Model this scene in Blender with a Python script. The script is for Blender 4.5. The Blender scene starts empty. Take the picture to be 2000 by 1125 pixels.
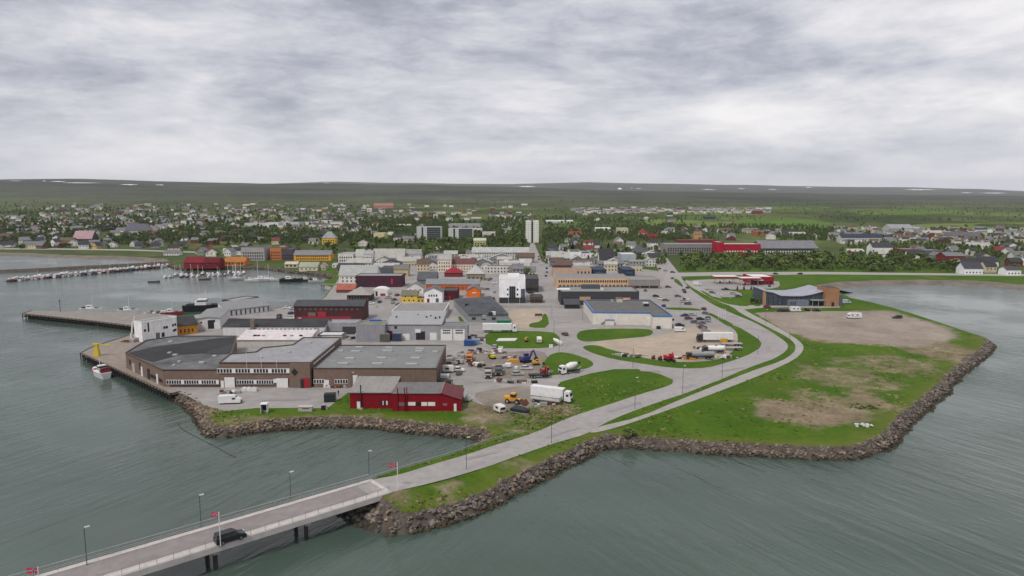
import bpy, bmesh, math, random
from mathutils import Vector, Matrix, noise
from mathutils.geometry import delaunay_2d_cdt
random.seed(7)
R = math.radians
SC = bpy.context.scene
COL = SC.collection

# ------------------------------------------------------------------ camera
F = 2000 * 24.0 / 36.0
HC = 60.0
PITCH = math.atan((562.5 - 395) / F)
cam_d = bpy.data.cameras.new('camera')
cam_d.lens = 24; cam_d.sensor_width = 36; cam_d.clip_start = 0.5; cam_d.clip_end = 40000
cam = bpy.data.objects.new('camera', cam_d); COL.objects.link(cam)
cam.location = (0, 0, HC); cam.rotation_euler = (math.pi/2 - PITCH, 0, 0)
SC.camera = cam

# ------------------------------------------------------------------ world: overcast with broken layers
SUN_EL, SUN_AZ = R(52), R(215)          # azimuth clockwise from +Y
W = bpy.data.worlds.new('World'); SC.world = W; W.use_nodes = True
wn, wl = W.node_tree.nodes, W.node_tree.links
wn.clear()
def wnode(t, **k):
    n = wn.new(t)
    for a, v in k.items(): setattr(n, a, v)
    return n
wout = wnode('ShaderNodeOutputWorld')
sky = wnode('ShaderNodeTexSky', sky_type='NISHITA', sun_disc=False, sun_elevation=SUN_EL, sun_rotation=SUN_AZ)
bg_sky = wnode('ShaderNodeBackground'); bg_sky.inputs[1].default_value = 0.055
wl.new(sky.outputs[0], bg_sky.inputs[0])
tc = wnode('ShaderNodeTexCoord')
sep = wnode('ShaderNodeSeparateXYZ'); wl.new(tc.outputs['Generated'], sep.inputs[0])
def wmath(op, a, b=None, clamp=False):
    n = wnode('ShaderNodeMath', operation=op, use_clamp=clamp)
    for i, v in enumerate((a, b)):
        if v is None: continue
        if isinstance(v, (int, float)): n.inputs[i].default_value = v
        else: wl.new(v, n.inputs[i])
    return n.outputs[0]
zabs = wmath('ABSOLUTE', sep.outputs[2])
zz = wmath('ADD', zabs, 0.20)
px_ = wmath('DIVIDE', sep.outputs[0], zz); py_ = wmath('DIVIDE', sep.outputs[1], zz)
comb = wnode('ShaderNodeCombineXYZ'); wl.new(px_, comb.inputs[0]); wl.new(py_, comb.inputs[1])
def wnoise(scale, detail, rough, dist, off, sx=1, sy=1):
    m = wnode('ShaderNodeMapping'); m.inputs['Location'].default_value = off; m.inputs['Scale'].default_value = (sx, sy, 1)
    wl.new(comb.outputs[0], m.inputs[0])
    n = wnode('ShaderNodeTexNoise'); n.inputs['Scale'].default_value = scale; n.inputs['Detail'].default_value = detail
    n.inputs['Roughness'].default_value = rough; n.inputs['Distortion'].default_value = dist
    wl.new(m.outputs[0], n.inputs[0]); return n.outputs[0]
n1 = wnoise(1.0, 5, 0.55, 0.35, (3.2, 7.7, 0), 0.62, 1.0)
def dnoise(scale, detail, rough, dist, off, sc):
    m = wnode('ShaderNodeMapping'); m.inputs['Location'].default_value = off; m.inputs['Scale'].default_value = sc
    wl.new(tc.outputs['Generated'], m.inputs[0])
    n = wnode('ShaderNodeTexNoise'); n.inputs['Scale'].default_value = scale; n.inputs['Detail'].default_value = detail
    n.inputs['Roughness'].default_value = rough; n.inputs['Distortion'].default_value = dist
    wl.new(m.outputs[0], n.inputs[0]); return n.outputs[0]
d1 = dnoise(2.9, 9, 0.64, 0.25, (7.9, 1.4, 2.6), (1, 1, 3.6))
d2 = dnoise(8.0, 8, 0.66, 0.3, (6.1, 2.2, 3.3), (1, 1, 3.6))
s = wmath('ADD', wmath('MULTIPLY', n1, 0.36), wmath('MULTIPLY', d1, 0.52))
s = wmath('ADD', s, wmath('MULTIPLY', d2, 0.27))
ramp = wnode('ShaderNodeValToRGB'); wl.new(s, ramp.inputs[0])
els = ramp.color_ramp.elements
els[0].position = 0.43; els[0].color = (0.20, 0.208, 0.248, 1)
els[1].position = 0.70; els[1].color = (0.575, 0.555, 0.552, 1)
for p, c in ((0.49, (0.272, 0.279, 0.318)), (0.535, (0.34, 0.344, 0.379)), (0.58, (0.408, 0.407, 0.432)), (0.625, (0.472, 0.463, 0.478))):
    e = els.new(p); e.color = (*c, 1)
# towards the horizon the layers merge into an even veil
hz = wmath('POWER', wmath('SUBTRACT', 1.0, wmath('MINIMUM', wmath('MULTIPLY', zabs, 7.0), 1.0)), 2.2)
mixh = wnode('ShaderNodeMix', data_type='RGBA'); wl.new(hz, mixh.inputs[0]); wl.new(ramp.outputs[0], mixh.inputs[6]); mixh.inputs[7].default_value = (0.445, 0.443, 0.478, 1)
bg_c = wnode('ShaderNodeBackground'); bg_c.inputs[1].default_value = 1.06
wl.new(mixh.outputs[2], bg_c.inputs[0])
mixs = wnode('ShaderNodeMixShader'); mixs.inputs[0].default_value = 0.93
wl.new(bg_sky.outputs[0], mixs.inputs[1]); wl.new(bg_c.outputs[0], mixs.inputs[2]); wl.new(mixs.outputs[0], wout.inputs[0])

sun_d = bpy.data.lights.new('sun', 'SUN'); sun_d.energy = 1.5; sun_d.angle = R(10); sun_d.color = (1.0, 0.95, 0.89)
sun = bpy.data.objects.new('sun', sun_d); COL.objects.link(sun)
sd = Vector((math.sin(SUN_AZ)*math.cos(SUN_EL), math.cos(SUN_AZ)*math.cos(SUN_EL), math.sin(SUN_EL)))
sun.rotation_euler = sd.to_track_quat('Z', 'Y').to_euler(); sun.location = (0, 0, 300)

vs = SC.view_settings; vs.view_transform = 'Standard'; vs.look = 'None'; vs.gamma = 1; vs.exposure = 0.74; vs.use_curve_mapping = False
SC.render.engine = 'CYCLES'
SC.cycles.use_denoising = True
SC.cycles.max_bounces = 5; SC.cycles.diffuse_bounces = 2; SC.cycles.glossy_bounces = 2; SC.cycles.transmission_bounces = 2; SC.cycles.volume_bounces = 0
SC.cycles.use_adaptive_sampling = True

# ------------------------------------------------------------------ picture point -> place
CP, SP = math.cos(PITCH), math.sin(PITCH)
def ray(px, py):
    dx = (px - 1000) / F; dy = (562.5 - py) / F
    return Vector((dx, dy*SP + CP, dy*CP - SP))
def G(px, py, z=0.0):
    d = ray(px, py); t = (z - HC) / d.z
    return Vector((d.x*t, d.y*t, z))
def proj(x, y, z):
    dz = z - HC; w = y*CP - dz*SP
    return 1000 + F*x/w, 562.5 - F*(y*SP + dz*CP)/w
def zat(P, ytop):                      # height over the place P that shows at picture row ytop
    a = (562.5 - ytop) / F
    return HC + P[1]*(a*CP - SP)/(CP + a*SP)
def lerp_tab(tab, x):
    if x <= tab[0][0]: return tab[0][1]
    for (a, va), (b, vb) in zip(tab, tab[1:]):
        if x <= b: return va + (vb - va)*(x - a)/(b - a)
    return tab[-1][1]
def sstep(a, b, x):
    t = max(0.0, min(1.0, (x - a)/(b - a))); return t*t*(3 - 2*t)
WATER_Z = -2.5
CREST = [(-900,352),(-400,350),(0,351),(180,349.5),(300,354),(430,357.5),(600,359),(800,361),(950,363.5),(1200,371.5),(1500,377),(2000,384),(2600,387),(3200,388)]
def T(x, y):
    """height of the mainland behind the town"""
    if y < 900: return 0.0
    px = 1000 + F*x/y
    right = sstep(900, 1500, px)
    z = lerp_tab([(900,0),(1200,11),(1500,22.5),(2000,39),(2600,53)], y)
    z *= 1 - 0.10*right
    if y > 2600:
        zc = HC + (395 - lerp_tab(CREST, px))*5500/F
        zb = 53*(1 - 0.10*right)
        t = (y - 2600)/2900
        z = zb + (zc - zb)*(min(t, 1)**0.95)
        if t > 1: z -= (t - 1)*120
    z += noise.noise(Vector((x/170, y/210, 0)))*2.2*sstep(920, 1400, y) + noise.noise(Vector((x/600, y/700, 4)))*7*sstep(2400, 3500, y)
    return z
def GT(px, py):
    """place on the mainland that shows at a picture point"""
    P = G(px, py)
    if py > 484.5: return P
    d = ray(px, py); t = 880/d.y
    for i in range(4000):
        x, y, z = d.x*t, d.y*t, HC + d.z*t
        if z <= T(x, y): return Vector((x, y, T(x, y)))
        t += 4 + i*0.004
        if y > 6400: break
    return Vector((x, y, T(x, y)))

# ------------------------------------------------------------------ materials
MATS = {}
def mat(name, col, rough=0.8, var=0.12, scale=0.6, spec=0.3, metal=0.0, bump=0.0, col2=None, stretch=None, fine=None):
    if name in MATS: return MATS[name]
    m = bpy.data.materials.new(name); m.use_nodes = True
    nt = m.node_tree; N, L = nt.nodes, nt.links
    b = N['Principled BSDF']; b.inputs['Roughness'].default_value = rough; b.inputs['Metallic'].default_value = metal
    b.inputs['Specular IOR Level'].default_value = spec
    g = N.new('ShaderNodeNewGeometry'); mp = N.new('ShaderNodeMapping'); L.new(g.outputs['Position'], mp.inputs[0])
    if stretch: mp.inputs['Scale'].default_value = stretch
    nz = N.new('ShaderNodeTexNoise'); nz.inputs['Scale'].default_value = scale; nz.inputs['Detail'].default_value = 6; nz.inputs['Roughness'].default_value = 0.65
    L.new(mp.outputs[0], nz.inputs[0])
    r = N.new('ShaderNodeValToRGB'); L.new(nz.outputs[0], r.inputs[0])
    c = Vector(col)
    c2 = Vector(col2) if col2 else None
    lo = c*(1 - var) if c2 is None else c
    hi = c*(1 + var) if c2 is None else c2
    r.color_ramp.elements[0].position = 0.32; r.color_ramp.elements[0].color = (*lo, 1)
    r.color_ramp.elements[1].position = 0.68; r.color_ramp.elements[1].color = (*hi, 1)
    out = r.outputs[0]
    if fine:
        n2 = N.new('ShaderNodeTexNoise'); n2.inputs['Scale'].default_value = fine; n2.inputs['Detail'].default_value = 4; L.new(g.outputs['Position'], n2.inputs[0])
        mr = N.new('ShaderNodeMapRange'); mr.inputs[1].default_value = 0.3; mr.inputs[2].default_value = 0.7; mr.inputs[3].default_value = 0.9; mr.inputs[4].default_value = 1.1
        L.new(n2.outputs[0], mr.inputs[0])
        mx = N.new('ShaderNodeMix'); mx.data_type = 'RGBA'; mx.blend_type = 'MULTIPLY'; mx.inputs[0].default_value = 1
        L.new(out, mx.inputs[6]); L.new(mr.outputs[0], mx.inputs[7]); out = mx.outputs[2]
    L.new(out, b.inputs['Base Color'])
    if bump:
        bp = N.new('ShaderNodeBump'); bp.inputs['Strength'].default_value = bump; bp.inputs['Distance'].default_value = 0.3
        L.new(nz.outputs[0], bp.inputs['Height']); L.new(bp.outputs[0], b.inputs['Normal'])
    MATS[name] = m; return m
def siding(name, col, var=0.10, pitch=0.22, vertical=True, rough=0.7, streak=0.25):
    """painted boards or profiled sheet: fine ribs, weather streaks"""
    if name in MATS: return MATS[name]
    m = mat(name, col, rough, var, 0.35, 0.25)
    nt = m.node_tree; N, L = nt.nodes, nt.links; b = N['Principled BSDF']
    src = b.inputs['Base Color'].links[0].from_socket
    g = N.new('ShaderNodeNewGeometry')
    mp = N.new('ShaderNodeMapping'); mp.inputs['Scale'].default_value = (2.5, 2.5, 0.12) if vertical else (0.2, 0.2, 3.0)
    L.new(g.outputs['Position'], mp.inputs[0])
    nz = N.new('ShaderNodeTexNoise'); nz.inputs['Scale'].default_value = 1.0; nz.inputs['Detail'].default_value = 3; L.new(mp.outputs[0], nz.inputs[0])
    mr = N.new('ShaderNodeMapRange'); mr.inputs[1].default_value = 0.3; mr.inputs[2].default_value = 0.75; mr.inputs[3].default_value = 1 - streak; mr.inputs[4].default_value = 1 + streak*0.4
    L.new(nz.outputs[0], mr.inputs[0])
    mx = N.new('ShaderNodeMix'); mx.data_type = 'RGBA'; mx.blend_type = 'MULTIPLY'; mx.inputs[0].default_value = 1
    L.new(src, mx.inputs[6]); L.new(mr.outputs[0], mx.inputs[7]); L.new(mx.outputs[2], b.inputs['Base Color'])
    return m
def glassy(name, col, rough=0.12):
    return mat(name, col, rough, 0.35, 0.5, 0.6)
def paint(name, col, rough=0.35, spec=0.5): return mat(name, col, rough, 0.10, 0.9, spec)

def c255(r, g, b, k=1.0):
    f = lambda v: ((v/255 + 0.055)/1.055)**2.4 if v > 10 else v/255/12.92
    return (f(r)*k, f(g)*k, f(b)*k)

M_ASPHALT = mat('asphalt', (0.262, 0.246, 0.238), 0.9, 0.13, 0.035, 0.2, fine=0.25)
M_ROAD = mat('road_asphalt', (0.278, 0.262, 0.256), 0.9, 0.09, 0.06, 0.2, fine=0.5)
M_PATH = mat('path_asphalt', (0.295, 0.28, 0.262), 0.9, 0.08, 0.1, 0.2, fine=0.6)
M_GRAVEL = mat('gravel_sand', (0.345, 0.285, 0.225), 0.95, 0.14, 0.06, 0.1, fine=0.4)
M_DIRTY = mat('dirt_yard', (0.20, 0.175, 0.15), 0.95, 0.25, 0.10, 0.1, fine=0.9)
M_CONC = mat('concrete', (0.33, 0.315, 0.30), 0.85, 0.14, 0.5, 0.25)
M_CONCL = mat('concrete_light', (0.44, 0.41, 0.39), 0.85, 0.12, 0.5, 0.25)
M_ROCK = mat('rock_brown_grey', (0.030, 0.025, 0.023), 0.9, 0.3, 0.6, 0.25, col2=(0.195, 0.168, 0.150), bump=0.8)
M_ROCKT = mat('rock_tan', (0.065, 0.045, 0.032), 0.9, 0.3, 0.6, 0.25, col2=(0.32, 0.245, 0.18), bump=0.8)
M_WEED = mat('rock_weed', (0.022, 0.018, 0.012), 0.8, 0.4, 0.6, 0.3, col2=(0.07, 0.055, 0.032))
M_WHITE = siding('white_boards', (0.62, 0.61, 0.59), streak=0.10)
M_DARKGLASS = glassy('window_glass', (0.018, 0.020, 0.024))
M_BLUEGLASS = glassy('blue_glass', (0.05, 0.08, 0.12))
M_WFRAME = paint('white_frame', (0.62, 0.61, 0.60), 0.6, 0.3)
M_TIMBER = mat('weathered_timber', (0.16, 0.13, 0.11), 0.9, 0.25, 0.7, 0.15)
M_TIMBERD = mat('dark_timber', (0.028, 0.025, 0.023), 0.9, 0.35, 0.7, 0.15)
M_DECK = mat('quay_planks', (0.235, 0.20, 0.175), 0.9, 0.16, 0.35, 0.15, fine=1.3)
M_STEEL = mat('galvanised_steel', (0.36, 0.36, 0.36), 0.45, 0.1, 0.8, 0.5, metal=0.5)
M_TYRE = mat('tyre_rubber', (0.016, 0.016, 0.016), 0.85, 0.2, 1.0, 0.2)
M_BLACK = mat('black_plastic', (0.018, 0.018, 0.02), 0.6, 0.2, 1.0, 0.3)
M_ROOFG = mat('grey_roof_felt', (0.17, 0.172, 0.178), 0.85, 0.16, 0.16, 0.2, fine=0.7)
M_ROOFL = mat('light_roof_felt', (0.25, 0.25, 0.262), 0.85, 0.12, 0.14, 0.2, fine=0.6)
M_ROOFB = mat('black_roof_felt', (0.035, 0.036, 0.040), 0.85, 0.35, 0.16, 0.25, fine=0.7)
M_ROOFD = mat('dark_roof', (0.055, 0.057, 0.064), 0.8, 0.2, 0.3, 0.25, fine=1.2)
M_BRICK = mat('brown_brick', (0.165, 0.115, 0.092), 0.9, 0.12, 0.6, 0.15, fine=2.2)

# ------------------------------------------------------------------ mesh helpers
def mk(name, verts, faces, m, smooth=False):
    me = bpy.data.meshes.new(name); me.from_pydata([tuple(v) for v in verts], [], faces); me.update()
    if m is not None: me.materials.append(m)
    if smooth:
        me.polygons.foreach_set('use_smooth', [True]*len(me.polygons))
    return me
def link(name, me, parent=None, loc=(0,0,0), rot=(0,0,0), scale=(1,1,1)):
    o = bpy.data.objects.new(name, me); COL.objects.link(o)
    o.location = loc; o.rotation_euler = rot; o.scale = scale
    if parent is not None: o.parent = parent
    return o
def tag(o, label=None, cat=None, group=None, kind=None):
    if label: o['label'] = label
    if cat: o['category'] = cat
    if group: o['group'] = group
    if kind: o['kind'] = kind
    return o
def thing(name, label, cat, loc=(0,0,0), rz=0.0, group=None):
    o = bpy.data.objects.new(name, None); COL.objects.link(o)
    o.empty_display_size = 0.5
    o.location = loc; o.rotation_euler = (0, 0, rz)
    return tag(o, label, cat, group)
_box = {}
def boxm(m):
    if m.name not in _box:
        v = [(x, y, z) for z in (0, 1) for y in (-.5, .5) for x in (-.5, .5)]
        f = [(0,2,3,1),(4,5,7,6),(0,1,5,4),(2,6,7,3),(0,4,6,2),(1,3,7,5)]
        _box[m.name] = mk('box_'+m.name, v, f, m)
    return _box[m.name]
def bx(name, parent, m, cx, cy, z0, sx, sy, sz, rz=0.0, rx=0.0, ry=0.0):
    """box part: centre x,y, bottom z, sizes"""
    return link(name, boxm(m), parent, (cx, cy, z0), (rx, ry, rz), (sx, sy, sz))
_cyl = {}
def cylm(m, n=10):
    k = (m.name, n)
    if k not in _cyl:
        v, f = [], []
        for i in range(n):
            a = 2*math.pi*i/n
            v += [(math.cos(a)*.5, math.sin(a)*.5, 0), (math.cos(a)*.5, math.sin(a)*.5, 1)]
        for i in range(n):
            j = (i+1) % n; f.append((2*i, 2*j, 2*j+1, 2*i+1))
        f.append(tuple(range(0, 2*n, 2))[::-1]); f.append(tuple(range(1, 2*n, 2)))
        _cyl[k] = mk('cyl_'+m.name, v, f, m)
    return _cyl[k]
def cy(name, parent, m, cx, cy_, z0, d, h, rot=(0,0,0), n=10, d2=None):
    return link(name, cylm(m, n), parent, (cx, cy_, z0), rot, (d, d2 or d, h))
def prism(poly, z0, z1, top=True, bottom=False):
    """vertical prism over a plan polygon"""
    n = len(poly)
    v = [(p[0], p[1], z0) for p in poly] + [(p[0], p[1], z1) for p in poly]
    f = [(i, (i+1) % n, n+(i+1) % n, n+i) for i in range(n)]
    if top: f.append(tuple(range(n, 2*n)))
    if bottom: f.append(tuple(range(n))[::-1])
    return v, f
def extr(profile, y0, y1):
    """profile in x,z pulled along y"""
    n = len(profile)
    v = [(x, y0, z) for x, z in profile] + [(x, y1, z) for x, z in profile]
    f = [(i, n+i, n+(i+1) % n, (i+1) % n) for i in range(n)]
    f += [tuple(range(n)), tuple(range(n, 2*n))[::-1]]
    return v, f
def extrx(profile, x0, x1):
    n = len(profile)
    v = [(x0, y, z) for y, z in profile] + [(x1, y, z) for y, z in profile]
    f = [(i, (i+1) % n, n+(i+1) % n, n+i) for i in range(n)]
    f += [tuple(range(n))[::-1], tuple(range(n, 2*n))]
    return v, f
def chaikin(pts, closed=True, it=2):
    for _ in range(it):
        q = []
        n = len(pts)
        rng = range(n if closed else n-1)
        if not closed: q.append(pts[0])
        for i in rng:
            a, b = Vector(pts[i]), Vector(pts[(i+1) % n])
            q += [a*.75 + b*.25, a*.25 + b*.75]
        if not closed: q.append(pts[-1])
        pts = q
    return pts
def inside(poly, x, y):
    c = False; n = len(poly); j = n-1
    for i in range(n):
        xi, yi = poly[i][0], poly[i][1]; xj, yj = poly[j][0], poly[j][1]
        if (yi > y) != (yj > y) and x < (xj-xi)*(y-yi)/(yj-yi) + xi: c = not c
        j = i
    return c

# ================================================================== SETTING
BR_ANG = math.atan2(0.644, 0.765)
BU = Vector((math.cos(BR_ANG), math.sin(BR_ANG))); BN = Vector((BU.y, -BU.x))
BR0 = Vector((-30.1, 137.4)) + BN*4.25            # bridge end on the island side, middle of the deck
_B1 = Vector((8.0, 168.0))
_AX = (_B1 - BR0); _AXL = _AX.length; _AX = _AX/_AXL
def LZ(x, y):
    if y > 190 or x > 40 or x < -60: return 0.0
    p = Vector((x, y)) - BR0
    t = p.dot(_AX)/_AXL; lat = abs(p.x*_AX.y - p.y*_AX.x)
    return 2.0*(1 - sstep(0.0, 1.0, t))*(1 - sstep(5.5, 13.0, lat))
def S(x, y): return LZ(x, y) + T(x, y)
def GL(px, py):
    if py < 484.5: return GT(px, py)
    z = 0.0
    for _ in range(6):
        P = G(px, py, z); z = LZ(P.x, P.y)
    return P

# ---- outline of the land: picture points with the kind of shore that follows
OUT = [('A', [(752,972),(770,990),(790,1002),(830,996),(886,983),(900,978),(950,958),(1000,930),(1040,912),(1075,892),(1110,878),(1145,862),(1175,851)]),
       ('B', [(1210,850),(1260,853),(1320,857),(1400,862),(1500,868),(1600,872),(1660,871)]),
       ('C', [(1700,858),(1735,838),(1755,810),(1790,785),(1820,760),(1850,730),(1880,705),(1912,683),(1930,665)]),
       ('low', [(1915,656),(1880,645),(1830,628),(1780,612),(1740,600),(1700,590),(1660,581),(1642,572)]),
       ('beach', [(1632,565),(1606,560),(1590,557),(1618,553),(1650,550),(1700,547.5),(1800,546),(1900,548),(1960,552),(2000,556),(2150,560),(2500,566),(3600,575)]),
       ('far', [None]),
       ('beach', [(-1600,493),(-600,492),(-100,491),(0,493),(60,494),(130,498),(180,499),(240,500.5),(290,503),(325,506)]),
       ('D2', [(330,511),(345,519),(365,522),(430,520),(480,519),(520,521),(560,526),(600,529),(640,533)]),
       ('quay', [(660,541),(634,548),(632,556),(648,561),(634,580),(618,592),(572,598),(528,603),(500,602),(470,605),(430,607),(400,611),(385,614),(350,617),(330,622),(322,640),(290,646),(276,656),(246,694),(300,737),(336,763)]),
       ('D', [(352,766),(370,772),(385,782),(398,795),(405,812),(418,828),(440,832),(480,826),(540,818),(600,814),(680,813),(740,815),(800,822),(860,828),(920,833),(945,836),(962,846),(950,857)]),
       ('E', [(935,866),(890,882),(840,897),(780,915),(738,929)]),
       ('end', [(724,944)])]
rng = random.Random(3)
raw = []
for kind, pts in OUT:
    for p in pts:
        if p is None:
            raw += [(Vector((2600, 900, 0)), 'far'), (Vector((-2600, 900, 0)), 'far')]
        else:
            P = GL(*p); raw.append((P, kind))
SHORE = []
for i, (a, k) in enumerate(raw):
    b = raw[(i+1) % len(raw)][0]
    L = (b - a).xy.length if hasattr(b-a, 'xy') else (b-a).length
    step = 60 if k == 'far' else (3.0 if k in 'ABCDE' else 8.0)
    n = max(1, int(L/step))
    for j in range(n):
        q = a.lerp(b, j/n)
        if k in ('A','B','C','D','E','beach','D2') and j > 0:
            q = q + Vector((rng.uniform(-.5,.5), rng.uniform(-.5,.5), 0))*(1 if k != 'beach' else 3)
        SHORE.append((q, k))
LAND = [(p.x, p.y) for p, k in SHORE]

# ---- ground mesh
DIRT = []     # (centre, half-axes, strength) of bare soil, in metres on the ground
def ell(px0, px1, py0, py1, s, tilt=0):
    a, b = G(px0, (py0+py1)/2), G(px1, (py0+py1)/2); c, d = G((px0+px1)/2, py0), G((px0+px1)/2, py1)
    DIRT.append((((a+b)/2).x, ((c+d)/2).y, (b-a).length/2, (c-d).length/2, s))
ell(1470,1700,778,832,0.95); ell(1510,1640,755,790,0.5); ell(1640,1740,765,800,0.7); ell(1560,1760,710,768,0.6); ell(1640,1850,692,738,0.58); ell(1780,1930,668,715,0.75); ell(1690,1870,640,690,0.6)
ell(900,1010,775,835,0.75); ell(1040,1130,780,820,0.85); ell(960,1080,790,850,0.45); ell(560,760,806,822,0.55); ell(430,520,808,835,0.6); ell(380,450,778,815,0.9)
ell(840,900,935,1000,0.55); ell(765,800,965,1000,1.0); ell(985,1060,895,925,0.6); ell(1290,1420,690,720,0.5); ell(1560,1640,652,672,0.8); ell(1735,1800,790,815,0.6)
def dirt_at(x, y):
    d = 0
    for cx, cy_, ax, ay, s in DIRT:
        q = math.hypot((x-cx)/max(ax, 1), (y-cy_)/max(ay, 1))
        if q < 1.6: d = max(d, s*(1 - sstep(0.55, 1.35, q + 0.45*noise.noise(Vector((x/9, y/14, 2))))))
    return d
GRAVEL_PX = ([(1472,611),(1500,609),(1560,608.5),(1640,607.5),(1735,606.5),(1760,613),(1795,624),(1845,638),(1868,650),(1862,662),(1810,672),(1790,680),(1740,676),(1690,672),(1630,668),(1585,660),(1560,655),(1540,650),(1508,631)])
GRAVEL = [G(*q).xy for q in GRAVEL_PX]
def gravel_at(x, y):
    if x < 60 or y < 260: return 0.0
    s = 1 if inside(GRAVEL, x, y) else -1
    m = 1e9; n = len(GRAVEL); q = Vector((x, y))
    for i in range(n):
        a, b = GRAVEL[i], GRAVEL[(i+1) % n]; d = b-a; t = max(0, min(1, (q-a).dot(d)/d.length_squared)); m = min(m, (a + d*t - q).length)
    soft = 9.0 if (y < 305 or x > 190) else 1.2
    return max(0, min(1, 0.5 + s*m/soft*0.5))
pv = [Vector(p) for p in LAND]
nO = len(pv)
def near_shore(x, y): return False
yy = 128.0
while yy < 895:
    st = 3.5 if yy < 330 else (9 if yy < 500 else 26)
    xx = -yy*0.95
    while xx < yy*0.95:
        if 330 <= yy < 400 and xx <= 80 and rng.random() > .2: xx += 4; continue
        st = 3.5 if yy < 330 or (yy < 400 and xx > 80) else (9 if yy < 500 else 26)
        q = (xx + rng.uniform(-.3,.3)*st, yy + rng.uniform(-.3,.3)*st)
        if inside(LAND, *q): pv.append(Vector(q))
        xx += st
    yy += (3.5 if yy < 400 else (9 if yy < 500 else 26))
vv, ee, ff, *_ = delaunay_2d_cdt(pv, [], [list(range(nO))], 1, 1e-4)
gverts = [(v.x, v.y, S(v.x, v.y)) for v in vv]
me = bpy.data.meshes.new('ground'); me.from_pydata(gverts, [], [tuple(f) for f in ff]); me.update()
at = me.attributes.new('dirt', 'FLOAT', 'POINT'); at.data.foreach_set('value', [dirt_at(v.x, v.y) for v in vv])
def edge_dry(x, y):
    m = 1e9
    for p, k in SHORE:
        if k in 'ABCD': m = min(m, (p.x-x)**2 + (p.y-y)**2)
    return 0.6*(1 - sstep(1.0, 6.5, math.sqrt(m)))
at3 = me.attributes.new('gravel', 'FLOAT', 'POINT'); at3.data.foreach_set('value', [gravel_at(v.x, v.y) for v in vv])
at2 = me.attributes.new('dry', 'FLOAT', 'POINT'); at2.data.foreach_set('value', [edge_dry(v.x, v.y) if v.y < 330 else 0.0 for v in vv])

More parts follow.
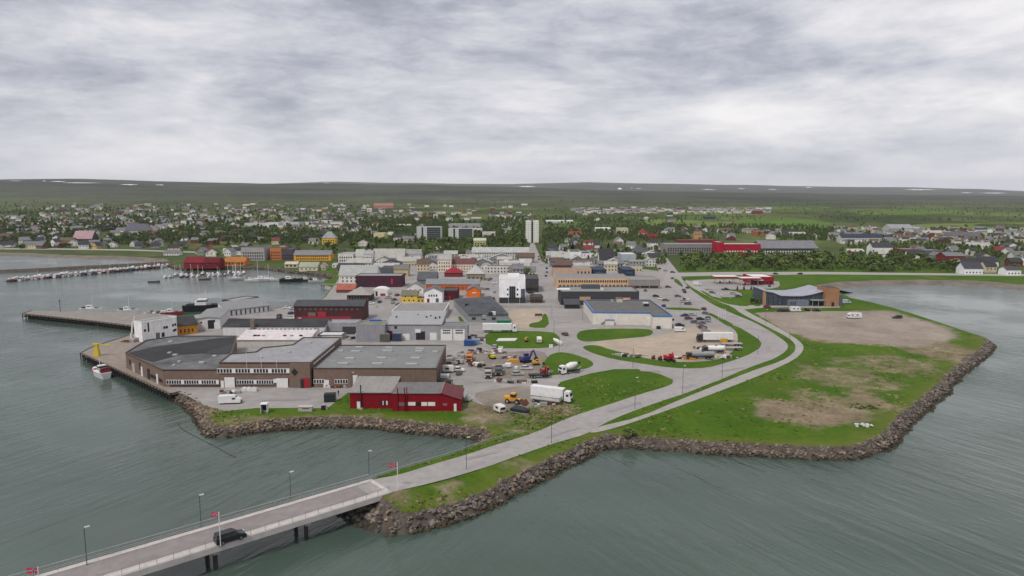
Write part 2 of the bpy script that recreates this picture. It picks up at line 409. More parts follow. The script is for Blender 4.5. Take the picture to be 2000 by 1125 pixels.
def ground_material():
    m = bpy.data.materials.new('grass_and_soil'); m.use_nodes = True
    N, L = m.node_tree.nodes, m.node_tree.links; b = N['Principled BSDF']; b.inputs['Roughness'].default_value = 0.95; b.inputs['Specular IOR Level'].default_value = 0.1
    g = N.new('ShaderNodeNewGeometry')
    def nz(scale, det=5, st=None):
        n = N.new('ShaderNodeTexNoise'); n.inputs['Scale'].default_value = scale; n.inputs['Detail'].default_value = det; n.inputs['Roughness'].default_value = 0.62
        if st:
            mp = N.new('ShaderNodeMapping'); mp.inputs['Scale'].default_value = st; L.new(g.outputs['Position'], mp.inputs[0]); L.new(mp.outputs[0], n.inputs[0])
        else: L.new(g.outputs['Position'], n.inputs[0])
        return n.outputs[0]
    def ramp(src, *stops):
        r = N.new('ShaderNodeValToRGB'); L.new(src, r.inputs[0]); e = r.color_ramp.elements
        e[0].position, e[0].color = stops[0][0], (*stops[0][1], 1); e[1].position, e[1].color = stops[-1][0], (*stops[-1][1], 1)
        for p, c in stops[1:-1]:
            x = e.new(p); x.color = (*c, 1)
        return r.outputs[0]
    def mix(f, a, c, mode='MIX'):
        x = N.new('ShaderNodeMix'); x.data_type = 'RGBA'; x.blend_type = mode
        for i, s in ((0, f), (6, a), (7, c)):
            if isinstance(s, (int, float)): x.inputs[i].default_value = s
            elif isinstance(s, tuple): x.inputs[i].default_value = (*s, 1)
            else: L.new(s, x.inputs[i])
        return x.outputs[2]
    def mth(op, a, c, clamp=False):
        x = N.new('ShaderNodeMath'); x.operation = op; x.use_clamp = clamp
        for i, s in ((0, a), (1, c)):
            if isinstance(s, (int, float)): x.inputs[i].default_value = s
            else: L.new(s, x.inputs[i])
        return x.outputs[0]
    grass = ramp(nz(0.045, 6), (0.30, (0.034, 0.080, 0.005)), (0.5, (0.050, 0.102, 0.006)), (0.72, (0.080, 0.128, 0.012)))
    tuft = ramp(nz(0.55, 6), (0.30, (0.74, 0.78, 0.76)), (0.70, (1.22, 1.18, 1.2)))
    grass = mix(1.0, grass, tuft, 'MULTIPLY')
    soil = ramp(nz(0.10, 7), (0.30, (0.13, 0.100, 0.062)), (0.55, (0.215, 0.168, 0.115)), (0.72, (0.27, 0.23, 0.165)))
    soil = mix(1.0, soil, ramp(nz(0.7, 5), (0.3, (0.7, 0.7, 0.7)), (0.7, (1.25, 1.25, 1.25))), 'MULTIPLY')
    dry = ramp(nz(0.25, 5), (0.3, (0.105, 0.105, 0.022)), (0.7, (0.18, 0.148, 0.052)))
    A = N.new('ShaderNodeAttribute'); A.attribute_name = 'dirt'
    B = N.new('ShaderNodeAttribute'); B.attribute_name = 'dry'
    n_break = nz(0.22, 8)
    fd = mth('ADD', A.outputs['Fac'], mth('MULTIPLY', mth('SUBTRACT', n_break, 0.5), 1.7))
    mr = N.new('ShaderNodeMapRange'); mr.interpolation_type = 'SMOOTHSTEP'; mr.inputs[1].default_value = 0.22; mr.inputs[2].default_value = 0.85; L.new(fd, mr.inputs[0])
    on = mth('MULTIPLY', mr.outputs[0], mth('GREATER_THAN', A.outputs['Fac'], 0.02))
    nd = nz(0.4, 6)
    fy = mth('MULTIPLY', B.outputs['Fac'], mth('ADD', nd, 0.15), True)
    natural = ramp(nz(0.016, 5), (0.54, (0, 0, 0)), (0.72, (0.35, 0.35, 0.35)))
    spz = N.new('ShaderNodeSeparateXYZ'); L.new(g.outputs['Position'], spz.inputs[0])
    mfar = N.new('ShaderNodeMapRange'); mfar.interpolation_type = 'SMOOTHSTEP'; mfar.inputs[1].default_value = 560; mfar.inputs[2].default_value = 700; L.new(spz.outputs[1], mfar.inputs[0])
    garden = ramp(nz(0.03, 6), (0.32, (0.032, 0.046, 0.015)), (0.5, (0.050, 0.066, 0.021)), (0.62, (0.075, 0.088, 0.034)), (0.72, (0.13, 0.122, 0.085)))
    grass = mix(mth('MULTIPLY', mfar.outputs[0], 0.85), grass, garden)
    col = mix(natural, grass, dry); col = mix(fy, col, dry); col = mix(on, col, soil)
    C = N.new('ShaderNodeAttribute'); C.attribute_name = 'gravel'
    pg = ramp(nz(0.05, 7), (0.3, (0.195, 0.160, 0.132)), (0.52, (0.262, 0.218, 0.182)), (0.72, (0.335, 0.288, 0.240)))
    pg = mix(1.0, pg, ramp(nz(0.45, 5), (0.3, (0.85, 0.85, 0.85)), (0.7, (1.12, 1.12, 1.12))), 'MULTIPLY')
    gm = N.new('ShaderNodeMapRange'); gm.interpolation_type = 'SMOOTHSTEP'; gm.inputs[1].default_value = 0.30; gm.inputs[2].default_value = 0.72; L.new(mth('ADD', C.outputs['Fac'], mth('MULTIPLY', mth('SUBTRACT', nz(0.16, 8), 0.5), 0.9)), gm.inputs[0])
    gon = mth('MULTIPLY', gm.outputs[0], mth('GREATER_THAN', C.outputs['Fac'], 0.02))
    col = mix(gon, col, pg)
    L.new(col, b.inputs['Base Color'])
    bp = N.new('ShaderNodeBump'); bp.inputs['Strength'].default_value = 0.5; bp.inputs['Distance'].default_value = 0.25
    L.new(nz(1.1, 5), bp.inputs['Height']); L.new(bp.outputs[0], b.inputs['Normal'])
    return m
M_GROUND = ground_material()
me.materials.append(M_GROUND)
tag(link('ground', me), kind='structure')
me_ground = me

# ---- shore banks below the land's edge
def bank(name, kinds, drop, off, m):
    v, f = [], []
    n = len(SHORE)
    for i, (p, k) in enumerate(SHORE):
        if k not in kinds: continue
        q = SHORE[(i+1) % n][0]; o = SHORE[i-1][0]; r = SHORE[(i+2) % n][0]
        def nrm(a, b):
            d = (b - a); d.z = 0; d.normalize(); return Vector((d.y, -d.x, 0))
        n0 = (nrm(o, p) + nrm(p, q)).normalized(); n1 = (nrm(p, q) + nrm(q, r)).normalized()
        s = 1
        z0, z1 = S(p.x, p.y), S(q.x, q.y)
        b0 = len(v)
        v += [(p.x, p.y, z0), (q.x, q.y, z1), (q.x+n1.x*off*s, q.y+n1.y*off*s, drop), (p.x+n0.x*off*s, p.y+n0.y*off*s, drop)]
        f.append((b0, b0+3, b0+2, b0+1))
    tag(link(name, mk(name, v, f, m)), kind='structure')
area = sum(LAND[i][0]*LAND[(i+1) % len(LAND)][1] - LAND[(i+1) % len(LAND)][0]*LAND[i][1] for i in range(len(LAND)))
ORI = 1 if area > 0 else -1
if ORI < 0: SHORE = [ (p, SHORE[(i-1) % len(SHORE)][1]) for i, p in [] ] or SHORE
M_BANK = mat('shore_bank_soil', (0.085, 0.07, 0.058), 0.95, 0.3, 0.3, 0.1)
M_BEACH = mat('beach_shingle', (0.15, 0.128, 0.11), 0.95, 0.3, 0.08, 0.1, fine=0.5)
bank('shore_bank', ('A','B','C','D','E','end','D2'), -4.4, 4.6*ORI, M_BANK)
bank('grass_bank', ('low',), -4.0, 4.0*ORI, M_GROUND)
bank('beach', ('beach',), -3.6, 18.0*ORI, M_BEACH)
bank('quay_bank', ('quay',), -4.0, 0.6*ORI, M_CONC)

# ---- water
def water_material():
    m = bpy.data.materials.new('sea_water'); m.use_nodes = True
    N, L = m.node_tree.nodes, m.node_tree.links; b = N['Principled BSDF']
    b.inputs['Roughness'].default_value = 0.14; b.inputs['IOR'].default_value = 1.33; b.inputs['Specular IOR Level'].default_value = 0.5
    g = N.new('ShaderNodeNewGeometry')
    def nz(scale, det, st, rot=0.0, rough=0.55, dist=0.0):
        m0 = N.new('ShaderNodeMapping'); m0.inputs['Rotation'].default_value = (0, 0, rot); L.new(g.outputs['Position'], m0.inputs[0])
        mp = N.new('ShaderNodeMapping'); mp.inputs['Scale'].default_value = st; L.new(m0.outputs[0], mp.inputs[0])
        n = N.new('ShaderNodeTexNoise'); n.inputs['Scale'].default_value = scale; n.inputs['Detail'].default_value = det; n.inputs['Roughness'].default_value = rough; n.inputs['Distortion'].default_value = dist
        L.new(mp.outputs[0], n.inputs[0]); return n.outputs[0]
    def mth(op, a, c):
        x = N.new('ShaderNodeMath'); x.operation = op
        for i, s in ((0, a), (1, c)):
            if isinstance(s, (int, float)): x.inputs[i].default_value = s
            else: L.new(s, x.inputs[i])
        return x.outputs[0]
    big = nz(0.012, 4, (0.7, 1.3, 1), 0.5)
    r = N.new('ShaderNodeValToRGB'); L.new(big, r.inputs[0])
    e = r.color_ramp.elements; e[0].position = 0.35; e[0].color = (0.043, 0.066, 0.054, 1); e[1].position = 0.68; e[1].color = (0.069, 0.097, 0.081, 1)
    L.new(r.outputs[0], b.inputs['Base Color'])
    # wave trains bend round the island: one set on either side
    sp = N.new('ShaderNodeSeparateXYZ'); L.new(g.outputs['Position'], sp.inputs[0])
    side = N.new('ShaderNodeMapRange'); side.interpolation_type = 'SMOOTHSTEP'; side.inputs[1].default_value = -50; side.inputs[2].default_value = 40; L.new(sp.outputs[0], side.inputs[0])
    def blend(f, a, c):
        x = N.new('ShaderNodeMix'); x.data_type = 'FLOAT'; L.new(f, x.inputs[0]); L.new(a, x.inputs[2]); L.new(c, x.inputs[3]); return x.outputs[0]
    w1 = blend(side.outputs[0], nz(0.34, 3, (0.14, 1.0, 1), -1.08, 0.5, 0.5), nz(0.34, 3, (0.14, 1.0, 1), 1.05, 0.5, 0.5))
    w2 = blend(side.outputs[0], nz(0.95, 4, (0.35, 1.0, 1), -0.9, 0.6, 0.4), nz(0.95, 4, (0.35, 1.0, 1), 0.9, 0.6, 0.4))
    gust = N.new('ShaderNodeMapRange'); gust.inputs[1].default_value = 0.36; gust.inputs[2].default_value = 0.62; gust.inputs[3].default_value = 0.12; gust.inputs[4].default_value = 1.0
    L.new(nz(0.011, 3, (1, 1.4, 1), 0.3), gust.inputs[0])
    h = mth('ADD', mth('MULTIPLY', mth('MULTIPLY', w2, gust.outputs[0]), 0.45), mth('MULTIPLY', mth('MULTIPLY', w1, gust.outputs[0]), 1.5))
    bp = N.new('ShaderNodeBump'); bp.inputs['Strength'].default_value = 0.65; bp.inputs['Distance'].default_value = 0.8; L.new(h, bp.inputs['Height'])
    L.new(bp.outputs[0], b.inputs['Normal'])
    rr = N.new('ShaderNodeMapRange'); rr.inputs[1].default_value = 0.12; rr.inputs[2].default_value = 1.0; rr.inputs[3].default_value = 0.06; rr.inputs[4].default_value = 0.20; L.new(gust.outputs[0], rr.inputs[0]); L.new(rr.outputs[0], b.inputs['Roughness'])
    return m
M_WATER = water_material()
tag(link('water', mk('water', [(-3500,-800,WATER_Z),(3500,-800,WATER_Z),(3500,1150,WATER_Z),(-3500,1150,WATER_Z)], [(0,1,2,3)], M_WATER)), kind='structure')
M_BED = mat('sea_bed', (0.05, 0.06, 0.05), 0.9, 0.2, 0.05)

# ---- mainland rising behind, and the far fells
def hill_material(name, stops, far=False):
    m = bpy.data.materials.new(name); m.use_nodes = True
    N, L = m.node_tree.nodes, m.node_tree.links; b = N['Principled BSDF']; b.inputs['Roughness'].default_value = 1.0; b.inputs['Specular IOR Level'].default_value = 0.05
    g = N.new('ShaderNodeNewGeometry')
    def nz(scale, det, st=(1,1,0.3)):
        mp = N.new('ShaderNodeMapping'); mp.inputs['Scale'].default_value = st; L.new(g.outputs['Position'], mp.inputs[0])
        n = N.new('ShaderNodeTexNoise'); n.inputs['Scale'].default_value = scale; n.inputs['Detail'].default_value = det; n.inputs['Roughness'].default_value = 0.65
        L.new(mp.outputs[0], n.inputs[0]); return n.outputs[0]
    r = N.new('ShaderNodeValToRGB'); L.new(nz(0.0028 if not far else 0.0012, 9, (1, 0.8, 0.5)), r.inputs[0])
    e = r.color_ramp.elements; e[0].position, e[0].color = stops[0][0], (*stops[0][1], 1); e[1].position, e[1].color = stops[-1][0], (*stops[-1][1], 1)
    for p, c in stops[1:-1]:
        x = e.new(p); x.color = (*c, 1)
    col = r.outputs[0]
    if not far:
        sp = N.new('ShaderNodeSeparateXYZ'); L.new(g.outputs['Position'], sp.inputs[0])
        mr = N.new('ShaderNodeMapRange'); mr.interpolation_type = 'SMOOTHSTEP'; mr.inputs[1].default_value = 1700; mr.inputs[2].default_value = 3600
        ad = N.new('ShaderNodeMath'); ad.operation = 'ADD'
        mu = N.new('ShaderNodeMath'); mu.operation = 'MULTIPLY'; mu.inputs[1].default_value = 1600
        su = N.new('ShaderNodeMath'); su.operation = 'SUBTRACT'; su.inputs[1].default_value = 0.5
        L.new(nz(0.0011, 5), su.inputs[0]); L.new(su.outputs[0], mu.inputs[0]); L.new(sp.outputs[1], ad.inputs[0]); L.new(mu.outputs[0], ad.inputs[1])
        L.new(ad.outputs[0], mr.inputs[0])
        r2 = N.new('ShaderNodeValToRGB'); L.new(nz(0.0022, 8, (0.6, 1.0, 0.5)), r2.inputs[0])
        e = r2.color_ramp.elements; e[0].position = 0.40; e[0].color = (0.036, 0.042, 0.033, 1); e[1].position = 0.62; e[1].color = (0.074, 0.082, 0.058, 1)
        mx = N.new('ShaderNodeMix'); mx.data_type = 'RGBA'; L.new(mr.outputs[0], mx.inputs[0]); L.new(col, mx.inputs[6]); L.new(r2.outputs[0], mx.inputs[7]); col = mx.outputs[2]
    fine = N.new('ShaderNodeValToRGB'); L.new(nz(0.03 if not far else 0.006, 7), fine.inputs[0])
    fine.color_ramp.elements[0].position = 0.3; fine.color_ramp.elements[0].color = (0.6, 0.62, 0.6, 1); fine.color_ramp.elements[1].position = 0.7; fine.color_ramp.elements[1].color = (1.4, 1.35, 1.3, 1)
    mm = N.new('ShaderNodeMix'); mm.data_type = 'RGBA'; mm.blend_type = 'MULTIPLY'; mm.inputs[0].default_value = 1; L.new(col, mm.inputs[6]); L.new(fine.outputs[0], mm.inputs[7])
    L.new(mm.outputs[2], b.inputs['Base Color'])
    return m
M_HILL = hill_material('heath_and_scrub', [(0.34, (0.032, 0.046, 0.018)), (0.46, (0.054, 0.073, 0.026)), (0.56, (0.084, 0.110, 0.038)), (0.68, (0.14, 0.166, 0.058))])
M_FELL = hill_material('far_fell', [(0.3, (0.045, 0.046, 0.040)), (0.7, (0.085, 0.082, 0.070))], True)
def sheet_grid(name, ys, nx, spread, zf, m):
    v, f = [], []
    for y in ys:
        for i in range(nx+1):
            x = (-1 + 2*i/nx)*spread*y
            v.append((x, y, zf(x, y)))
    for j in range(len(ys)-1):
        for i in range(nx):
            a = j*(nx+1)+i; f.append((a, a+1, a+nx+2, a+nx+1))
    return tag(link(name, mk(name, v, f, m, True)), kind='structure')
ys = [899.5]; y = 915.0
while y < 6600: ys.append(y); y *= 1.022
hill_me = sheet_grid('hillside', ys, 150, 1.55, lambda x, y: T(x, y) - (0.02 if y < 900 else 0), M_HILL)
FCREST = [(-900,356),(-400,358),(0,364),(400,362),(540,358.5),(650,355),(760,357),(900,359),(1000,359.5),(1150,356.5),(1260,358.5),(1420,361),(1600,364.5),(1750,366),(1900,369),(2000,373),(2600,374),(3200,372)]
def TF(x, y):
    px = 1000 + F*x/y
    zc = HC + (395 - lerp_tab(FCREST, px))*12500/F
    t = max(0, (y - 6300)/6200)
    z = 20 + (zc - 20)*min(1, t)**0.8 if t <= 1 else zc - (t-1)*400
    return z + noise.noise(Vector((x/900, y/900, 9)))*10*min(1, t)
sheet_grid('fells', [6300 + i*300 for i in range(26)], 150, 1.7, TF, M_FELL)
M_SNOW = mat('old_snow', (0.72, 0.74, 0.78), 0.8, 0.06, 0.01)
def snow(px0, px1, py, th, far):
    n = 12; v = []
    def hit(px, py):
        d = ray(px, py); t = (2700 if not far else 7000)/d.y; f_ = TF if far else T
        while t*d.y < (6400 if not far else 13500):
            x, y, z = d.x*t, d.y*t, HC + d.z*t
            if z <= f_(x, y) + 1.0: return (x, y, f_(x, y) + 1.5)
            t += 9
        return None
    up, lo = [], []
    for i in range(n+1):
        u = i/n; px = px0 + (px1-px0)*u; w = th*math.sin(math.pi*min(max(u, .06), .94))*(0.7 + 0.5*noise.noise(Vector((px/7, py, 0))))
        a, b = hit(px, py - w/2 + (u-.5)*0.3), hit(px, py + w/2 + (u-.5)*0.3)
        if a and b: up.append(a); lo.append(b)
    if len(up) < 3: return
    k = len(up); v = up + lo; f = [(i, k+i, k+i+1, i+1) for i in range(k-1)]
    tag(link('snow_patch', mk('snow', v, f, M_SNOW)), kind='structure')
for a in ((18,42,353.5,1.0,0),(82,90,353.6,1.2,0),(96,128,354.6,1.4,0),(122,198,357.3,1.6,0),(234,270,360.8,1.8,0),(304,320,361.2,1.8,0),(630,645,357.5,1.2,1),(726,742,362,1.2,1),
          (1012,1046,364.4,2.4,1),(1206,1215,368.5,3,1),(1232,1236,367.5,1.5,1),(1242,1254,368.2,1.5,1),(1368,1400,370.2,1.3,1),(1440,1456,368.4,1.2,1),(1500,1518,370.2,1.5,1),(1572,1588,366.2,1.2,1),(1766,1828,370.3,2.2,1),(1876,1900,376.5,1.4,1),(1914,1966,377,1.8,1)):
    snow(*a)

# ---- sheets laid on the ground
def sheet(name, px_poly, m, off, smooth=1, world=False, kind='structure', step=4.0):
    pts = [GL(*p) if not world else Vector(p) for p in px_poly]
    if smooth: pts = chaikin([p.xy.to_3d() if hasattr(p, 'xy') else p for p in pts], True, smooth)
    q = []
    for i, p in enumerate(pts):
        b = pts[(i+1) % len(pts)]; d = (Vector((b.x-p.x, b.y-p.y))).length; n = max(1, int(d/step)) if p.y < 340 else max(1, int(d/30))
        for j in range(n): q.append(Vector((p.x + (b.x-p.x)*j/n, p.y + (b.y-p.y)*j/n)))
    vv, e, f, *_ = delaunay_2d_cdt(q, [], [list(range(len(q)))], 1, 1e-4)
    me = mk(name, [(a.x, a.y, S(a.x, a.y) + off) for a in vv], [tuple(x) for x in f], m)
    return tag(link(name, me), kind=kind)
ROADL = [(733,943),(780,928),(850,906),(910,889),(970,868),(1049,844),(1112,815),(1175,795),(1250,770),(1290,759),(1312,751),(1330,738),(1380,721),(1425,708),(1455,697),(1478,684),(1489,673),(1482,663),(1470,655),(1440,637),(1410,622),(1378,606),(1350,588),(1325,572),(1308,560),(1296,545),(1288,530),(1280,515),(1275,500),(1268,485),(1262,475)]
ROADR = [(783,963),(850,943),(950,913),(1000,894),(1075,868),(1150,847),(1172,831),(1225,807),(1300,781),(1338,769),(1385,750),(1410,741),(1455,721),(1500,705),(1512,701),(1536,686),(1540,674),(1530,664),(1506,648),(1470,628),(1444,618),(1416,606),(1390,594),(1370,580),(1350,566),(1338,553),(1330,540),(1320,525),(1307,510),(1296,495),(1285,478)]
def _bp(s, w): 
    q = BR0 + BU*s + BN*w; return proj(q.x, q.y, 2.0)
sheet('road', [_bp(-3.5, -4.0), _bp(0.5, -4.0)] + ROADL[1:] + ROADR[:0:-1] + [_bp(0.5, 4.1), _bp(-3.5, 4.1)], M_ROAD, 0.06, 1)
M_PATCH = mat('asphalt_patch', (0.246, 0.232, 0.226), 0.9, 0.1, 0.2, 0.2)
def _patch(px, py, L, w, ang):
    c = GL(px, py); u = Vector((math.cos(ang), math.sin(ang))); n = Vector((-u.y, u.x))
    q = [c.xy + u*a*L/2 + n*b*w/2 for a, b in ((-1,-1),(1,-1),(1,1),(-1,1))]
    sheet('road_patch', [(k.x, k.y, 0) for k in q], M_PATCH, 0.12, 0, True)
for a in ((940,890,9,1.4,.72),(1100,845,12,1.2,.72),(1220,795,14,1.6,.68),(1345,755,6,2.6,.6),(1430,722,12,1.3,.5),(1500,680,9,1.6,1.2),(1480,645,14,1.3,2.3),(1425,618,10,1.5,2.3),(1270,725,7,2.4,-.2),(1110,672,8,2,1.4),(1095,630,10,2.2,.2),(960,745,12,2,.1),(560,780,14,2.2,.05),(1350,625,9,2,.1)): _patch(*a)
PATHL = [(1160,838),(1172,833),(1250,815),(1325,782),(1405,750),(1470,724),(1528,705),(1550,690),(1555,678),(1548,666),(1530,654),(1490,634),(1446,612),(1432,600),(1400,588),(1372,573),(1350,561),(1335,549)]
PATHR = [(1150,848),(1200,837),(1275,812),(1350,785),(1425,757),(1500,727),(1552,703),(1568,687),(1570,676),(1561,666),(1541,652),(1501,630),(1456,607),(1442,596),(1412,583),(1384,569),(1360,557),(1345,547)]
sheet('footpath', PATHL + PATHR[::-1], M_PATH, 0.07, 1)
TOWN = [(330,764),(360,770),(400,792),(440,803),(500,797),(640,797),(686,762),(720,752),(905,752),(905,776),(940,790),(985,797),(1040,790),(1085,760),(1095,746),(1155,729),(1200,721),(1245,721),(1290,731),(1315,742),(1312,752),(1335,740),(1380,722),(1455,698),(1489,673),(1470,655),(1440,637),(1388,611),(1350,588),(1325,572),(1300,548),(1292,530),(1180,517),(1080,512),(930,508),(850,506),(760,512),(690,522),(664,541),(650,561),(636,580),(618,593),(560,600),(528,604),(470,606),(390,614),(345,622),(322,642),(278,658),(252,694)]
sheet('paved_ground', TOWN, M_ASPHALT, 0.03, 0)
sheet('street', [(1066,560),(1062,520),(1050,490),(1044,475),(1036,475),(1032,490),(1030,520),(1034,560)], M_ASPHALT, 0.05, 0)
sheet('street', [(1262,475),(1285,478),(1330,540),(1292,540)], M_ASPHALT, 0.05, 0)
sheet('street', [(735,610),(770,610),(812,560),(838,520),(862,482),(850,482),(818,520),(778,560)], M_ASPHALT, 0.05, 0)
sheet('coast_road', [(1300,541),(1420,538),(1600,536),(1800,537.5),(2050,540),(2400,546),(2400,541),(2050,536),(1800,533.5),(1600,531),(1420,531.5),(1300,533)], M_PATH, 0.085, 0)
sheet('coast_road', [(-300,483.5),(100,485),(250,487),(420,493),(420,495),(250,489.5),(100,487.5),(-300,486)], M_PATH, 0.06, 0)
sheet('forecourt', [(1340,548),(1400,545),(1520,547),(1525,560),(1500,565),(1360,566),(1345,556)], M_ASPHALT, 0.05, 1)
sheet('car_park', [(1385,565),(1430,567),(1455,575),(1440,581),(1395,580),(1378,571)], M_ASPHALT, 0.05, 1)
sheet('drive', [(1440,606),(1500,600),(1640,602),(1642,597),(1500,595),(1432,598)], M_PATH, 0.06, 1)
M_PINKGRAVEL = mat('pinkish_gravel', (0.235, 0.196, 0.172), 0.95, 0.15, 0.07, 0.1, fine=0.9)
sheet('gravel_yard', [(1140,675),(1180,664),(1260,660),(1300,653),(1330,640),(1360,638),(1440,648),(1440,668),(1425,690),(1400,702),(1340,706),(1290,704),(1250,697),(1215,688),(1190,681),(1160,678)], M_GRAVEL, 0.06, 1)
sheet('yard_dirt', [(905,690),(985,688),(1060,684),(1072,700),(1060,722),(1040,738),(1010,745),(960,735),(905,705)], M_DIRTY, 0.05, 1)
sheet('yard_dirt', [(920,770),(960,760),(1040,752),(1060,770),(1045,795),(1000,800),(950,795)], M_DIRTY, 0.05, 1)
sheet('gravel_lot', [(988,606),(1068,602),(1072,640),(1030,642),(1010,640),(995,622)], M_GRAVEL, 0.05, 1)
LAWNS = [[(1125,655),(1135,645),(1180,642),(1265,642),(1278,648),(1268,657),(1220,661),(1150,668),(1130,665)],
         [(1136,678),(1150,674),(1170,675),(1185,681),(1215,689),(1250,698),(1290,705),(1340,708),(1400,704),(1428,691),(1442,670),(1440,649),(1425,637),(1440,637),(1470,655),(1487,668),(1486,678),(1475,686),(1455,696),(1420,708),(1380,719),(1335,720),(1290,716),(1245,709),(1200,702),(1170,694),(1148,686)],
         [(1425,640),(1436,636),(1410,622),(1380,608),(1374,609),(1398,622)],
         [(1071,695),(1085,689),(1100,688),(1125,693),(1152,703),(1161,712),(1150,719),(1132,722),(1095,731),(1068,735),(1055,728),(1062,708)],
         [(946,648),(1000,646),(1078,648),(1090,655),(1096,668),(1085,678),(1040,681),(950,680)],
         [(1068,612),(1074,640),(1035,641),(1032,632),(1058,628),(1060,614)],
         [(690,770),(676,780),(660,797),(690,800)],
         [(893,620),(900,618),(914,640),(911,646)],
         [(1300,600),(1360,602),(1372,606),(1365,607),(1300,605)],
         [(1314,548),(1322,543),(1336,560),(1330,560)],
         [(1440,566),(1487,566),(1490,598),(1470,598)],
         [(1365,566),(1378,570),(1395,582),(1440,583),(1468,599),(1440,597),(1412,592),(1385,580)]]
for p in LAWNS: sheet('lawn', p, M_GROUND, 0.075, 1)
for p in ([(1255,432),(1290,428),(1310,428),(1420,436),(1440,441),(1400,443),(1250,441)], [(1440,430),(1500,425),(1600,431),(1640,438),(1560,444),(1430,443)], [(1760,440),(1900,436),(2040,434),(2040,446),(1900,448),(1780,447)], [(1330,415),(1420,413),(1440,420),(1340,421)], [(1090,434),(1150,432),(1160,438),(1095,440)], [(1500,440),(1640,440),(1720,446),(1600,449),(1490,447)], [(1180,425),(1240,422),(1260,428),(1190,431)], [(1420,405),(1600,402),(1640,407),(1450,410)], [(1650,415),(1850,410),(1900,416),(1700,421)]):
    sheet('field', p, mat('meadow_%d' % len(MATS), random.choice([(0.075, 0.135, 0.018), (0.105, 0.15, 0.030)]), 0.95, 0.25, 0.02, 0.1, fine=0.12), 0.25, 1)
sheet('hill_road', [(1050,470),(1015,450),(990,440),(1000,436),(1030,427),(1040,416),(1036,416),(1022,426),(985,436),(975,440),(1000,452),(1038,472)], M_PATH, 0.35, 1)

# ================================================================== ROCK REVETMENTS
def rock_mesh(seed, m):
    r = random.Random(seed); bm = bmesh.new()
    for i in range(15):
        v = Vector((r.gauss(0, 1), r.gauss(0, 1), r.gauss(0, 1))).normalized()*r.uniform(0.8, 1.0)
        bm.verts.new((v.x*0.5*r.uniform(.9, 1.2), v.y*0.42, v.z*0.36))
    h = bmesh.ops.convex_hull(bm, input=bm.verts)
    for g in set(h['geom_interior']) | set(h['geom_unused']):
        if isinstance(g, bmesh.types.BMVert) and g.is_valid: bm.verts.remove(g)
    bmesh.ops.triangulate(bm, faces=bm.faces)
    me = bpy.data.meshes.new('rock'); bm.to_mesh(me); bm.free(); me.materials.append(m); return me
ROCKS = {m.name: [rock_mesh(100*k+i, m) for i in range(7)] for k, m in enumerate((M_ROCK, M_ROCKT, M_WEED))}
def revetment(kind, label, smin, smax, dens, tan, n_single, width=4.2, drop=3.1):
    r = random.Random(hash(kind) % 1000 if False else sum(map(ord, kind)))
    items = []; n = len(SHORE)
    for i, (p, k) in enumerate(SHORE):
        if k != kind: continue
        q = SHORE[(i+1) % n][0]
        d = Vector((q.x-p.x, q.y-p.y, 0)); L = d.length; d.normalize(); nm = Vector((d.y, -d.x, 0))*ORI
        cnt = L*width*dens; cnt = int(cnt) + (r.random() < cnt % 1)
        for _ in range(cnt):
            u, v = r.random(), r.random()
            b = p.lerp(q, u); z0 = S(b.x, b.y)
            wv = width*(1 + 0.25*noise.noise(Vector((b.x/9, b.y/9, 3))))
            c = b + nm*(v*wv - 0.4)
            z = z0 - v*(drop + z0) + r.uniform(-.02, .30) - (0.2 if v < .1 else 0)
            s = r.uniform(smin, smax)*(1 + 0.5*(r.random() < .12))
            mm = M_WEED if z < WATER_Z + 0.55 + r.uniform(-.2, .3) else (M_ROCKT if r.random() < tan*(1.2 if z > -1.6 else 0.8) else M_ROCK)
            items.append((s*(130/max(c.y, 60)), c.x, c.y, z, s, mm, r.randrange(7), (r.uniform(-.5,.5), r.uniform(-.5,.5), r.uniform(0, 6.3))))
    items.sort(key=lambda t: -t[0])
    root = thing('rock_revetment', label, 'rock shore', SHORE[[k for p, k in SHORE].index(kind)][0], 0)
    base = root.location
    for it in items[:n_single]:
        _, x, y, z, s, mm, iv, rot = it
        link('rock', ROCKS[mm.name][iv], root, (x-base.x, y-base.y, z-base.z), rot, (s, s*1.05, s))
    V, Fc, MI = [], [], []
    mats = [M_ROCK, M_ROCKT, M_WEED]
    from mathutils import Euler
    for it in items[n_single:]:
        _, x, y, z, s, mm, iv, rot = it
        me = ROCKS[mm.name][iv]; e = Euler(rot).to_matrix(); b = len(V)
        o = Vector((x, y, z)) - base
        V += [tuple(e @ (v.co*s) + o) for v in me.vertices]
        Fc += [tuple(b+i for i in p.vertices) for p in me.polygons]; MI += [mats.index(mm)]*len(me.polygons)
    if V:
        me = bpy.data.meshes.new('small_rocks'); me.from_pydata(V, [], Fc)
        for m in mats: me.materials.append(m)
        me.polygons.foreach_set('material_index', MI); me.update()
        tag(link('rubble', me, root), kind='stuff')
revetment('A', 'dark boulder bank along the causeway below the bridge road', 0.65, 1.4, 2.8, 0.2, 300, 4.5)
revetment('B', 'straight stone bank fronting the green field on the open water', 0.5, 1.0, 4.6, 0.34, 300, 4.0)
revetment('C', 'long grey boulder bank curving round the tip of the grassy point', 0.5, 1.1, 4.4, 0.16, 300, 4.4)
revetment('D', 'tan and brown rubble bank of the cove below the red barn', 0.55, 1.2, 3.4, 0.6, 300, 4.4)
revetment('E', 'low stony edge of the causeway on its cove side', 0.5, 0.9, 0.8, 0.2, 60, 2.4)
revetment('D2', 'stony harbour edge below the red and orange wharf houses', 1.2, 2.2, 0.35, 0.3, 40, 5.0)
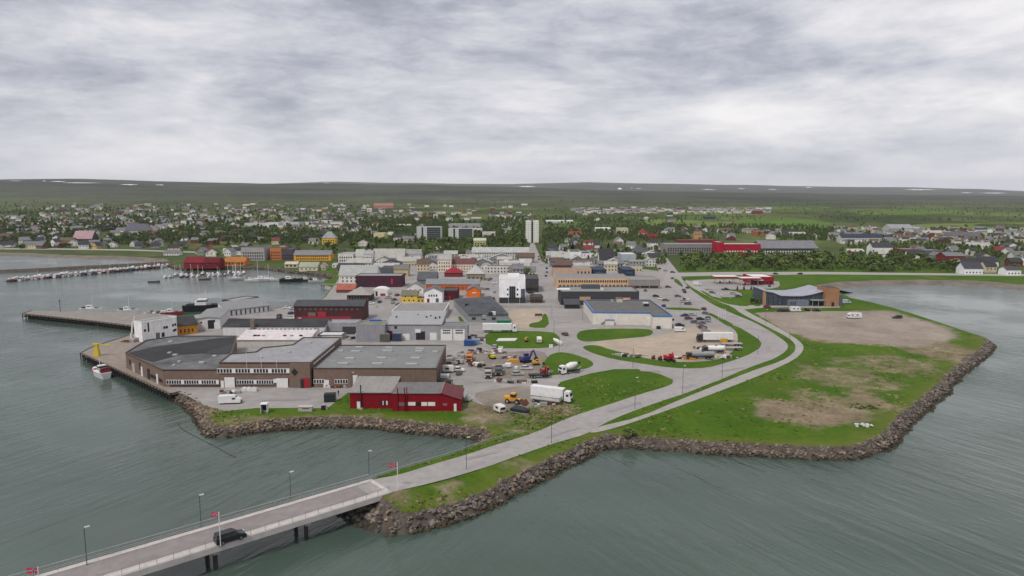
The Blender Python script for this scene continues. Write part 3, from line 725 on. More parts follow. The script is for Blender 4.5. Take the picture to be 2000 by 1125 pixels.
# loose stones on the field
r = random.Random(5)
heap = thing('stone_heap', 'heap of pale grey stones lying on the field near the bank', 'stones', G(1684, 832))
M_PALE = mat('pale_stone', (0.40, 0.41, 0.40), 0.9, 0.3, 0.8)
pal = [rock_mesh(900+i, M_PALE) for i in range(4)]
for i in range(26):
    a, q = r.uniform(0, 6.28), math.sqrt(r.random())
    s = r.uniform(0.6, 1.3); link('rock', r.choice(pal), heap, (math.cos(a)*q*3.0, math.sin(a)*q*1.5, 0.12 + 0.5*(1-q)), (0, 0, r.uniform(0, 6)), (s, s, s*.9))
heap = thing('soil_heap', 'low mound of dark brown soil clods on the bare patch', 'soil heap', G(1690, 796))
cl = [rock_mesh(950+i, mat('dark_soil', (0.055, 0.036, 0.024), 0.95, 0.3, 0.8)) for i in range(4)]
for i in range(30):
    x = r.gauss(0, 2.6); y = r.gauss(0, 1.2); s = r.uniform(0.5, 1.3); link('clod', r.choice(cl), heap, (x, y, 0.1), (0, 0, r.uniform(0, 6)), (s*1.2, s, s*.7))

# ================================================================== BRIDGE
def bridge():
    root = thing('road_bridge', 'concrete road bridge with steel railings on paired dark columns', 'bridge', (BR0.x, BR0.y, 0), BR_ANG)
    L = 165.0; W2 = 4.25
    deck = [( -W2, 1.25), (-W2+0.5, 0.75), (W2-0.5, 0.75), (W2, 1.25), (W2, 1.95), (-W2, 1.95)]
    v, f = extrx(deck, -L, 0.3); link('deck', mk('deck', v, f, M_CONC), root)
    mr = mat('bridge_asphalt', (0.215, 0.192, 0.19), 0.9, 0.08, 0.1, fine=0.6, stretch=(0.4, 1, 1))
    link('road_surface', mk('rs', *[x for x in prism([(-L, -2.6), (0, -2.6), (0, 3.1), (-L, 3.1)], 1.9, 2.03)], mr), root)
    n = int(L/2.5); seg = L/(L//5.5)
    k = int(L//5.5)
    for i in range(k):        # edge beams are cast in lengths
        x = -L + (i+.5)*L/k
        bx('edge_beam', root, M_CONCL, x, W2-0.575, 1.85, L/k-0.03, 1.15, 0.36)
        bx('edge_beam', root, M_CONCL, x, -W2+0.82, 1.85, L/k-0.03, 1.64, 0.36)
        bx('fascia', root, M_CONCL, x, -W2-0.06, 1.1, L/k-0.02, 0.14, 1.05)
    bx('joint', root, M_CONCL, 0.15, 0, 1.6, 0.9, 8.6, 0.56)
    for s in (-1, 1):
        m = M_STEEL
        y = s*(W2-0.12)
        for i in range(n+1):
            bx('rail_post', root, m, -L + i*2.5, y, 2.2, 0.09 if s > 0 else .06, 0.09 if s > 0 else .06, 1.12)
        for z, t in (((3.27, 0.13), (2.78, 0.06), (2.5, 0.06)) if s > 0 else ((3.27, 0.05), (2.75, 0.03))):
            bx('rail', root, m, -L/2, y, z, L, t, t)
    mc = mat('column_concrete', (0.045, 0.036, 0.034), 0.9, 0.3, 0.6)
    x = -9.6
    P = Vector((-36.8, 119.0)) - BR0; x = P.dot(BU)
    while x > -L:
        for y in (-2.9, 2.0):
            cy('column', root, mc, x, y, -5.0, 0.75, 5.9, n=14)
        bx('cross_head', root, M_CONC, x, -0.45, 0.45, 1.1, 7.0, 0.4)
        x -= 16.3
    v, f = prism([(-0.5, -W2), (1.6, -W2), (1.6, W2), (-0.5, W2)], -1.5, 1.6); link('abutment', mk('abut', v, f, M_CONC), root)
    return root
bridge()
# bank under the bridge end
M_UNDER = mat('dark_scree', (0.045, 0.038, 0.034), 0.95, 0.4, 0.5, fine=1.2)
def under():
    a = BR0 + BN*9; b = BR0 - BN*6
    v = [(BR0.x-BN.x*5, BR0.y-BN.y*5, 1.2), (BR0.x+BN.x*5.5, BR0.y+BN.y*5.5, 1.2)]
    o = -BU*8.5
    v += [(BR0.x+BN.x*9+o.x, BR0.y+BN.y*9+o.y, -3.4), (BR0.x-BN.x*7+o.x, BR0.y-BN.y*7+o.y, -3.4), (BR0.x+BN.x*11, BR0.y+BN.y*11, -0.4), (BR0.x-BN.x*9, BR0.y-BN.y*9, -0.6)]
    v += [(BR0.x+BN.x*14-BU.x*1, BR0.y+BN.y*14-BU.y*1, -3.4)]
    tag(link('bridge_end_bank', mk('bank', v, [(0,1,2,3),(1,4,6,2),(0,3,5)], M_UNDER)), kind='structure')
    root = thing('rock_revetment', 'dark rubble slope under the deck at the island end of the bridge', 'rock shore', (BR0.x, BR0.y, 0))
    r = random.Random(77)
    for i in range(300):
        u, w = r.uniform(-7, 14), r.random()**.85*1.05
        p = BR0 + BN*u - BU*(w*8.5*(1 - max(0, (u-6)/9)))
        z = 1.0 - w*4.2 - max(0, abs(u) - 5)*0.25
        if z < -3.4: continue
        z += .25; s = r.uniform(0.9, 1.9); mm = M_WEED if z < WATER_Z+.5 else (M_ROCKT if r.random() < .3 else M_ROCK)
        link('rock', ROCKS[mm.name][r.randrange(7)], root, (p.x-BR0.x, p.y-BR0.y, z), (r.uniform(-.5,.5), 0, r.uniform(0, 6)), (s, s, s))
under()

def lamp_post(P, h, label, arm=0.0, rz=0.0, group='slim street lamps'):
    root = thing('street_lamp', label, 'street lamp', P, rz, group)
    m = mat('lamp_post_grey', (0.09, 0.10, 0.105), 0.5, 0.1, 1.0, 0.4, metal=0.3)
    cy('pole', root, m, 0, 0, 0, 0.14, h, n=8)
    if arm: bx('arm', root, m, arm/2, 0, h-0.05, arm, 0.08, 0.08)
    bx('lamp_head', root, mat('lamp_head_pale', (0.50, 0.52, 0.52), 0.5), arm + 0.15, 0, h-0.02, 0.75, 0.3, 0.16)
for px, pb, pt, lab in ((170,1104,1031,'black street lamp on the cove-side railing, nearest the bottom edge'), (393,1031,968,'black street lamp on the cove-side railing, beside the black car'),
                        (568,976,923,'black street lamp on the cove-side railing at mid bridge'), (721,936,882,'black street lamp at the island end of the bridge')):
    P = G(px, pb, 2.0); lamp_post(P, zat(P, pt) - 2.0, lab, 0.25, BR_ANG)
for px, pb, pt, lab in ((1077,866,790,'slim grey lamp post on the causeway verge opposite the bare patch'), (911,917,855,'slim grey lamp post on the causeway verge above the boulder bank'),
                        (1240,800,738,'tall slim lamp post beside the road below the round lawn tip'), (1333,770,715,'slim lamp post beside the wide road junction'),
                        (1410,742,680,'slim lamp post on the verge of the bend below the parked tankers'), (1541,690,645,'slim lamp post on the strip beside the outside of the bend'),
                        (1480,693,655,'slim lamp post inside the bend behind the tank trailers'), (1495,632,605,'slim lamp post on the verge beside the gravel field'),
                        (1236,719,680,'dark lamp post on the lawn tip at the side road'), (1092,687,655,'dark lamp post at the side road by the triangular lawn'),
                        (1082,650,624,'dark lamp post on the plaza kerb in front of the gravel lot'), (1078,620,600,'dark lamp post on the plaza beside the brown board'),
                        (1138,625,600,'dark lamp post close to the white supermarket side wall'), (1328,610,577,'lamp post in the car park behind the white supermarket'),
                        (1423,610,583,'lamp post beside the lawn across from the car park'), (687,760,728,'dark pole standing behind the red barn'), (689,585,565,'lamp post on the quay square near the pavilion roof'),
                        (1360,640,610,'lamp post between the parked cars by the supermarket')):
    P = GL(px, pb); lamp_post(P, zat(P, pt) - P.z, lab, 0.4, 0.4)

M_FLAGR = mat('flag_red', (0.40, 0.022, 0.05), 0.8, 0.08, 0.8); M_FLAGW = mat('flag_white', (0.6, 0.6, 0.6), 0.8, 0.05); M_FLAGB = mat('flag_blue', (0.012, 0.018, 0.09), 0.8, 0.05)
def cloth(x0, x1, z0, z1, y, m, L):
    n = 8; v = []
    for i in range(n+1):
        x = x0 + (x1-x0)*i/n; w = math.sin(x*2.6)*0.12*min(1, x) + y; sag = -0.22*(x/L)**1.5
        v += [(x, w, z0+sag), (x, w, z1+sag)]
    f = [(2*i, 2*i+2, 2*i+3, 2*i+1) for i in range(n)]
    return mk('cloth', v, f, m)
def flag(P, h, rz, label, L=1.9, Hh=.9):
    root = thing('flagpole', label, 'flagpole', P, 0, 'flagpoles along the bridge')
    cy('pole', root, paint('pole_white', (0.62, 0.62, 0.62)), 0, 0, 0, 0.16, h, n=8)
    z = h - 0.15 - Hh
    fl = link('flag', cloth(0.05, L, 0, Hh, 0, M_FLAGR, L), root, (0, 0, z), (0, 0, rz))
    for s in (-1, 1):
        y = s*0.012
        link('flag_cross', cloth(0.05, L, Hh*.40, Hh*.60, y, M_FLAGW, L), fl); link('flag_cross', cloth(L*.30, L*.43, 0.0, Hh, y, M_FLAGW, L), fl)
        link('flag_cross', cloth(0.05, L, Hh*.44, Hh*.56, 2*y, M_FLAGB, L), fl); link('flag_cross', cloth(L*.325, L*.405, 0.0, Hh, 2*y, M_FLAGB, L), fl)
P = BR0 - BN*(-1)*0
def br(s, w, z=2.2): return Vector((BR0.x + BU.x*s + BN.x*w, BR0.y + BU.y*s + BN.y*w, z))
P = G(431, 1066, 2.2); flag(P, zat(P, 1000) - 2.2, 2.75, 'white pole with red, white and blue flag beside the black car')
P = G(777, 955, 2.1); flag(P, zat(P, 903) - 2.1, 3.0, 'white pole with red, white and blue flag at the island end of the bridge')
P = G(79, 1166, 2.2); flag(P, zat(P, 1107) - 2.2, 3.05, 'white pole with red, white and blue flag cut by the bottom edge')

# ================================================================== TIMBER QUAY, PIER, BREAKWATER
def pile_deck(name, label, cat, poly, pile_edges, zt=0.12, thick=0.5, fender=True, spacing=2.6, mdeck=None):
    base = poly[0]; root = thing(name, label, cat, (base.x, base.y, 0))
    pl = [(p.x-base.x, p.y-base.y) for p in poly]
    a = sum(pl[i][0]*pl[(i+1) % len(pl)][1] - pl[(i+1) % len(pl)][0]*pl[i][1] for i in range(len(pl)))
    if a < 0: pl = pl[::-1]
    v, f = prism(pl, zt-thick, zt, True, True); link('deck', mk('deck', v, f, mdeck or M_DECK), root)
    cen = Vector((sum(p[0] for p in pl)/len(pl), sum(p[1] for p in pl)/len(pl)))
    for (ia, ib) in pile_edges:
        A, B = poly[ia]-base, poly[ib]-base; d = (B-A); L = d.length; d.normalize(); nn = Vector((-d.y, d.x, 0))
        if nn.xy.dot(cen - A.xy) < 0: nn = -nn
        n = int(L/spacing); ang = math.atan2(d.y, d.x)
        for i in range(n+1):
            p = A + d*(L*i/n) - nn*0.12
            cy('pile', root, M_TIMBERD, p.x, p.y, -5, 0.36, 5.25 + zt, n=8)
            if i < n:
                p2 = A + d*(L*(i+.5)/n) + nn*1.8; cy('pile', root, M_TIMBERD, p2.x, p2.y, -5, 0.36, 4.6, n=6)
        m = A + d*L/2
        bx('edge_beam', root, M_TIMBER, m.x, m.y, zt-0.02, L, 0.35, 0.30, rz=ang)
        bx('waling', root, M_TIMBERD, m.x + nn.x*0.35, m.y + nn.y*0.35, -1.6, L, 0.25, 0.5, rz=ang)
        q = m + nn*2.4
        bx('back_wall', root, M_TIMBERD, q.x, q.y, -4.5, L-1, 0.2, 4.0, rz=ang)
    return root
pile_deck('timber_quay', 'plank-decked timber quay beside the brown brick factory', 'quay',
          [G(333,770), G(158,690), G(176,680), G(262,652), G(282,646), G(300,660), G(262,690), G(330,755), G(352,766)], [(0,1),(1,2),(2,3),(8,0)])
pile_deck('long_pier', 'long timber pier reaching out into the harbour with moored fishing boats', 'pier',
          [G(44,613), G(62,607.5), G(150,608), G(260,611), G(345,616), G(350,640), G(290,641), G(180,627)], [(0,7),(7,6),(0,1)], spacing=3.0, mdeck=mat('pier_deck', (0.215, 0.195, 0.175), 0.9, 0.15, 0.2, fine=0.5))
r0 = thing('jetty', 'small dark timber jetty beside the white waterfront warehouse', 'jetty', G(634, 556))
bx('deck', r0, M_TIMBER, 5, 1, -0.4, 14, 8, 0.6)
for i in range(6): cy('pile', r0, M_TIMBERD, -1.5 + i*2.6, -2.8, -5, 0.35, 5.0, n=6)
def breakwater():
    pts = [G(340,512,-1), G(250,517,-1), G(150,522,-1), G(60,527,-1), G(-40,531,-1), G(-160,536,-1)]
    pts = chaikin(pts, False, 1)
    v, f = [], []
    prof = [(-5, -4.0), (-1.8, -1.0), (1.8, -1.0), (5, -4.0)]
    root = thing('breakwater', 'long low rubble breakwater sheltering the marina', 'breakwater', pts[0])
    for i, p in enumerate(pts):
        d = (pts[min(i+1, len(pts)-1)] - pts[max(i-1, 0)]).normalized(); nn = Vector((-d.y, d.x, 0))
        for a, z in prof: v.append(tuple(p + nn*a - pts[0] + Vector((0, 0, z - p.z + pts[0].z - (-1) - pts[0].z*1 - 0)) ))
    v = [(x, y, z) for x, y, z in v]
    for i in range(len(pts)-1):
        for j in range(3): f.append((4*i+j, 4*i+j+1, 4*i+5+j, 4*i+4+j))
    link('core', mk('core', v, f, M_BANK), root, (0, 0, 0))
    r = random.Random(12)
    for i in range(300):
        t = r.random()*(len(pts)-1.001); k = int(t); p = pts[k].lerp(pts[k+1], t-k); a = r.uniform(-4.5, 4.5)
        s = r.uniform(1.2, 2.2); mm = M_ROCKT if r.random() < .35 else M_ROCK
        link('rock', ROCKS[mm.name][r.randrange(7)], root, (p.x-pts[0].x, p.y + a - pts[0].y, 0.0 - abs(a)*0.5), (0, 0, r.uniform(0, 6)), (s*1.3, s, s*.7))
breakwater()

# railing along the cove side of the causeway
def causeway_rail():
    pts = [GL(*q) for q in ((722,940),(760,928),(800,916),(840,904),(880,892),(920,878),(960,864),(1000,853),(1015,849))]
    root = thing('guard_rail', 'grey steel guard rail along the cove side of the causeway', 'guard rail', pts[0]); o = pts[0]
    for p, q in zip(pts, pts[1:]):
        d = q-p; L = d.xy.length; a = math.atan2(d.y, d.x); m_ = (p+q)/2 - o
        for z, t in ((1.0, .1), (.6, .06)): bx('rail', root, M_STEEL, m_.x, m_.y, m_.z + z, L, t, t, rz=a, ry=-math.atan2(d.z, L))
        n = max(1, int(L/2.5))
        for k in range(n): c = p.lerp(q, k/n) - o; bx('post', root, M_STEEL, c.x, c.y, c.z - .1, .08, .08, 1.15)
causeway_rail()

# ================================================================== BUILDINGS
K = 0.78
def wm(r, g, b, k=K, streak=0.14): return siding('wall_%d_%d_%d' % (r, g, b), c255(r, g, b, k), streak=streak)
def rm(r, g, b, k=K): return mat('roof_%d_%d_%d' % (r, g, b), c255(r, g, b, k), 0.8, 0.16, 0.25, 0.2, fine=0.9)
RW = wm(232, 230, 226); DG = M_DARKGLASS
FOOT = []      # plan boxes already built on (x0, x1, y0, y1)
def foot(x0, x1, y0, y1): FOOT.append((min(x0, x1), max(x0, x1), min(y0, y1), max(y0, y1)))
def slab(pts, t):
    """sloping roof plate from 4 points, thickness downwards"""
    v = [tuple(p) for p in pts] + [(p[0], p[1], p[2]-t) for p in pts]
    return v, [(0,1,2,3),(7,6,5,4),(0,4,5,1),(1,5,6,2),(2,6,7,3),(3,7,4,0)]
def join(*parts):
    V, Fs = [], []
    for v, f in parts:
        b = len(V); V += list(v); Fs += [tuple(b+i for i in q) for q in f]
    return V, Fs
def ringcap(w, d, h, t=0.35, hh=0.16, o=0.06):
    out = [(-o,-o),(w+o,-o),(w+o,d+o),(-o,d+o)]; inn = [(t,t),(w-t,t),(w-t,d-t),(t,d-t)]
    v = [(x,y,z) for z in (h-0.05, h+hh) for x, y in out] + [(x,y,z) for z in (h-0.05, h+hh) for x, y in inn]
    f = []
    for i in range(4):
        j = (i+1) % 4
        f += [(i,j,4+j,4+i), (4+i,4+j,12+j,12+i), (12+i,12+j,8+j,8+i)]
    return v, f
class B: pass
def A_FAR(o): return o.A.y < 620
def bld(name, label, cat, x0, x1, yb, yt, yr=None, d=None, roof='flat', wall=RW, rf=None, base=None, hr=None, over=0.4, group=None, cap=None, chim=None):
    if isinstance(yb, tuple): A, Bp = GL(x0, yb[0]), GL(x1, yb[1])
    else: A, Bp = GL(x0, yb), GL(x1, yb)
    w = (Bp - A).xy.length; rz = math.atan2(Bp.y-A.y, Bp.x-A.x)
    h = zat(A, yt) - A.z
    if d is None: d = max(4.0, G((x0+x1)/2, yr, h + A.z).y - A.y)
    if yr and roof == 'flat' and d > 30:
        d = 24.0; h = zat(A, yt*.55 + yr*.45) - A.z
    root = thing(name, label, cat, A, rz, group)
    o = B(); o.root, o.w, o.d, o.h, o.A = root, w, d, h, A
    foot(A.x-2, Bp.x+2, A.y-2, A.y+d+2)
    rf = rf or M_ROOFG
    if roof == 'flat':
        v, f = prism([(0,0),(w,0),(w,d),(0,d)], -0.6, h, False); link('wall', mk('wall', v, f, wall), root)
        bx('roof', root, rf, w/2, d/2, h-0.35, w-0.3, d-0.3, 0.22)
        v, f = ringcap(w, d, h); link('parapet', mk('parapet', v, f, cap or wall), root)
    elif roof in ('gx', 'gy'):
        if hr is None: hr = (zat((A.x, A.y + (d/2 if roof == 'gx' else 0)), yr) - A.z) if yr else h + 0.3*(d if roof == 'gx' else w)
        hr = max(hr, h + 0.6); o.hr = hr; t = 0.22
        if roof == 'gx':
            v, f = extrx([(0,-0.6),(d,-0.6),(d,h),(d/2,hr-0.1),(0,h)][::-1], 0, w); link('wall', mk('wall', v, f, wall), root)
            s = (hr-h)/(d/2); e = over
            p1 = slab([(-e,-e,h-s*e+t),(w+e,-e,h-s*e+t),(w+e,d/2,hr+t),(-e,d/2,hr+t)], t); p2 = slab([(-e,d/2,hr+t),(w+e,d/2,hr+t),(w+e,d+e,h-s*e+t),(-e,d+e,h-s*e+t)], t)
        else:
            v, f = extr([(0,-0.6),(w,-0.6),(w,h),(w/2,hr-0.1),(0,h)], 0, d); link('wall', mk('wall', v, f, wall), root)
            s = (hr-h)/(w/2); e = over
            p1 = slab([(-e,-e,h-s*e+t),(w/2,-e,hr+t),(w/2,d+e,hr+t),(-e,d+e,h-s*e+t)], t); p2 = slab([(w/2,-e,hr+t),(w+e,-e,h-s*e+t),(w+e,d+e,h-s*e+t),(w/2,d+e,hr+t)], t)
        link('roof', mk('roof', *join(p1, p2), rf), root)
    elif roof == 'hip':
        if hr is None: hr = zat((A.x, A.y+d/2), yr) - A.z if yr else h + 3
        v, f = prism([(0,0),(w,0),(w,d),(0,d)], -0.6, h, True); link('wall', mk('wall', v, f, wall), root)
        e = over + .2; rl = max(0.4, (w-d)/2 + 0.4) if w > d else 0.4
        v = [(-e,-e,h+.05),(w+e,-e,h+.05),(w+e,d+e,h+.05),(-e,d+e,h+.05),(w/2-rl,d/2,hr),(w/2+rl,d/2,hr)]
        link('roof', mk('roof', v, [(0,1,5,4),(1,2,5),(2,3,4,5),(3,0,4),(3,2,1,0)], rf), root)
    elif roof == 'pent':
        h2 = hr or h + 1.5
        v, f = extrx([(0,-0.6),(0,h),(d,h2),(d,-0.6)], 0, w); link('wall', mk('wall', v, f, wall), root)
        s = (h2-h)/d; e = over
        link('roof', mk('roof', *slab([(-e,-e,h-s*e+.25),(w+e,-e,h-s*e+.25),(w+e,d+e,h2+s*e+.25),(-e,d+e,h2+s*e+.25)], .22), rf), root)
    if chim:
        for cx in (chim if isinstance(chim, (list, tuple)) else [chim]):
            zz_ = h if roof == 'flat' else (getattr(o, 'hr', h) - 0.3)
            bx('chimney', root, M_BRICK, w*cx, d*0.5, zz_, 0.7, 0.7, 1.4)
    return o
def wins(o, z, ww, wh, n, f0=0.05, f1=0.95, face='f', name='window', m=None, frame=None, proud=0.04, skip=()):
    m = m or DG
    L = o.w if face in 'fb' else o.d
    for i in range(n):
        if i in skip: continue
        u = (f0 + (f1-f0)*((i+.5)/n))*L
        if face == 'f': x, y, sx, sy = u, 0, ww, 2*proud
        elif face == 'l': x, y, sx, sy = 0, u, 2*proud, ww
        elif face == 'r': x, y, sx, sy = o.w, u, 2*proud, ww
        if frame:
            fr = bx(name, o.root, frame, x, y, z-0.12, sx + (.24 if face == 'f' else 0), sy + (.24 if face != 'f' else 0), wh+.24)
            k = 1.04
            p = link('pane', boxm(m), fr, (0, 0, 0.12/(wh+.24)), (0,0,0), ((sx/(sx+.24), 1.5, wh/(wh+.24)) if face == 'f' else (1.5, sy/(sy+.24), wh/(wh+.24))))
        else:
            bx(name, o.root, m, x, y, z, sx, sy, wh)
def rbox(o, name, m, fx, fy, sx, sy, sz, z=None): return bx(name, o.root, m, o.w*fx, o.d*fy, (o.h if z is None else z) - 0.14, sx, sy, sz)
def panel(o, name, m, f0, f1, z0, z1, proud=0.05): return bx(name, o.root, m, o.w*(f0+f1)/2, 0, z0, o.w*(f1-f0), 2*proud, z1-z0)

# ---- brown brick factory: low quay wing, tall middle block, right wing (one connected building)
def factory():
    A = G(428, 757); root = thing('brick_factory', 'sprawling brown brick factory with grey flat roofs beside the timber quay', 'factory', A)
    foot(G(245,713).x, G(871,700).x, 214, 330)
    def vol(nm, pts, h, roofm, cap=0.5, wallm=M_BRICK):
        pl = [G(x, y, h).xy - A.xy for x, y in pts]
        ar = sum(pl[i].x*pl[(i+1) % len(pl)].y - pl[(i+1) % len(pl)].x*pl[i].y for i in range(len(pl)))
        if ar < 0: pl = pl[::-1]
        v, f = prism(pl, -0.5, h, False); wl_ = link('wall', mk('wall', v, f, wallm), root)
        v, f = prism(pl, h-0.4, h-0.25, True); link('roof', mk('roof', v, f, roofm), root)
        # metal coping along the wall heads
        n = len(pl); c = sum(pl, Vector((0, 0)))/n; mcap = mat('coping_brown', (0.085, 0.062, 0.052), 0.6, 0.2, 0.5)
        for i in range(n):
            a, b = pl[i], pl[(i+1) % n]; m_ = (a+b)/2; d_ = b-a
            bx('coping', root, mcap, m_.x, m_.y, h-0.02, d_.length+0.1, 0.4, 0.14, rz=math.atan2(d_.y, d_.x))
        return pl
    mk_dark = mat('patchy_black_felt', (0.045, 0.046, 0.05), 0.85, 0.5, 0.10, col2=(0.15, 0.15, 0.158), fine=0.5)
    q1 = vol('quay', [(318,722),(430,722),(431,712),(452,690),(462,656),(345,656),(286,664),(245,689)], 5.8, mk_dark)
    pl = [G(x, y, 5.6).xy - A.xy for x, y in ((248,690),(300,677),(350,671),(400,664),(440,659),(461,658),(455,682),(446,691),(420,692),(395,690),(350,693),(318,702),(300,707),(275,700))]
    v, f = prism(pl[::-1] if sum(pl[i].x*pl[(i+1) % len(pl)].y - pl[(i+1) % len(pl)].x*pl[i].y for i in range(len(pl))) < 0 else pl, 5.50, 5.62, True); link('new_felt', mk('black_sheet', v, f, mat('fresh_black_felt', (.022,.022,.025), .8, .3, .1, fine=.4)), root)
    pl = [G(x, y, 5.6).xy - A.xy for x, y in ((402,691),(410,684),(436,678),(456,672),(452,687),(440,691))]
    v, f = prism(pl[::-1] if sum(pl[i].x*pl[(i+1) % len(pl)].y - pl[(i+1) % len(pl)].x*pl[i].y for i in range(len(pl))) < 0 else pl, 5.50, 5.66, True); link('yard_shade_sheet', mk('black_sheet', v, f, M_BLACK), root)  # flat black sheet on the roof paints in the shaded yard gap
    q2 = vol('mid', [(428,708),(607,708),(667,659),(592,659),(572,673),(512,679),(500,687),(450,691)], 8.3, M_ROOFL)
    q3 = vol('right', [(612,719),(852,719.5),(871,674),(663,674)], 6.5, mat('greenish_felt', (0.175, 0.18, 0.18), 0.85, 0.14, 0.12, fine=0.5))
    yf = 0.0
    def X(px): return G(px, 757).x - A.x
    def bandwin(px0, px1, z, hh, n, groups):
        # a white band split by posts, each opening a dark pane
        x0, x1 = X(px0), X(px1); L = x1-x0
        bx('window_band', root, M_WFRAME, (x0+x1)/2, yf-0.06, z-0.15, L, 0.14, hh+0.3)
        st = L/n
        for i in range(n):
            if (i+1) % groups == 0: continue
            w = bx('window', root, DG, x0 + st*(i+.5), yf-0.13, z, st*0.72, 0.08, hh)
    bandwin(326, 428, 1.3, 1.15, 21, 7)
    bandwin(426, 567, 5.0, 1.25, 24, 6)
    bandwin(463, 535, 1.3, 1.15, 15, 8)
    bandwin(613, 634, 1.5, 1.15, 4, 9); bandwin(654, 680, 1.5, 1.15, 5, 9)
    bandwin(712, 848, 1.5, 1.15, 28, 7)
    for px0, px1, z0, z1, m, nm in ((439.5,459,0,3.4,M_WFRAME,'garage_door'), (432,438,0,2.3,M_WFRAME,'door'), (541,563,0,3.1,M_WFRAME,'garage_door'), (535,541,1.6,2.9,M_WFRAME,'panel'),
                                (632,643,0,2.6,M_WFRAME,'door'), (690,708,0,4.2,M_WFRAME,'garage_door'), (846,850,0.6,2.6,M_WFRAME,'door')):
        bx(nm, root, m, (X(px0)+X(px1))/2, yf-0.05, z0, X(px1)-X(px0), 0.2, z1-z0)
    # corner block with the red entrance and diamond sign
    bx('corner_wall', root, M_BRICK, (X(568)+X(607.5))/2, -0.15, -0.4, X(607.5)-X(568), 0.7, 8.5)
    mred = paint('entrance_red', (0.26, 0.008, 0.018), 0.5)
    bx('entrance', root, mred, (X(590)+X(606))/2, -0.55, 0, X(606)-X(590), 0.25, 3.3)
    bx('entrance_door', root, M_BLACK, X(592), -0.72, 0, 1.1, 0.12, 2.9)
    dz = 5.3; xc = X(577.5)
    v = [(xc-1.1,-0.62,dz),(xc,-0.62,dz-1.25),(xc+1.1,-0.62,dz),(xc,-0.62,dz+1.25),(xc-1.1,-0.5,dz),(xc,-0.5,dz-1.25),(xc+1.1,-0.5,dz),(xc,-0.5,dz+1.25)]
    link('sign', mk('sign', v, [(0,1,2,3),(7,6,5,4),(0,4,5,1),(1,5,6,2),(2,6,7,3),(3,7,4,0)], M_BLACK), root)
    for px in (484.5, 513, 543): cy('flag_mast', root, paint('pole_white', (0.6,)*3), X(px), -0.25, 6.6, 0.11, 5.4, n=6)
    # windows on the wall that rises over the right wing
    a, b = q2[1] if False else G(607,708,8.3).xy - A.xy, G(667,659,8.3).xy - A.xy
    dd = b-a; ang = math.atan2(dd.y, dd.x); nn = Vector((dd.y, -dd.x)).normalized()
    for i in range(9):
        p = a + dd*(0.10 + 0.075*i) + nn*0.06
        bx('window', root, M_WFRAME, p.x, p.y, 6.85, 2.2, 0.12, 0.6, rz=ang)
    # quay wall openings
    a, b = G(318,722,5.8).xy - A.xy, G(245,689,5.8).xy - A.xy
    dd = b-a; ang = math.atan2(dd.y, dd.x); nn = Vector((-dd.y, dd.x)).normalized()
    if nn.x > 0: nn = -nn
    for t, w, z, h, m, nm in ((0.05,1.4,1.2,1.2,DG,'window'),(0.10,1.4,1.2,1.2,DG,'window'),(0.2,1.4,1.2,1.2,DG,'window'),(0.25,1.4,1.2,1.2,DG,'window'),(0.3,1.4,1.2,1.2,DG,'window'),(0.15,1.4,0,3.4,M_WFRAME,'door'),(0.37,2.2,0,3.8,M_BLACK,'garage_door'),(0.55,1.6,0,3.4,M_WFRAME,'door'),(0.6,1.2,2.0,2.6,M_BLACK,'door'),(0.78,2.6,0,3.2,M_CONC,'garage_door'),(0.88,1.4,2.2,1.8,M_BLACK,'window')):
        p = a + dd*t + nn*0.06
        bx(nm, root, m, p.x, p.y, z, w, 0.14, h, rz=ang)
    # right end wall
    a, b = G(852,719.5,6.5).xy - A.xy, G(871,674,6.5).xy - A.xy; dd = b-a; ang = math.atan2(dd.y, dd.x); nn = Vector((dd.y, -dd.x)).normalized()
    for t in (0.12, 0.3, 0.55, 0.75):
        p = a + dd*t + nn*0.06; bx('garage_door' if t > .2 else 'window', root, M_BLACK if t < .2 else mat('brick_red_door', (0.10, 0.04, 0.032)), p.x, p.y, 0.2, 3.2, 0.14, 3.6, rz=ang)
    # roof lights and vents
    for px, py, h, sx in ((695,687,6.5,3.4),(702,679,6.5,2.6),(757,686,6.5,3.4),(760,680,6.5,2.6),(820,682,6.5,3.2),(818,687,6.5,2.6),(683,701,6.5,3.2),(745,700,6.5,3.2),(811,700,6.5,3.2),(670,711,6.5,3.4),(737,711,6.5,3.4),(804,712,6.5,3.8),(666,686,6.5,1.8),(850,688,6.5,1.8),
                          (603,670,8.3,2.0),(565,688,8.3,0.9),(510,699,8.3,0.7),(342,694,5.8,1.6),(394,709,5.8,1.8),(419,696,5.8,1.4),(333,668,5.8,1.4),(331,690,5.8,1.2),(350,707,5.8,0.8),(340,714,5.8,0.8)):
        P = G(px, py, h-0.25) - A
        k = bx('roof_light', root, mat('roof_light_pale', (0.34, 0.34, 0.34), 0.5), P.x, P.y, h-0.27, sx, 1.3, 0.45)
    # yard cover posts between the wings
    for px in (425, 438, 454): P = G(px, 686, 2) - A; cy('post', root, M_STEEL, P.x, P.y, 0, 0.3, 5, n=8)
factory()

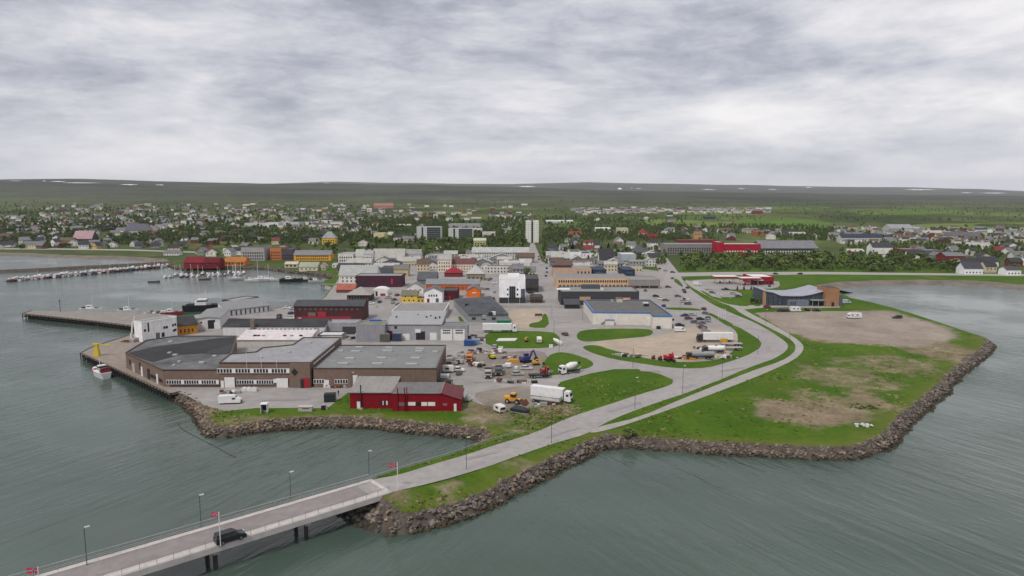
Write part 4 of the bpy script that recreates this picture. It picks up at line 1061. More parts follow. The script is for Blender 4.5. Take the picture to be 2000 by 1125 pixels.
# ---- red barn
def red_barn():
    A = G(684, 798); root = thing('red_barn', 'crimson timber barn with grey roofs on the cove lawn', 'barn', A)
    mr = siding('barn_red', c255(128, 6, 24, 0.85), streak=0.18); foot(A.x, G(900,800).x, A.y-2, A.y+18)
    w1 = (G(769,798)-A).x; w2 = (G(900,803)-A).x; h = zat(A, 767)
    d1 = 13.5; dz = G(800,803).y - A.y
    v, f = extrx([(0,-.5),(0,h),(d1,h+1.2),(d1,-.5)], 0, w1); link('wall', mk('wall', v, f, mr), root)
    mroof = mat('weathered_sheet_roof', (0.225, 0.215, 0.205), 0.7, 0.14, 0.5, stretch=(3, 0.15, 1), fine=0.8)
    link('roof', mk('roof', *slab([(-.3,-.4,h+.2),(w1,-.4,h+.2),(w1,d1,h+1.45),(-.3,d1,h+1.45)], .2), mroof), root)
    # right part: level roof falling away to the right end
    xf = (G(862,803)-A).x; hR = 5.2; hE = 3.4
    v, f = extr([(w1,-.5),(w2,-.5),(w2,hE),(xf,hR),(w1,hR)], dz, dz+11.5); link('wall', mk('wall', v, f, mr), root)
    link('roof', mk('roof', *slab([(w1-.1,dz-.3,hR+.22),(xf,dz-.3,hR+.22),(xf,dz+11.7,hR+.3),(w1-.1,dz+11.7,hR+.3)], .2), mat('slate_felt', (0.135, 0.13, 0.13), 0.85, 0.15, 0.3, fine=0.9)), root)
    link('roof', mk('roof', *slab([(xf,dz-.3,hR+.26),(w2+.3,dz-.3,hE+.15),(w2+.3,dz+11.7,hE+.15),(xf,dz+11.7,hR+.26)], .2), mat('dark_red_sheet', (0.11, 0.018, 0.026), 0.6, 0.2, 0.5)), root)
    bx('verge_board', root, mat('pinkish_board', (0.30, 0.12, 0.12)), w1-.05, dz+5.7, hR+.05, .25, 12, .35); bx('verge_board', root, mat('pinkish_board', (0.30, 0.12, 0.12)), xf, dz+5.7, hR+.15, .3, 12, .3)
    for nm, px0, px1, z0, z1, y, m in (('door',697.5,704,0,2.1,0,M_WFRAME),('window',743,747,1.1,2.3,0,DG),('window',747.5,749.5,1.1,2.3,0,M_WFRAME),('window',750,753,1.1,2.3,0,DG),('window',754.5,757.5,1.1,2.3,0,M_WFRAME),
                                 ('window',782,795,1.6,2.6,dz,mat('grey_pane',(0.14,0.12,0.12),0.3)),('window',800,814,1.7,2.7,dz,M_WFRAME),('window',815,824,1.6,2.6,dz,DG),('window',825.5,836.5,1.6,2.7,dz,M_WFRAME),('window',838,852,1.6,2.7,dz,M_WFRAME),('sign',867,875,1.7,2.3,dz,mat('pinkish_board',(0.3,0.12,0.12))),('door',888,893,0,2.2,dz,M_WFRAME)):
        x0, x1 = (G(px0,798)-A).x, (G(px1,798)-A).x
        bx(nm, root, m, (x0+x1)/2, y-.03, z0, x1-x0, .14, z1-z0)
    cy('stove_pipe', root, M_BLACK, (G(706,798)-A).x, -.35, 0, .35, 7.2, n=8)
    for px in (780, 793.5, 798): cy('vent_pipe', root, mr, (G(px,798)-A).x, dz-.25, 0, .3, 7.0, n=8)
    bx('doorstep', root, M_CONC, (G(706,798)-A).x, -.7, 0, 1, 1, .35)
red_barn()

# ---- waterfront by the quay
def white_block():
    o = bld('ice_house', 'tall windowless-looking white block standing at the head of the quay', 'building', 279, 347, (669,657), 630, d=6, wall=wm(238,238,236,0.85), rf=M_ROOFL)
    for f0, z, s in ((0.08,4.5,1.0),(0.18,4.2,0.7),(0.63,4.4,1.0),(0.7,4.4,1.0),(0.88,4.8,.9),(0.95,5.0,.9),(0.9,2.4,.9),(0.95,2.6,.9)):
        wins(o, z, s, 1.1 if s != .7 else 4.0, 1, f0-.01, f0+.01)
    wins(o, 0.6, 1.8, 2.6, 1, .42, .44, name='door', m=mat('steel_door_grey', (0.12,0.12,0.12))); wins(o, 0.9, 1.3, 2.0, 1, .57, .59, name='door', m=M_BLACK)
    mw = wm(196,132,38,0.9)
    o2 = bld('mustard_shed', 'mustard yellow shed with black gable roof tucked behind the white block', 'shed', 348, 386, (655,651), 637, yr=619, d=16, roof='gx', wall=mw, rf=M_ROOFB)
    for i, f0 in enumerate((.15,.35,.55,.75)): wins(o2, 1.0, .7, 1.6, 1, f0-.01, f0+.01)
    o3 = bld('fish_hall', 'long white fish hall with grey sheet roof and dark open doorway', 'warehouse', 384, 431, (645,643), 623, d=30, roof='gy', hr=6.0, wall=wm(222,220,220), rf=mat('grey_sheet_roof', (0.20,0.205,0.21), 0.7, 0.1, 0.3, stretch=(3,.2,1)))
    wins(o3, 0.4, 3.2, 4.2, 1, .62, .64, name='door', m=M_BLACK); wins(o3, 3.2, .8, .8, 1, .2, .22); wins(o3, .4, 2.6, 3, 1, .85, .87, name='door', m=M_WFRAME)
    # upper deck house and its long stair-side range
    A = (440, 612)
    o4 = bld('processing_hall', 'grey roofed processing hall with white bays facing the harbour', 'warehouse', 448, 528, (618,608), 606, d=13, roof='pent', hr=6.0, wall=wm(205,205,205), rf=mat('grey_sheet_roof', (0.2,0.205,0.21)))
    wins(o4, .3, 1.6, 2.2, 8, .05, .95, name='garage_door', m=M_WFRAME); wins(o4, .3, .5, 2.6, 9, .0, 1.0, name='post', m=M_BLACK, proud=.15)
    o5 = bld('control_room', 'dark glazed upper room above the harbour processing hall', 'building', 458, 506, (607,598), 588, d=9, roof='flat', wall=wm(70,72,76), rf=M_ROOFL, cap=wm(50,52,55))
    wins(o5, 3.2, 2.0, 1.4, 7, .02, .98, m=DG)
    # long white building, black roof, with the low pale wing before it
    o6 = bld('long_white_range', 'long white building with black roof, brick chimney and a row of small windows', 'warehouse', 436, 634, 656, 638, yr=623, d=15, roof='gx', wall=wm(225,223,222), rf=M_ROOFB, over=.3)
    wins(o6, o6.h-2.0, .8, 1.1, 14, .34, .93, frame=None); wins(o6, o6.h-2.0, .7, 1.0, 1, .25, .27); wins(o6, .5, 2.4, 3.2, 1, .9, .95, name='door', m=M_CONC)
    bx('verge_board', o6.root, M_WFRAME, o6.w+.25, 3.8, o6.h+.1, .3, 8.5, .4, rx=math.atan2(o6.hr-o6.h, 7.5))
    bx('chimney', o6.root, mat('chimney_brown', (0.17,0.13,0.11)), o6.w*.30, -0.6, 0, 1.7, 1.4, 7.6)
    o7 = bld('pale_wing', 'low wing with pinkish white roof in the factory courtyard', 'building', 464, 604, 676, 664, yr=648, roof='pent', d=11, hr=4.6, wall=wm(205,200,192), rf=mat('pinkish_white_sheet', (0.52,0.48,0.48), 0.7, 0.12, 0.2, fine=.8))
    for f0, m in ((.2,M_BLACK),(.25,mat('vent_red',(0.2,.03,.04))),(.32,M_STEEL),(.62,mat('vent_red',(0.2,.03,.04))),(.72,M_STEEL),(.85,M_BLACK)): rbox(o7, 'roof_vent', m, f0, .35, 1.2, .8, .9, z=o7.h+.7)
    o = bld('grey_shed', 'plain grey metal shed between black-roofed range and green-topped hall', 'shed', 638, 697, 653, 631, yr=624, wall=wm(160,160,164), rf=M_ROOFL)
    wins(o, 0, 6.2, 3.6, 1, .55, .95, name='opening', m=mat('shed_dark_opening', (0.05,.045,.045)))
    o = bld('flat_annex', 'low white-roofed annex with black trim behind the grey factory roof', 'building', 620, 668, 664, 655, yr=648, wall=wm(190,190,190), rf=mat('white_roof', (0.5,.5,.5)), cap=M_BLACK)
    o = bld('green_topped_hall', 'tall blue-grey hall with moss on its flat roof', 'warehouse', 696, 752, 668, 635, yr=626, wall=wm(152,152,158), rf=mat('mossy_roof', (0.10,.12,.06), 0.95, .5, .3, col2=(0.24,.23,.21)))
    rbox(o, 'roof_tarpaulin', paint('blue_tarp', (0.03,.10,.35)), .5, .93, 5, 1.2, .8)
    o = bld('grey_workshop', 'wide pale grey workshop with sloping sheet roof and yard doors', 'workshop', 754, 862, 664, 634, d=22, roof='pent', hr=9.0, wall=wm(166,166,170), rf=mat('pale_grey_sheet', (0.28,.28,.29), 0.7, .08, .3, stretch=(3,.2,1)))
    for f0, w, h, m in ((.06,2.6,4,mat('dark_red_door',(0.10,.01,.02))),(.2,3.4,3.2,M_WFRAME),(.36,3.0,2.8,M_WFRAME),(.62,4.0,3.8,M_BLACK),(.85,3.0,3.2,M_WFRAME)): wins(o, 0, w, h, 1, f0, f0+.01, name='garage_door', m=m)
    wins(o, 5.0, 1.2, 1.2, 1, .17, .19, m=DG)
    for f0, f1 in ((.12,.5),(.5,.7),(.68,.5),(.75,.6),(.86,.4),(.93,.45)): rbox(o, 'roof_vent', M_BLACK, f0, f1, .7, .6, .8, z=o.h+1.3)
    rbox(o, 'roof_hood', M_WFRAME, .58, .03, 2.4, 1.8, 1.6, z=3.4)
    o = bld('garage', 'flat grey garage with two big white panelled doors', 'garage', 862, 913, 665, 637, yr=629, wall=wm(158,158,162), rf=M_ROOFG)
    for f0 in (.2,.68):
        wins(o, 0, 5.0, 5.0, 1, f0-.01, f0+.01, name='garage_door', m=M_WFRAME, proud=.06)
        for r_ in (3.1, 4.2):
            for k in range(4): wins(o, r_, .75, .55, 1, f0-.11+.073*k, f0-.10+.073*k, m=DG, proud=.1)
white_block()

# ---- streets behind
o = bld('harbour_store', 'long dark brown store with red ground floor panels on the harbour', 'warehouse', 575, 710, 626, 598, yr=586, d=13, roof='gx', wall=wm(78,44,44), rf=M_ROOFD)
wins(o, o.h-2.0, 1.1, .8, 12, .05, .95, m=mat('dull_pane', (0.10,.09,.09), .3))
panel(o, 'red_panel', paint('panel_red', (0.22,.008,.02), .6), .03, .82, .2, 2.2); panel(o, 'red_panel', paint('panel_red2', (0.30,.008,.02), .6), .34, .46, 2.2, 4.6, .08); panel(o, 'garage_door', mat('brownish_door', (0.16,.10,.09)), .2, .31, 2.3, 4.2); panel(o, 'red_panel', mat('dark_red_door', (0.10,.01,.02)), .68, .8, 2.3, 4.4)
o = bld('plum_shop', 'plum coloured flat-roofed shop with a pink sign near the tents', 'shop', 695, 784, 561, 539, yr=534, wall=wm(78,36,54), rf=mat('bluish_roof', (0.22,.23,.25)))
wins(o, 1.0, 8, 3.4, 1, .12, .2, m=mat('dark_window_band', (0.03,.02,.03))); panel(o, 'sign', paint('sign_pink', (0.6,.04,.12)), .785, .805, 2.2, 6.2, .2)
o = bld('white_warehouse', 'big white waterfront warehouse with steep pale green-grey roof', 'warehouse', 662, 735, 553, 538, yr=518, d=17, roof='gx', wall=RW, rf=mat('pale_green_roof', (0.30,.31,.29), .8, .12, .2, fine=.6))
wins(o, 3.4, 1.1, 1.1, 8); wins(o, .9, 1.1, 1.2, 8)
o = bld('grey_side_shop', 'small dark grey building right behind the plum shop', 'building', 742, 768, 540, 524, yr=519, wall=wm(95,98,102), rf=M_ROOFD)
o = bld('pavilion', 'open brown pavilion under a pale pyramid roof on the quay square', 'pavilion', 678, 721, 590, 576, yr=560, d=16, roof='hip', wall=wm(72,58,48), rf=mat('pale_tile_roof', (0.27,.255,.24)), over=1.2)
wins(o, .3, .4, 3.4, 8, .0, 1.0, name='post', m=M_TIMBER, proud=.2)
o = bld('orange_roof_shed', 'low shed with orange-red roof beside the jetty', 'shed', 657, 692, 572, 566, yr=555, d=13, roof='gx', wall=wm(110,80,70), rf=rm(166,96,80))
def tent(px0, px1, yb, yt, d, label):
    A = GL(px0, yb); w = (GL(px1, yb)-A).x; h = zat(A, yt)
    root = thing('white_tent', label, 'tent', A, 0, 'white marquees on the quay square'); m = mat('tent_canvas', (0.62,.60,.59), .8, .06, .4)
    prof = [(0,0)] + [(w/2 - w/2*math.cos(math.pi*i/8), h*.45 + h*.55*math.sin(math.pi*i/8)) for i in range(9)] + [(w,0)]
    v, f = extr(prof, 0, d); link('canopy', mk('tent', v, f, m, False), root)
    bx('doorway', root, M_BLACK, w*.35, -.02, 0, w*.12, .12, h*.6); bx('side_band', root, mat('vent_red', (.2,.03,.04)), w*.72, -.02, .1, w*.3, .1, h*.3)
tent(724, 757, 578, 563, 12, 'rounded white marquee with black doorway and red band')
tent(714, 760, 560, 551, 9, 'low white marquee before the plum shop')
o = bld('yellow_house', 'bright yellow house with olive roof on the street corner', 'house', 784, 814, 591, 577, yr=567, d=10, roof='gx', wall=wm(224,186,60,.9), rf=rm(120,118,104))
wins(o, 3.2, .9, 1.0, 2, .05, .9, frame=M_WFRAME); wins(o, .8, .9, 1.1, 3, .05, .95, frame=M_WFRAME)
o = bld('yellow_annex', 'small yellow annex joining the yellow and white houses', 'annex', 814, 829, 591, 583, yr=579, wall=wm(206,178,84), rf=M_ROOFD); wins(o, .6, .8, 1.2, 2, m=DG)
o = bld('white_gable_house', 'white gabled house with four upper windows and red doors', 'house', 829, 864, 591, 570, yr=562, d=13, roof='gy', wall=wm(240,240,242,.86), rf=rm(110,110,112))
wins(o, 3.6, .8, 1.3, 4, .2, .75, frame=M_WFRAME); wins(o, 0, 1.6, 2.4, 1, .2, .22, name='door', m=paint('door_red', (.2,.02,.03))); wins(o, .2, 1.8, 2.4, 1, .7, .73, m=mat('dull_pane', (.1,.09,.09)))
o = bld('small_white_house', 'white gabled house standing behind the yellow house', 'house', 795, 827, 574, 562, yr=553, d=10, roof='gy', wall=RW, rf=rm(130,130,128)); wins(o, 2.0, .8, 1.0, 3, frame=None)
o = bld('dark_red_shed', 'dark red flat shed beside the white gabled house', 'shed', 865, 893, 586, 568, yr=561, wall=wm(84,30,34), rf=M_ROOFD); wins(o, 0, 1.6, 2.6, 2, .1, .6, name='door', m=paint('door_red', (.2,.02,.03)))
o = bld('orange_market_hall', 'long orange timber hall under a grey sheet roof', 'hall', 832, 936, 567, 555, yr=545, d=12, roof='gx', wall=wm(205,98,38,.85), rf=mat('grey_blue_sheet', (.19,.20,.21))); wins(o, .6, 1.4, 2.0, 12, m=mat('orange_dark', (.2,.07,.02)))
o = bld('orange_gable_house', 'orange gabled house with a white sign, right of the orange hall', 'house', 911, 938, 580, 567, yr=560, d=14, roof='gy', wall=wm(222,112,44,.88), rf=rm(120,122,124)); panel(o, 'sign', M_WFRAME, .4, .72, 2.4, 3.0)
o = bld('steep_dark_house', 'house with steep dark grey roof behind the orange hall', 'house', 815, 852, 556, 546, yr=531, d=14, roof='gx', wall=wm(120,118,116), rf=rm(92,94,98))
o = bld('red_dome_hall', 'brick-red hall with rounded crimson roof below the cream block', 'hall', 868, 902, 541, 533, yr=522, d=12, roof='hip', wall=wm(118,58,54), rf=rm(150,44,62))
o = bld('cream_block', 'cream three-storey corner block with tall window rows', 'apartment block', 855, 881, 531, 507, yr=497, d=14, roof='gx', wall=wm(228,214,196,.85), rf=rm(168,166,162))
for z in (1, 4, 7): wins(o, z, .9, 1.5, 5)
o = bld('cream_terrace', 'cream terrace with a maroon roof beside the cream corner block', 'terrace', 881, 928, 529, 515, yr=505, d=12, roof='gx', wall=wm(226,208,192,.82), rf=rm(112,74,74))
for z in (.9, 3.3): wins(o, z, .8, 1.2, 8)
o = bld('hip_roof_villa', 'tan villa with pale hipped roof beside the street corner', 'villa', 911, 946, 548, 535, yr=518, d=14, roof='hip', wall=wm(150,136,110), rf=mat('pale_sheet', (.36,.36,.36))); wins(o, 1, 1.2, 1.8, 4)
o = bld('office_hall', 'low white office with light grey flat roof and window strip', 'office', 765, 868, 623, 608, yr=592, wall=wm(216,214,212), rf=mat('warm_grey_felt', (.22,.21,.20), .85, .12, .15, fine=.6), cap=M_WFRAME)
for f0, w, m in ((.1,6.5,DG),(.26,2.2,DG),(.31,1.8,DG),(.36,1.8,DG),(.5,1.6,DG),(.55,1.6,DG)): wins(o, 1.0, w, 1.5, 1, f0-.01, f0+.01, m=m)
# dark hipped hall, set askew
def dark_hall():
    pts = [(914,629),(993,629),(958,592),(886,598)]; A = G(*pts[0]); pl = [G(*p).xy - A.xy for p in pts]
    root = thing('dark_roof_hall', 'grey hall with broad dark hipped roof set askew to the street', 'hall', A); foot(A.x-8, A.x+24, A.y, A.y+40)
    h = zat(A, 613); v, f = prism(pl, -.5, h, False); link('wall', mk('wall', v, f, wm(150,152,156)), root)
    c = sum(pl, Vector((0,0)))/4; e = [c + (p-c)*1.03 for p in pl]; t = [c + (p-c)*.28 for p in pl]
    t[0] = c + (pl[0]-c)*.5; 
    v = [(p.x,p.y,h) for p in e] + [(p.x,p.y,h+2.6) for p in t]
    link('roof', mk('roof', v, [(0,1,5,4),(1,2,6,5),(2,3,7,6),(3,0,4,7),(4,5,6,7)], mat('blue_grey_felt', (.038,.041,.048), .85, .3, .12, col2=(.085,.09,.10), fine=.6)), root)
    for px, py, m in ((958,612,M_BLACK),(964,611,M_WFRAME),(912,595,M_BLACK),(946,618,M_STEEL)):
        P = G(px, py, h+1.6)-A; bx('roof_vent', root, m, P.x, P.y, h+.6, 2.0, 1.6, 1.6)
    for k in range(3): bx('window', root, DG, 3+k*5, -.03, 1.2, 2.0, .12, 1.2)
dark_hall()
o = bld('white_office', 'white modern office with black centre bay and dark ground floor', 'office', 975, 1026, 592, 545, yr=536, wall=wm(244,244,246,.88), rf=mat('white_roof', (.5,.5,.5)))
panel(o, 'base', mat('charcoal', (.035,.036,.04)), 0, 1, 0, 3.4, .12); panel(o, 'centre_bay', M_DARKGLASS, .385, .62, 3.0, 10.2, .25); panel(o, 'glass_corner', M_BLUEGLASS, .83, .99, 3.4, 8.6, .08)
for z in (4.6, 7.6): wins(o, z, 1.0, 1.2, 1, .32, .34); wins(o, z, 1.0, 1.2, 1, .69, .71)
rbox(o, 'roof_house', wm(244,244,246,.88), .55, .6, 7, 4, 1.8)
for f0 in (.46, .54): bx('bay_fin', o.root, mat('grey_fin', (.2,.2,.22)), o.w*f0, -.3, 3, .15, .15, 7)
o = bld('charcoal_block', 'charcoal flat-roofed block joined to the white office', 'building', 1027, 1052, 571, 545, yr=536, wall=wm(74,70,70), rf=M_ROOFD); wins(o, 1.2, 1.4, 2.0, 5)
o = bld('street_kiosk', 'dark open timber kiosk at the street corner', 'kiosk', 1036, 1060, 592, 580, yr=575, wall=wm(92,76,66), rf=M_ROOFD); wins(o, .6, 1.6, 1.6, 3, m=M_BLACK)
b_ = thing('garden_wall', 'long low grey wall with posters before the white office', 'wall', G(972,601)); Lw = (G(1102,601)-G(972,601)).x; bx('coping', b_, M_CONCL, Lw/2, 0, 1.3, Lw, .5, .15); bx('wall_body', b_, M_CONC, Lw/2, 0, -.3, Lw, .35, 1.65)

def supermarket():
    h = 6.6; pts = [(1158,608),(1270,609),(1275,615),(1313,615.5),(1270,585),(1140,585)]
    A = G(1158,608,h); A.z = 0; pl = [G(x,y,h).xy-A.xy for x,y in pts]; foot(A.x-8, A.x+46, A.y-6, A.y+44)
    root = thing('supermarket', 'big cream-white supermarket hall with blue roof edge', 'supermarket', A)
    mw = siding('cream_panels', c255(222,216,206,.84), streak=.10); v, f = prism(pl, -.5, h-.9, False); link('wall', mk('wall', v, f, mw), root)
    c = sum(pl, Vector((0,0)))/6; e = [c + (p-c)*1.006 for p in pl]
    mb = mat('blue_fascia', (.085,.16,.32), .6, .12, .4); v, f = prism(e, h-1.0, h, False); link('blue_fascia', mk('fascia', v, f, mb), root)
    i_ = [c + (p-c)*.965 for p in pl]; n = 6; v = [(p.x,p.y,h) for p in e] + [(p.x,p.y,h+.02) for p in i_]
    link('roof_edge', mk('edge', v, [(k,(k+1)%n,n+(k+1)%n,n+k) for k in range(n)], mb), root)
    v, f = prism(i_, h-.6, h-.3, True); link('roof', mk('roof', v, f, mat('brown_grey_felt', (.105,.10,.097), .85, .16, .15, fine=.6)), root)
    def X(px): return (G(px,634)-A).x
    yf = pl[0].y
    bx('door', root, M_BLACK, X(1188), yf-.05, 3.6, 1.6, .2, 2.0); bx('lean_to', root, mw, X(1190), yf-1.2, 0, 4.2, 2.4, 2.4); bx('lean_to_roof', root, mb, X(1190), yf-1.25, 2.4, 4.5, 2.6, .25)
    bx('stair', root, M_STEEL, X(1181), yf-.6, 1.7, 4.4, .9, .25, ry=-.5); bx('plinth', root, mat('plinth_brown', (.10,.085,.075)), X(1225), yf-.05, 0, 14, .2, .7)
    bx('loading_door', root, M_WFRAME, X(1265), yf-1.5, 0, 2.0, 3.0, 3.6); bx('door', root, M_BLACK, X(1262), yf-.08, 0, 1.2, .2, 4.4); bx('sign', root, DG, X(1309)-1.3, pl[3].y-.06, 3.9, 1.0, .2, 1.0); bx('bin', root, M_BLACK, X(1276), pl[3].y-.7, 0, 1.8, 1.2, 1.4)
    for px, py, sx, m in ((1195,589,1.6,M_STEEL),(1210,589,3.2,M_CONCL),(1261,594,2.6,M_WFRAME),(1262,597,2.6,M_BLACK)): P = G(px,py,h)-A; bx('roof_vent', root, m, P.x, P.y, h-.32, sx, 1.6, 1.3)
supermarket()
o = bld('shopping_mall', 'low mall with green-grey flat roof, tan panels and orange sign', 'mall', 1095, 1248, 596, 577, yr=561, wall=wm(70,70,72), rf=mat('green_grey_felt', (.20,.215,.205), .85, .12, .15, fine=.5))
panel(o, 'tan_panel', mat('tan_panel', (.42,.27,.14)), .24, .38, 2.8, 5.0, .1); panel(o, 'tan_panel', mat('brown_panel', (.22,.15,.11)), .7, .78, 2.4, 4.8, .1); panel(o, 'sign', paint('sign_orange', (.52,.09,.02)), .79, .89, 2.6, 4.6, .16)
for t in (.805,.83,.845,.86,.87): bx('sign_letter', o.root, M_WFRAME, o.w*t, -.2, 3.2, .9, .06, .8)
wins(o, .5, 1.5, 3.8, 6, .02, .22, m=DG); rbox(o, 'plant_room', wm(88,92,96), .42, .7, 11, 5, 2.4); rbox(o, 'roof_vent', M_WFRAME, .55, .4, 1.6, 1.4, 1.2); rbox(o, 'roof_light', M_WFRAME, .05, .5, 8, 6, .4)
o = bld('timber_porch', 'dark timber porch in front of the mall on the plaza', 'porch', 1103, 1132, 603, 595, d=9, roof='pent', hr=4.2, wall=wm(62,58,56), rf=M_ROOFD); wins(o, .1, 1.2, 1.6, 5, name='opening', m=M_BLACK)
o = bld('tan_department_store', 'long tan two-storey store with rows of narrow windows', 'store', 1086, 1228, 563, 543, yr=535, wall=wm(212,178,142,.85), rf=mat('grey_violet_felt', (.20,.195,.205)), cap=M_CONC)
wins(o, 4.0, 1.0, 1.7, 30, .03, .98); wins(o, .6, 1.6, 2.0, 18, .03, .98, m=mat('dull_pane', (.1,.09,.09)))
o = bld('flat_store_annex', 'grey flat-roofed annex stretching from the tan store to the parking', 'store', 1229, 1289, 564, 553, yr=539, wall=wm(150,146,142), rf=mat('warm_grey_felt', (.22,.21,.2))); wins(o, .5, 6, 1.6, 3, m=DG)
o = bld('red_corner_shop', 'small red corner kiosk at the end of the tan store', 'kiosk', 1230, 1240, 570, 561, yr=558, wall=wm(160,30,44), rf=M_ROOFD)
o = bld('pink_stone_block', 'pinkish two-storey block with maroon roof hut on the main street', 'building', 1081, 1155, 541, 525, yr=519, wall=wm(196,166,142,.82), rf=mat('warm_grey_felt', (.22,.21,.2))); wins(o, 2.8, 1.2, 1.8, 4, .6, .98); rbox(o, 'roof_hut', wm(92,58,58), .25, .5, 16, 4, 2.0)
for x0, x1, lab in ((1159,1184,'navy blue box building nearer the pink block'), (1217,1240,'navy blue box building nearer the parking street')):
    o = bld('navy_box', lab, 'building', x0, x1, 540, 527, yr=521, wall=wm(44,60,80), rf=wm(50,66,86)); wins(o, 2.6, 1.4, 1.0, 4, .2, .8, m=M_BLUEGLASS)
o = bld('white_cube_house', 'white cubic modern house with tall dark window', 'house', 1113, 1135, 513, 492, yr=488, wall=wm(240,240,240,.86), rf=M_ROOFD); wins(o, 4.5, 1.6, 3.4, 1, .45, .5); wins(o, .8, 5.0, 1.8, 1, .45, .5, m=mat('dull_pane', (.1,.09,.09)))
o = bld('white_flat_house', 'white flat-roofed house beside the white cubic house', 'house', 1136, 1155, 512, 495, yr=491, wall=wm(238,238,238,.86), rf=M_ROOFD); wins(o, 4.0, 1.5, 1.2, 2)
o = bld('cream_dark_roof_house', 'cream house under a very tall black roof', 'house', 1171, 1199, 522, 508, yr=486, d=16, roof='gx', wall=wm(226,220,196,.85), rf=rm(58,58,64)); wins(o, 1.2, 1.0, 1.2, 5)
o = bld('grey_lap_house', 'pale blue-grey house with white upper floor behind the tan store', 'house', 1213, 1242, 520, 499, yr=494, wall=wm(176,182,190), rf=mat('white_roof', (.5,.5,.5))); wins(o, 1.2, 4.5, .7, 2); wins(o, 4.5, 4.5, .7, 2, m=mat('dull_pane', (.1,.09,.09)))
o = bld('long_dark_roof_range', 'long range with dark slate roof running up beside the street', 'terrace', 1257, 1288, 506, 498, d=80, roof='gy', hr=9, wall=wm(214,212,208), rf=rm(82,82,92)); wins(o, 1, 1, 1.2, 3)
o = bld('low_white_row', 'low white row at the head of the main street', 'row house', 1073, 1102, 518, 508, yr=503, d=9, roof='gx', wall=RW, rf=rm(88,86,88)); wins(o, 1.2, .9, 1.1, 5)

# ---- apartment tower and slabs
def tower():
    A = GT(1027, 474); w = (GT(1052, 474)-A).x; h = zat(A, 431)-A.z; root = thing('apartment_tower', 'tall pale apartment tower split by a dark vertical slot', 'apartment tower', A)
    foot(A.x-5, A.x+w+5, A.y-5, A.y+20); mw = wm(232,230,222,.88,.06)
    for cx, nm in ((w*.21,0), (w*.79,1)):
        v, f = prism([(cx-w*.21,0),(cx+w*.21,0),(cx+w*.21,16),(cx-w*.21,16)], -1, h, True); link('wall', mk('wall', v, f, mw), root)
    bx('recess', root, mat('dark_recess', (.05,.055,.05)), w*.5, 8.5, -1, w*.2, 14, h*.97); bx('roof_house', root, wm(120,120,118), w*.45, 8, h, 6, 5, 2.2)
    for lv in range(10):
        for fx in (.08, .2, .33, .67, .8, .92): bx('window', root, mat('tower_pane', (.20,.21,.20), .3), w*fx, -.02, 1.5+lv*(h-2)/10, .9, .12, 1.2)
    for lv in range(10): bx('balcony', root, mat('balcony_dark', (.06,.075,.065)), w*.5, .9, 1+lv*(h-2)/10, w*.18, 1.2, .9)
tower()
for x0, x1, yb, yt, lab in ((814,862,470,443,'white apartment slab with green-black glass front, nearer the harbour'), (876,924,472,446,'white apartment slab with green-black glass front, nearer the tower')):
    o = bld('apartment_slab', lab, 'apartment block', x0, x1, yb, yt, d=16, wall=wm(206,208,206), rf=mat('white_roof', (.5,.5,.5))); panel(o, 'glass_front', mat('green_black_glass', (.035,.05,.045), .2), .42, .97, 1, o.h-.8, .15); panel(o, 'stair_slot', M_BLACK, .2, .27, 0, o.h-.6, .12)
    for k in range(1, 6): panel(o, 'floor_band', M_CONC, .42, .97, 1+k*(o.h-2)/6, 1.25+k*(o.h-2)/6, .2)
o = bld('pale_flat_hall', 'broad hall with very pale flat roof above the apartment slabs', 'hall', 876, 938, 449, 441, yr=433, wall=wm(170,170,172), rf=mat('pale_violet_roof', (.42,.41,.45)))
o = bld('long_grey_school', 'long pale grey three-storey block with window rows on the main street', 'school', 922, 1033, 509, 493, yr=483, d=15, roof='gx', wall=wm(206,206,202), rf=rm(176,178,176))
for z in (1.0, 3.9, 6.6): wins(o, z, 1.0, 1.3, 22)
o = bld('flat_white_shop', 'flat white shop row before the long grey block', 'shop', 975, 1036, 531, 517, yr=509, wall=wm(222,216,210), rf=mat('pale_sheet', (.36,.36,.36))); wins(o, .6, 1.6, 1.6, 10); rbox(o, 'roof_vent', M_WFRAME, .22, .5, 4, 2, 1.8); rbox(o, 'roof_vent', M_WFRAME, .75, .5, 4, 2, 1.6)

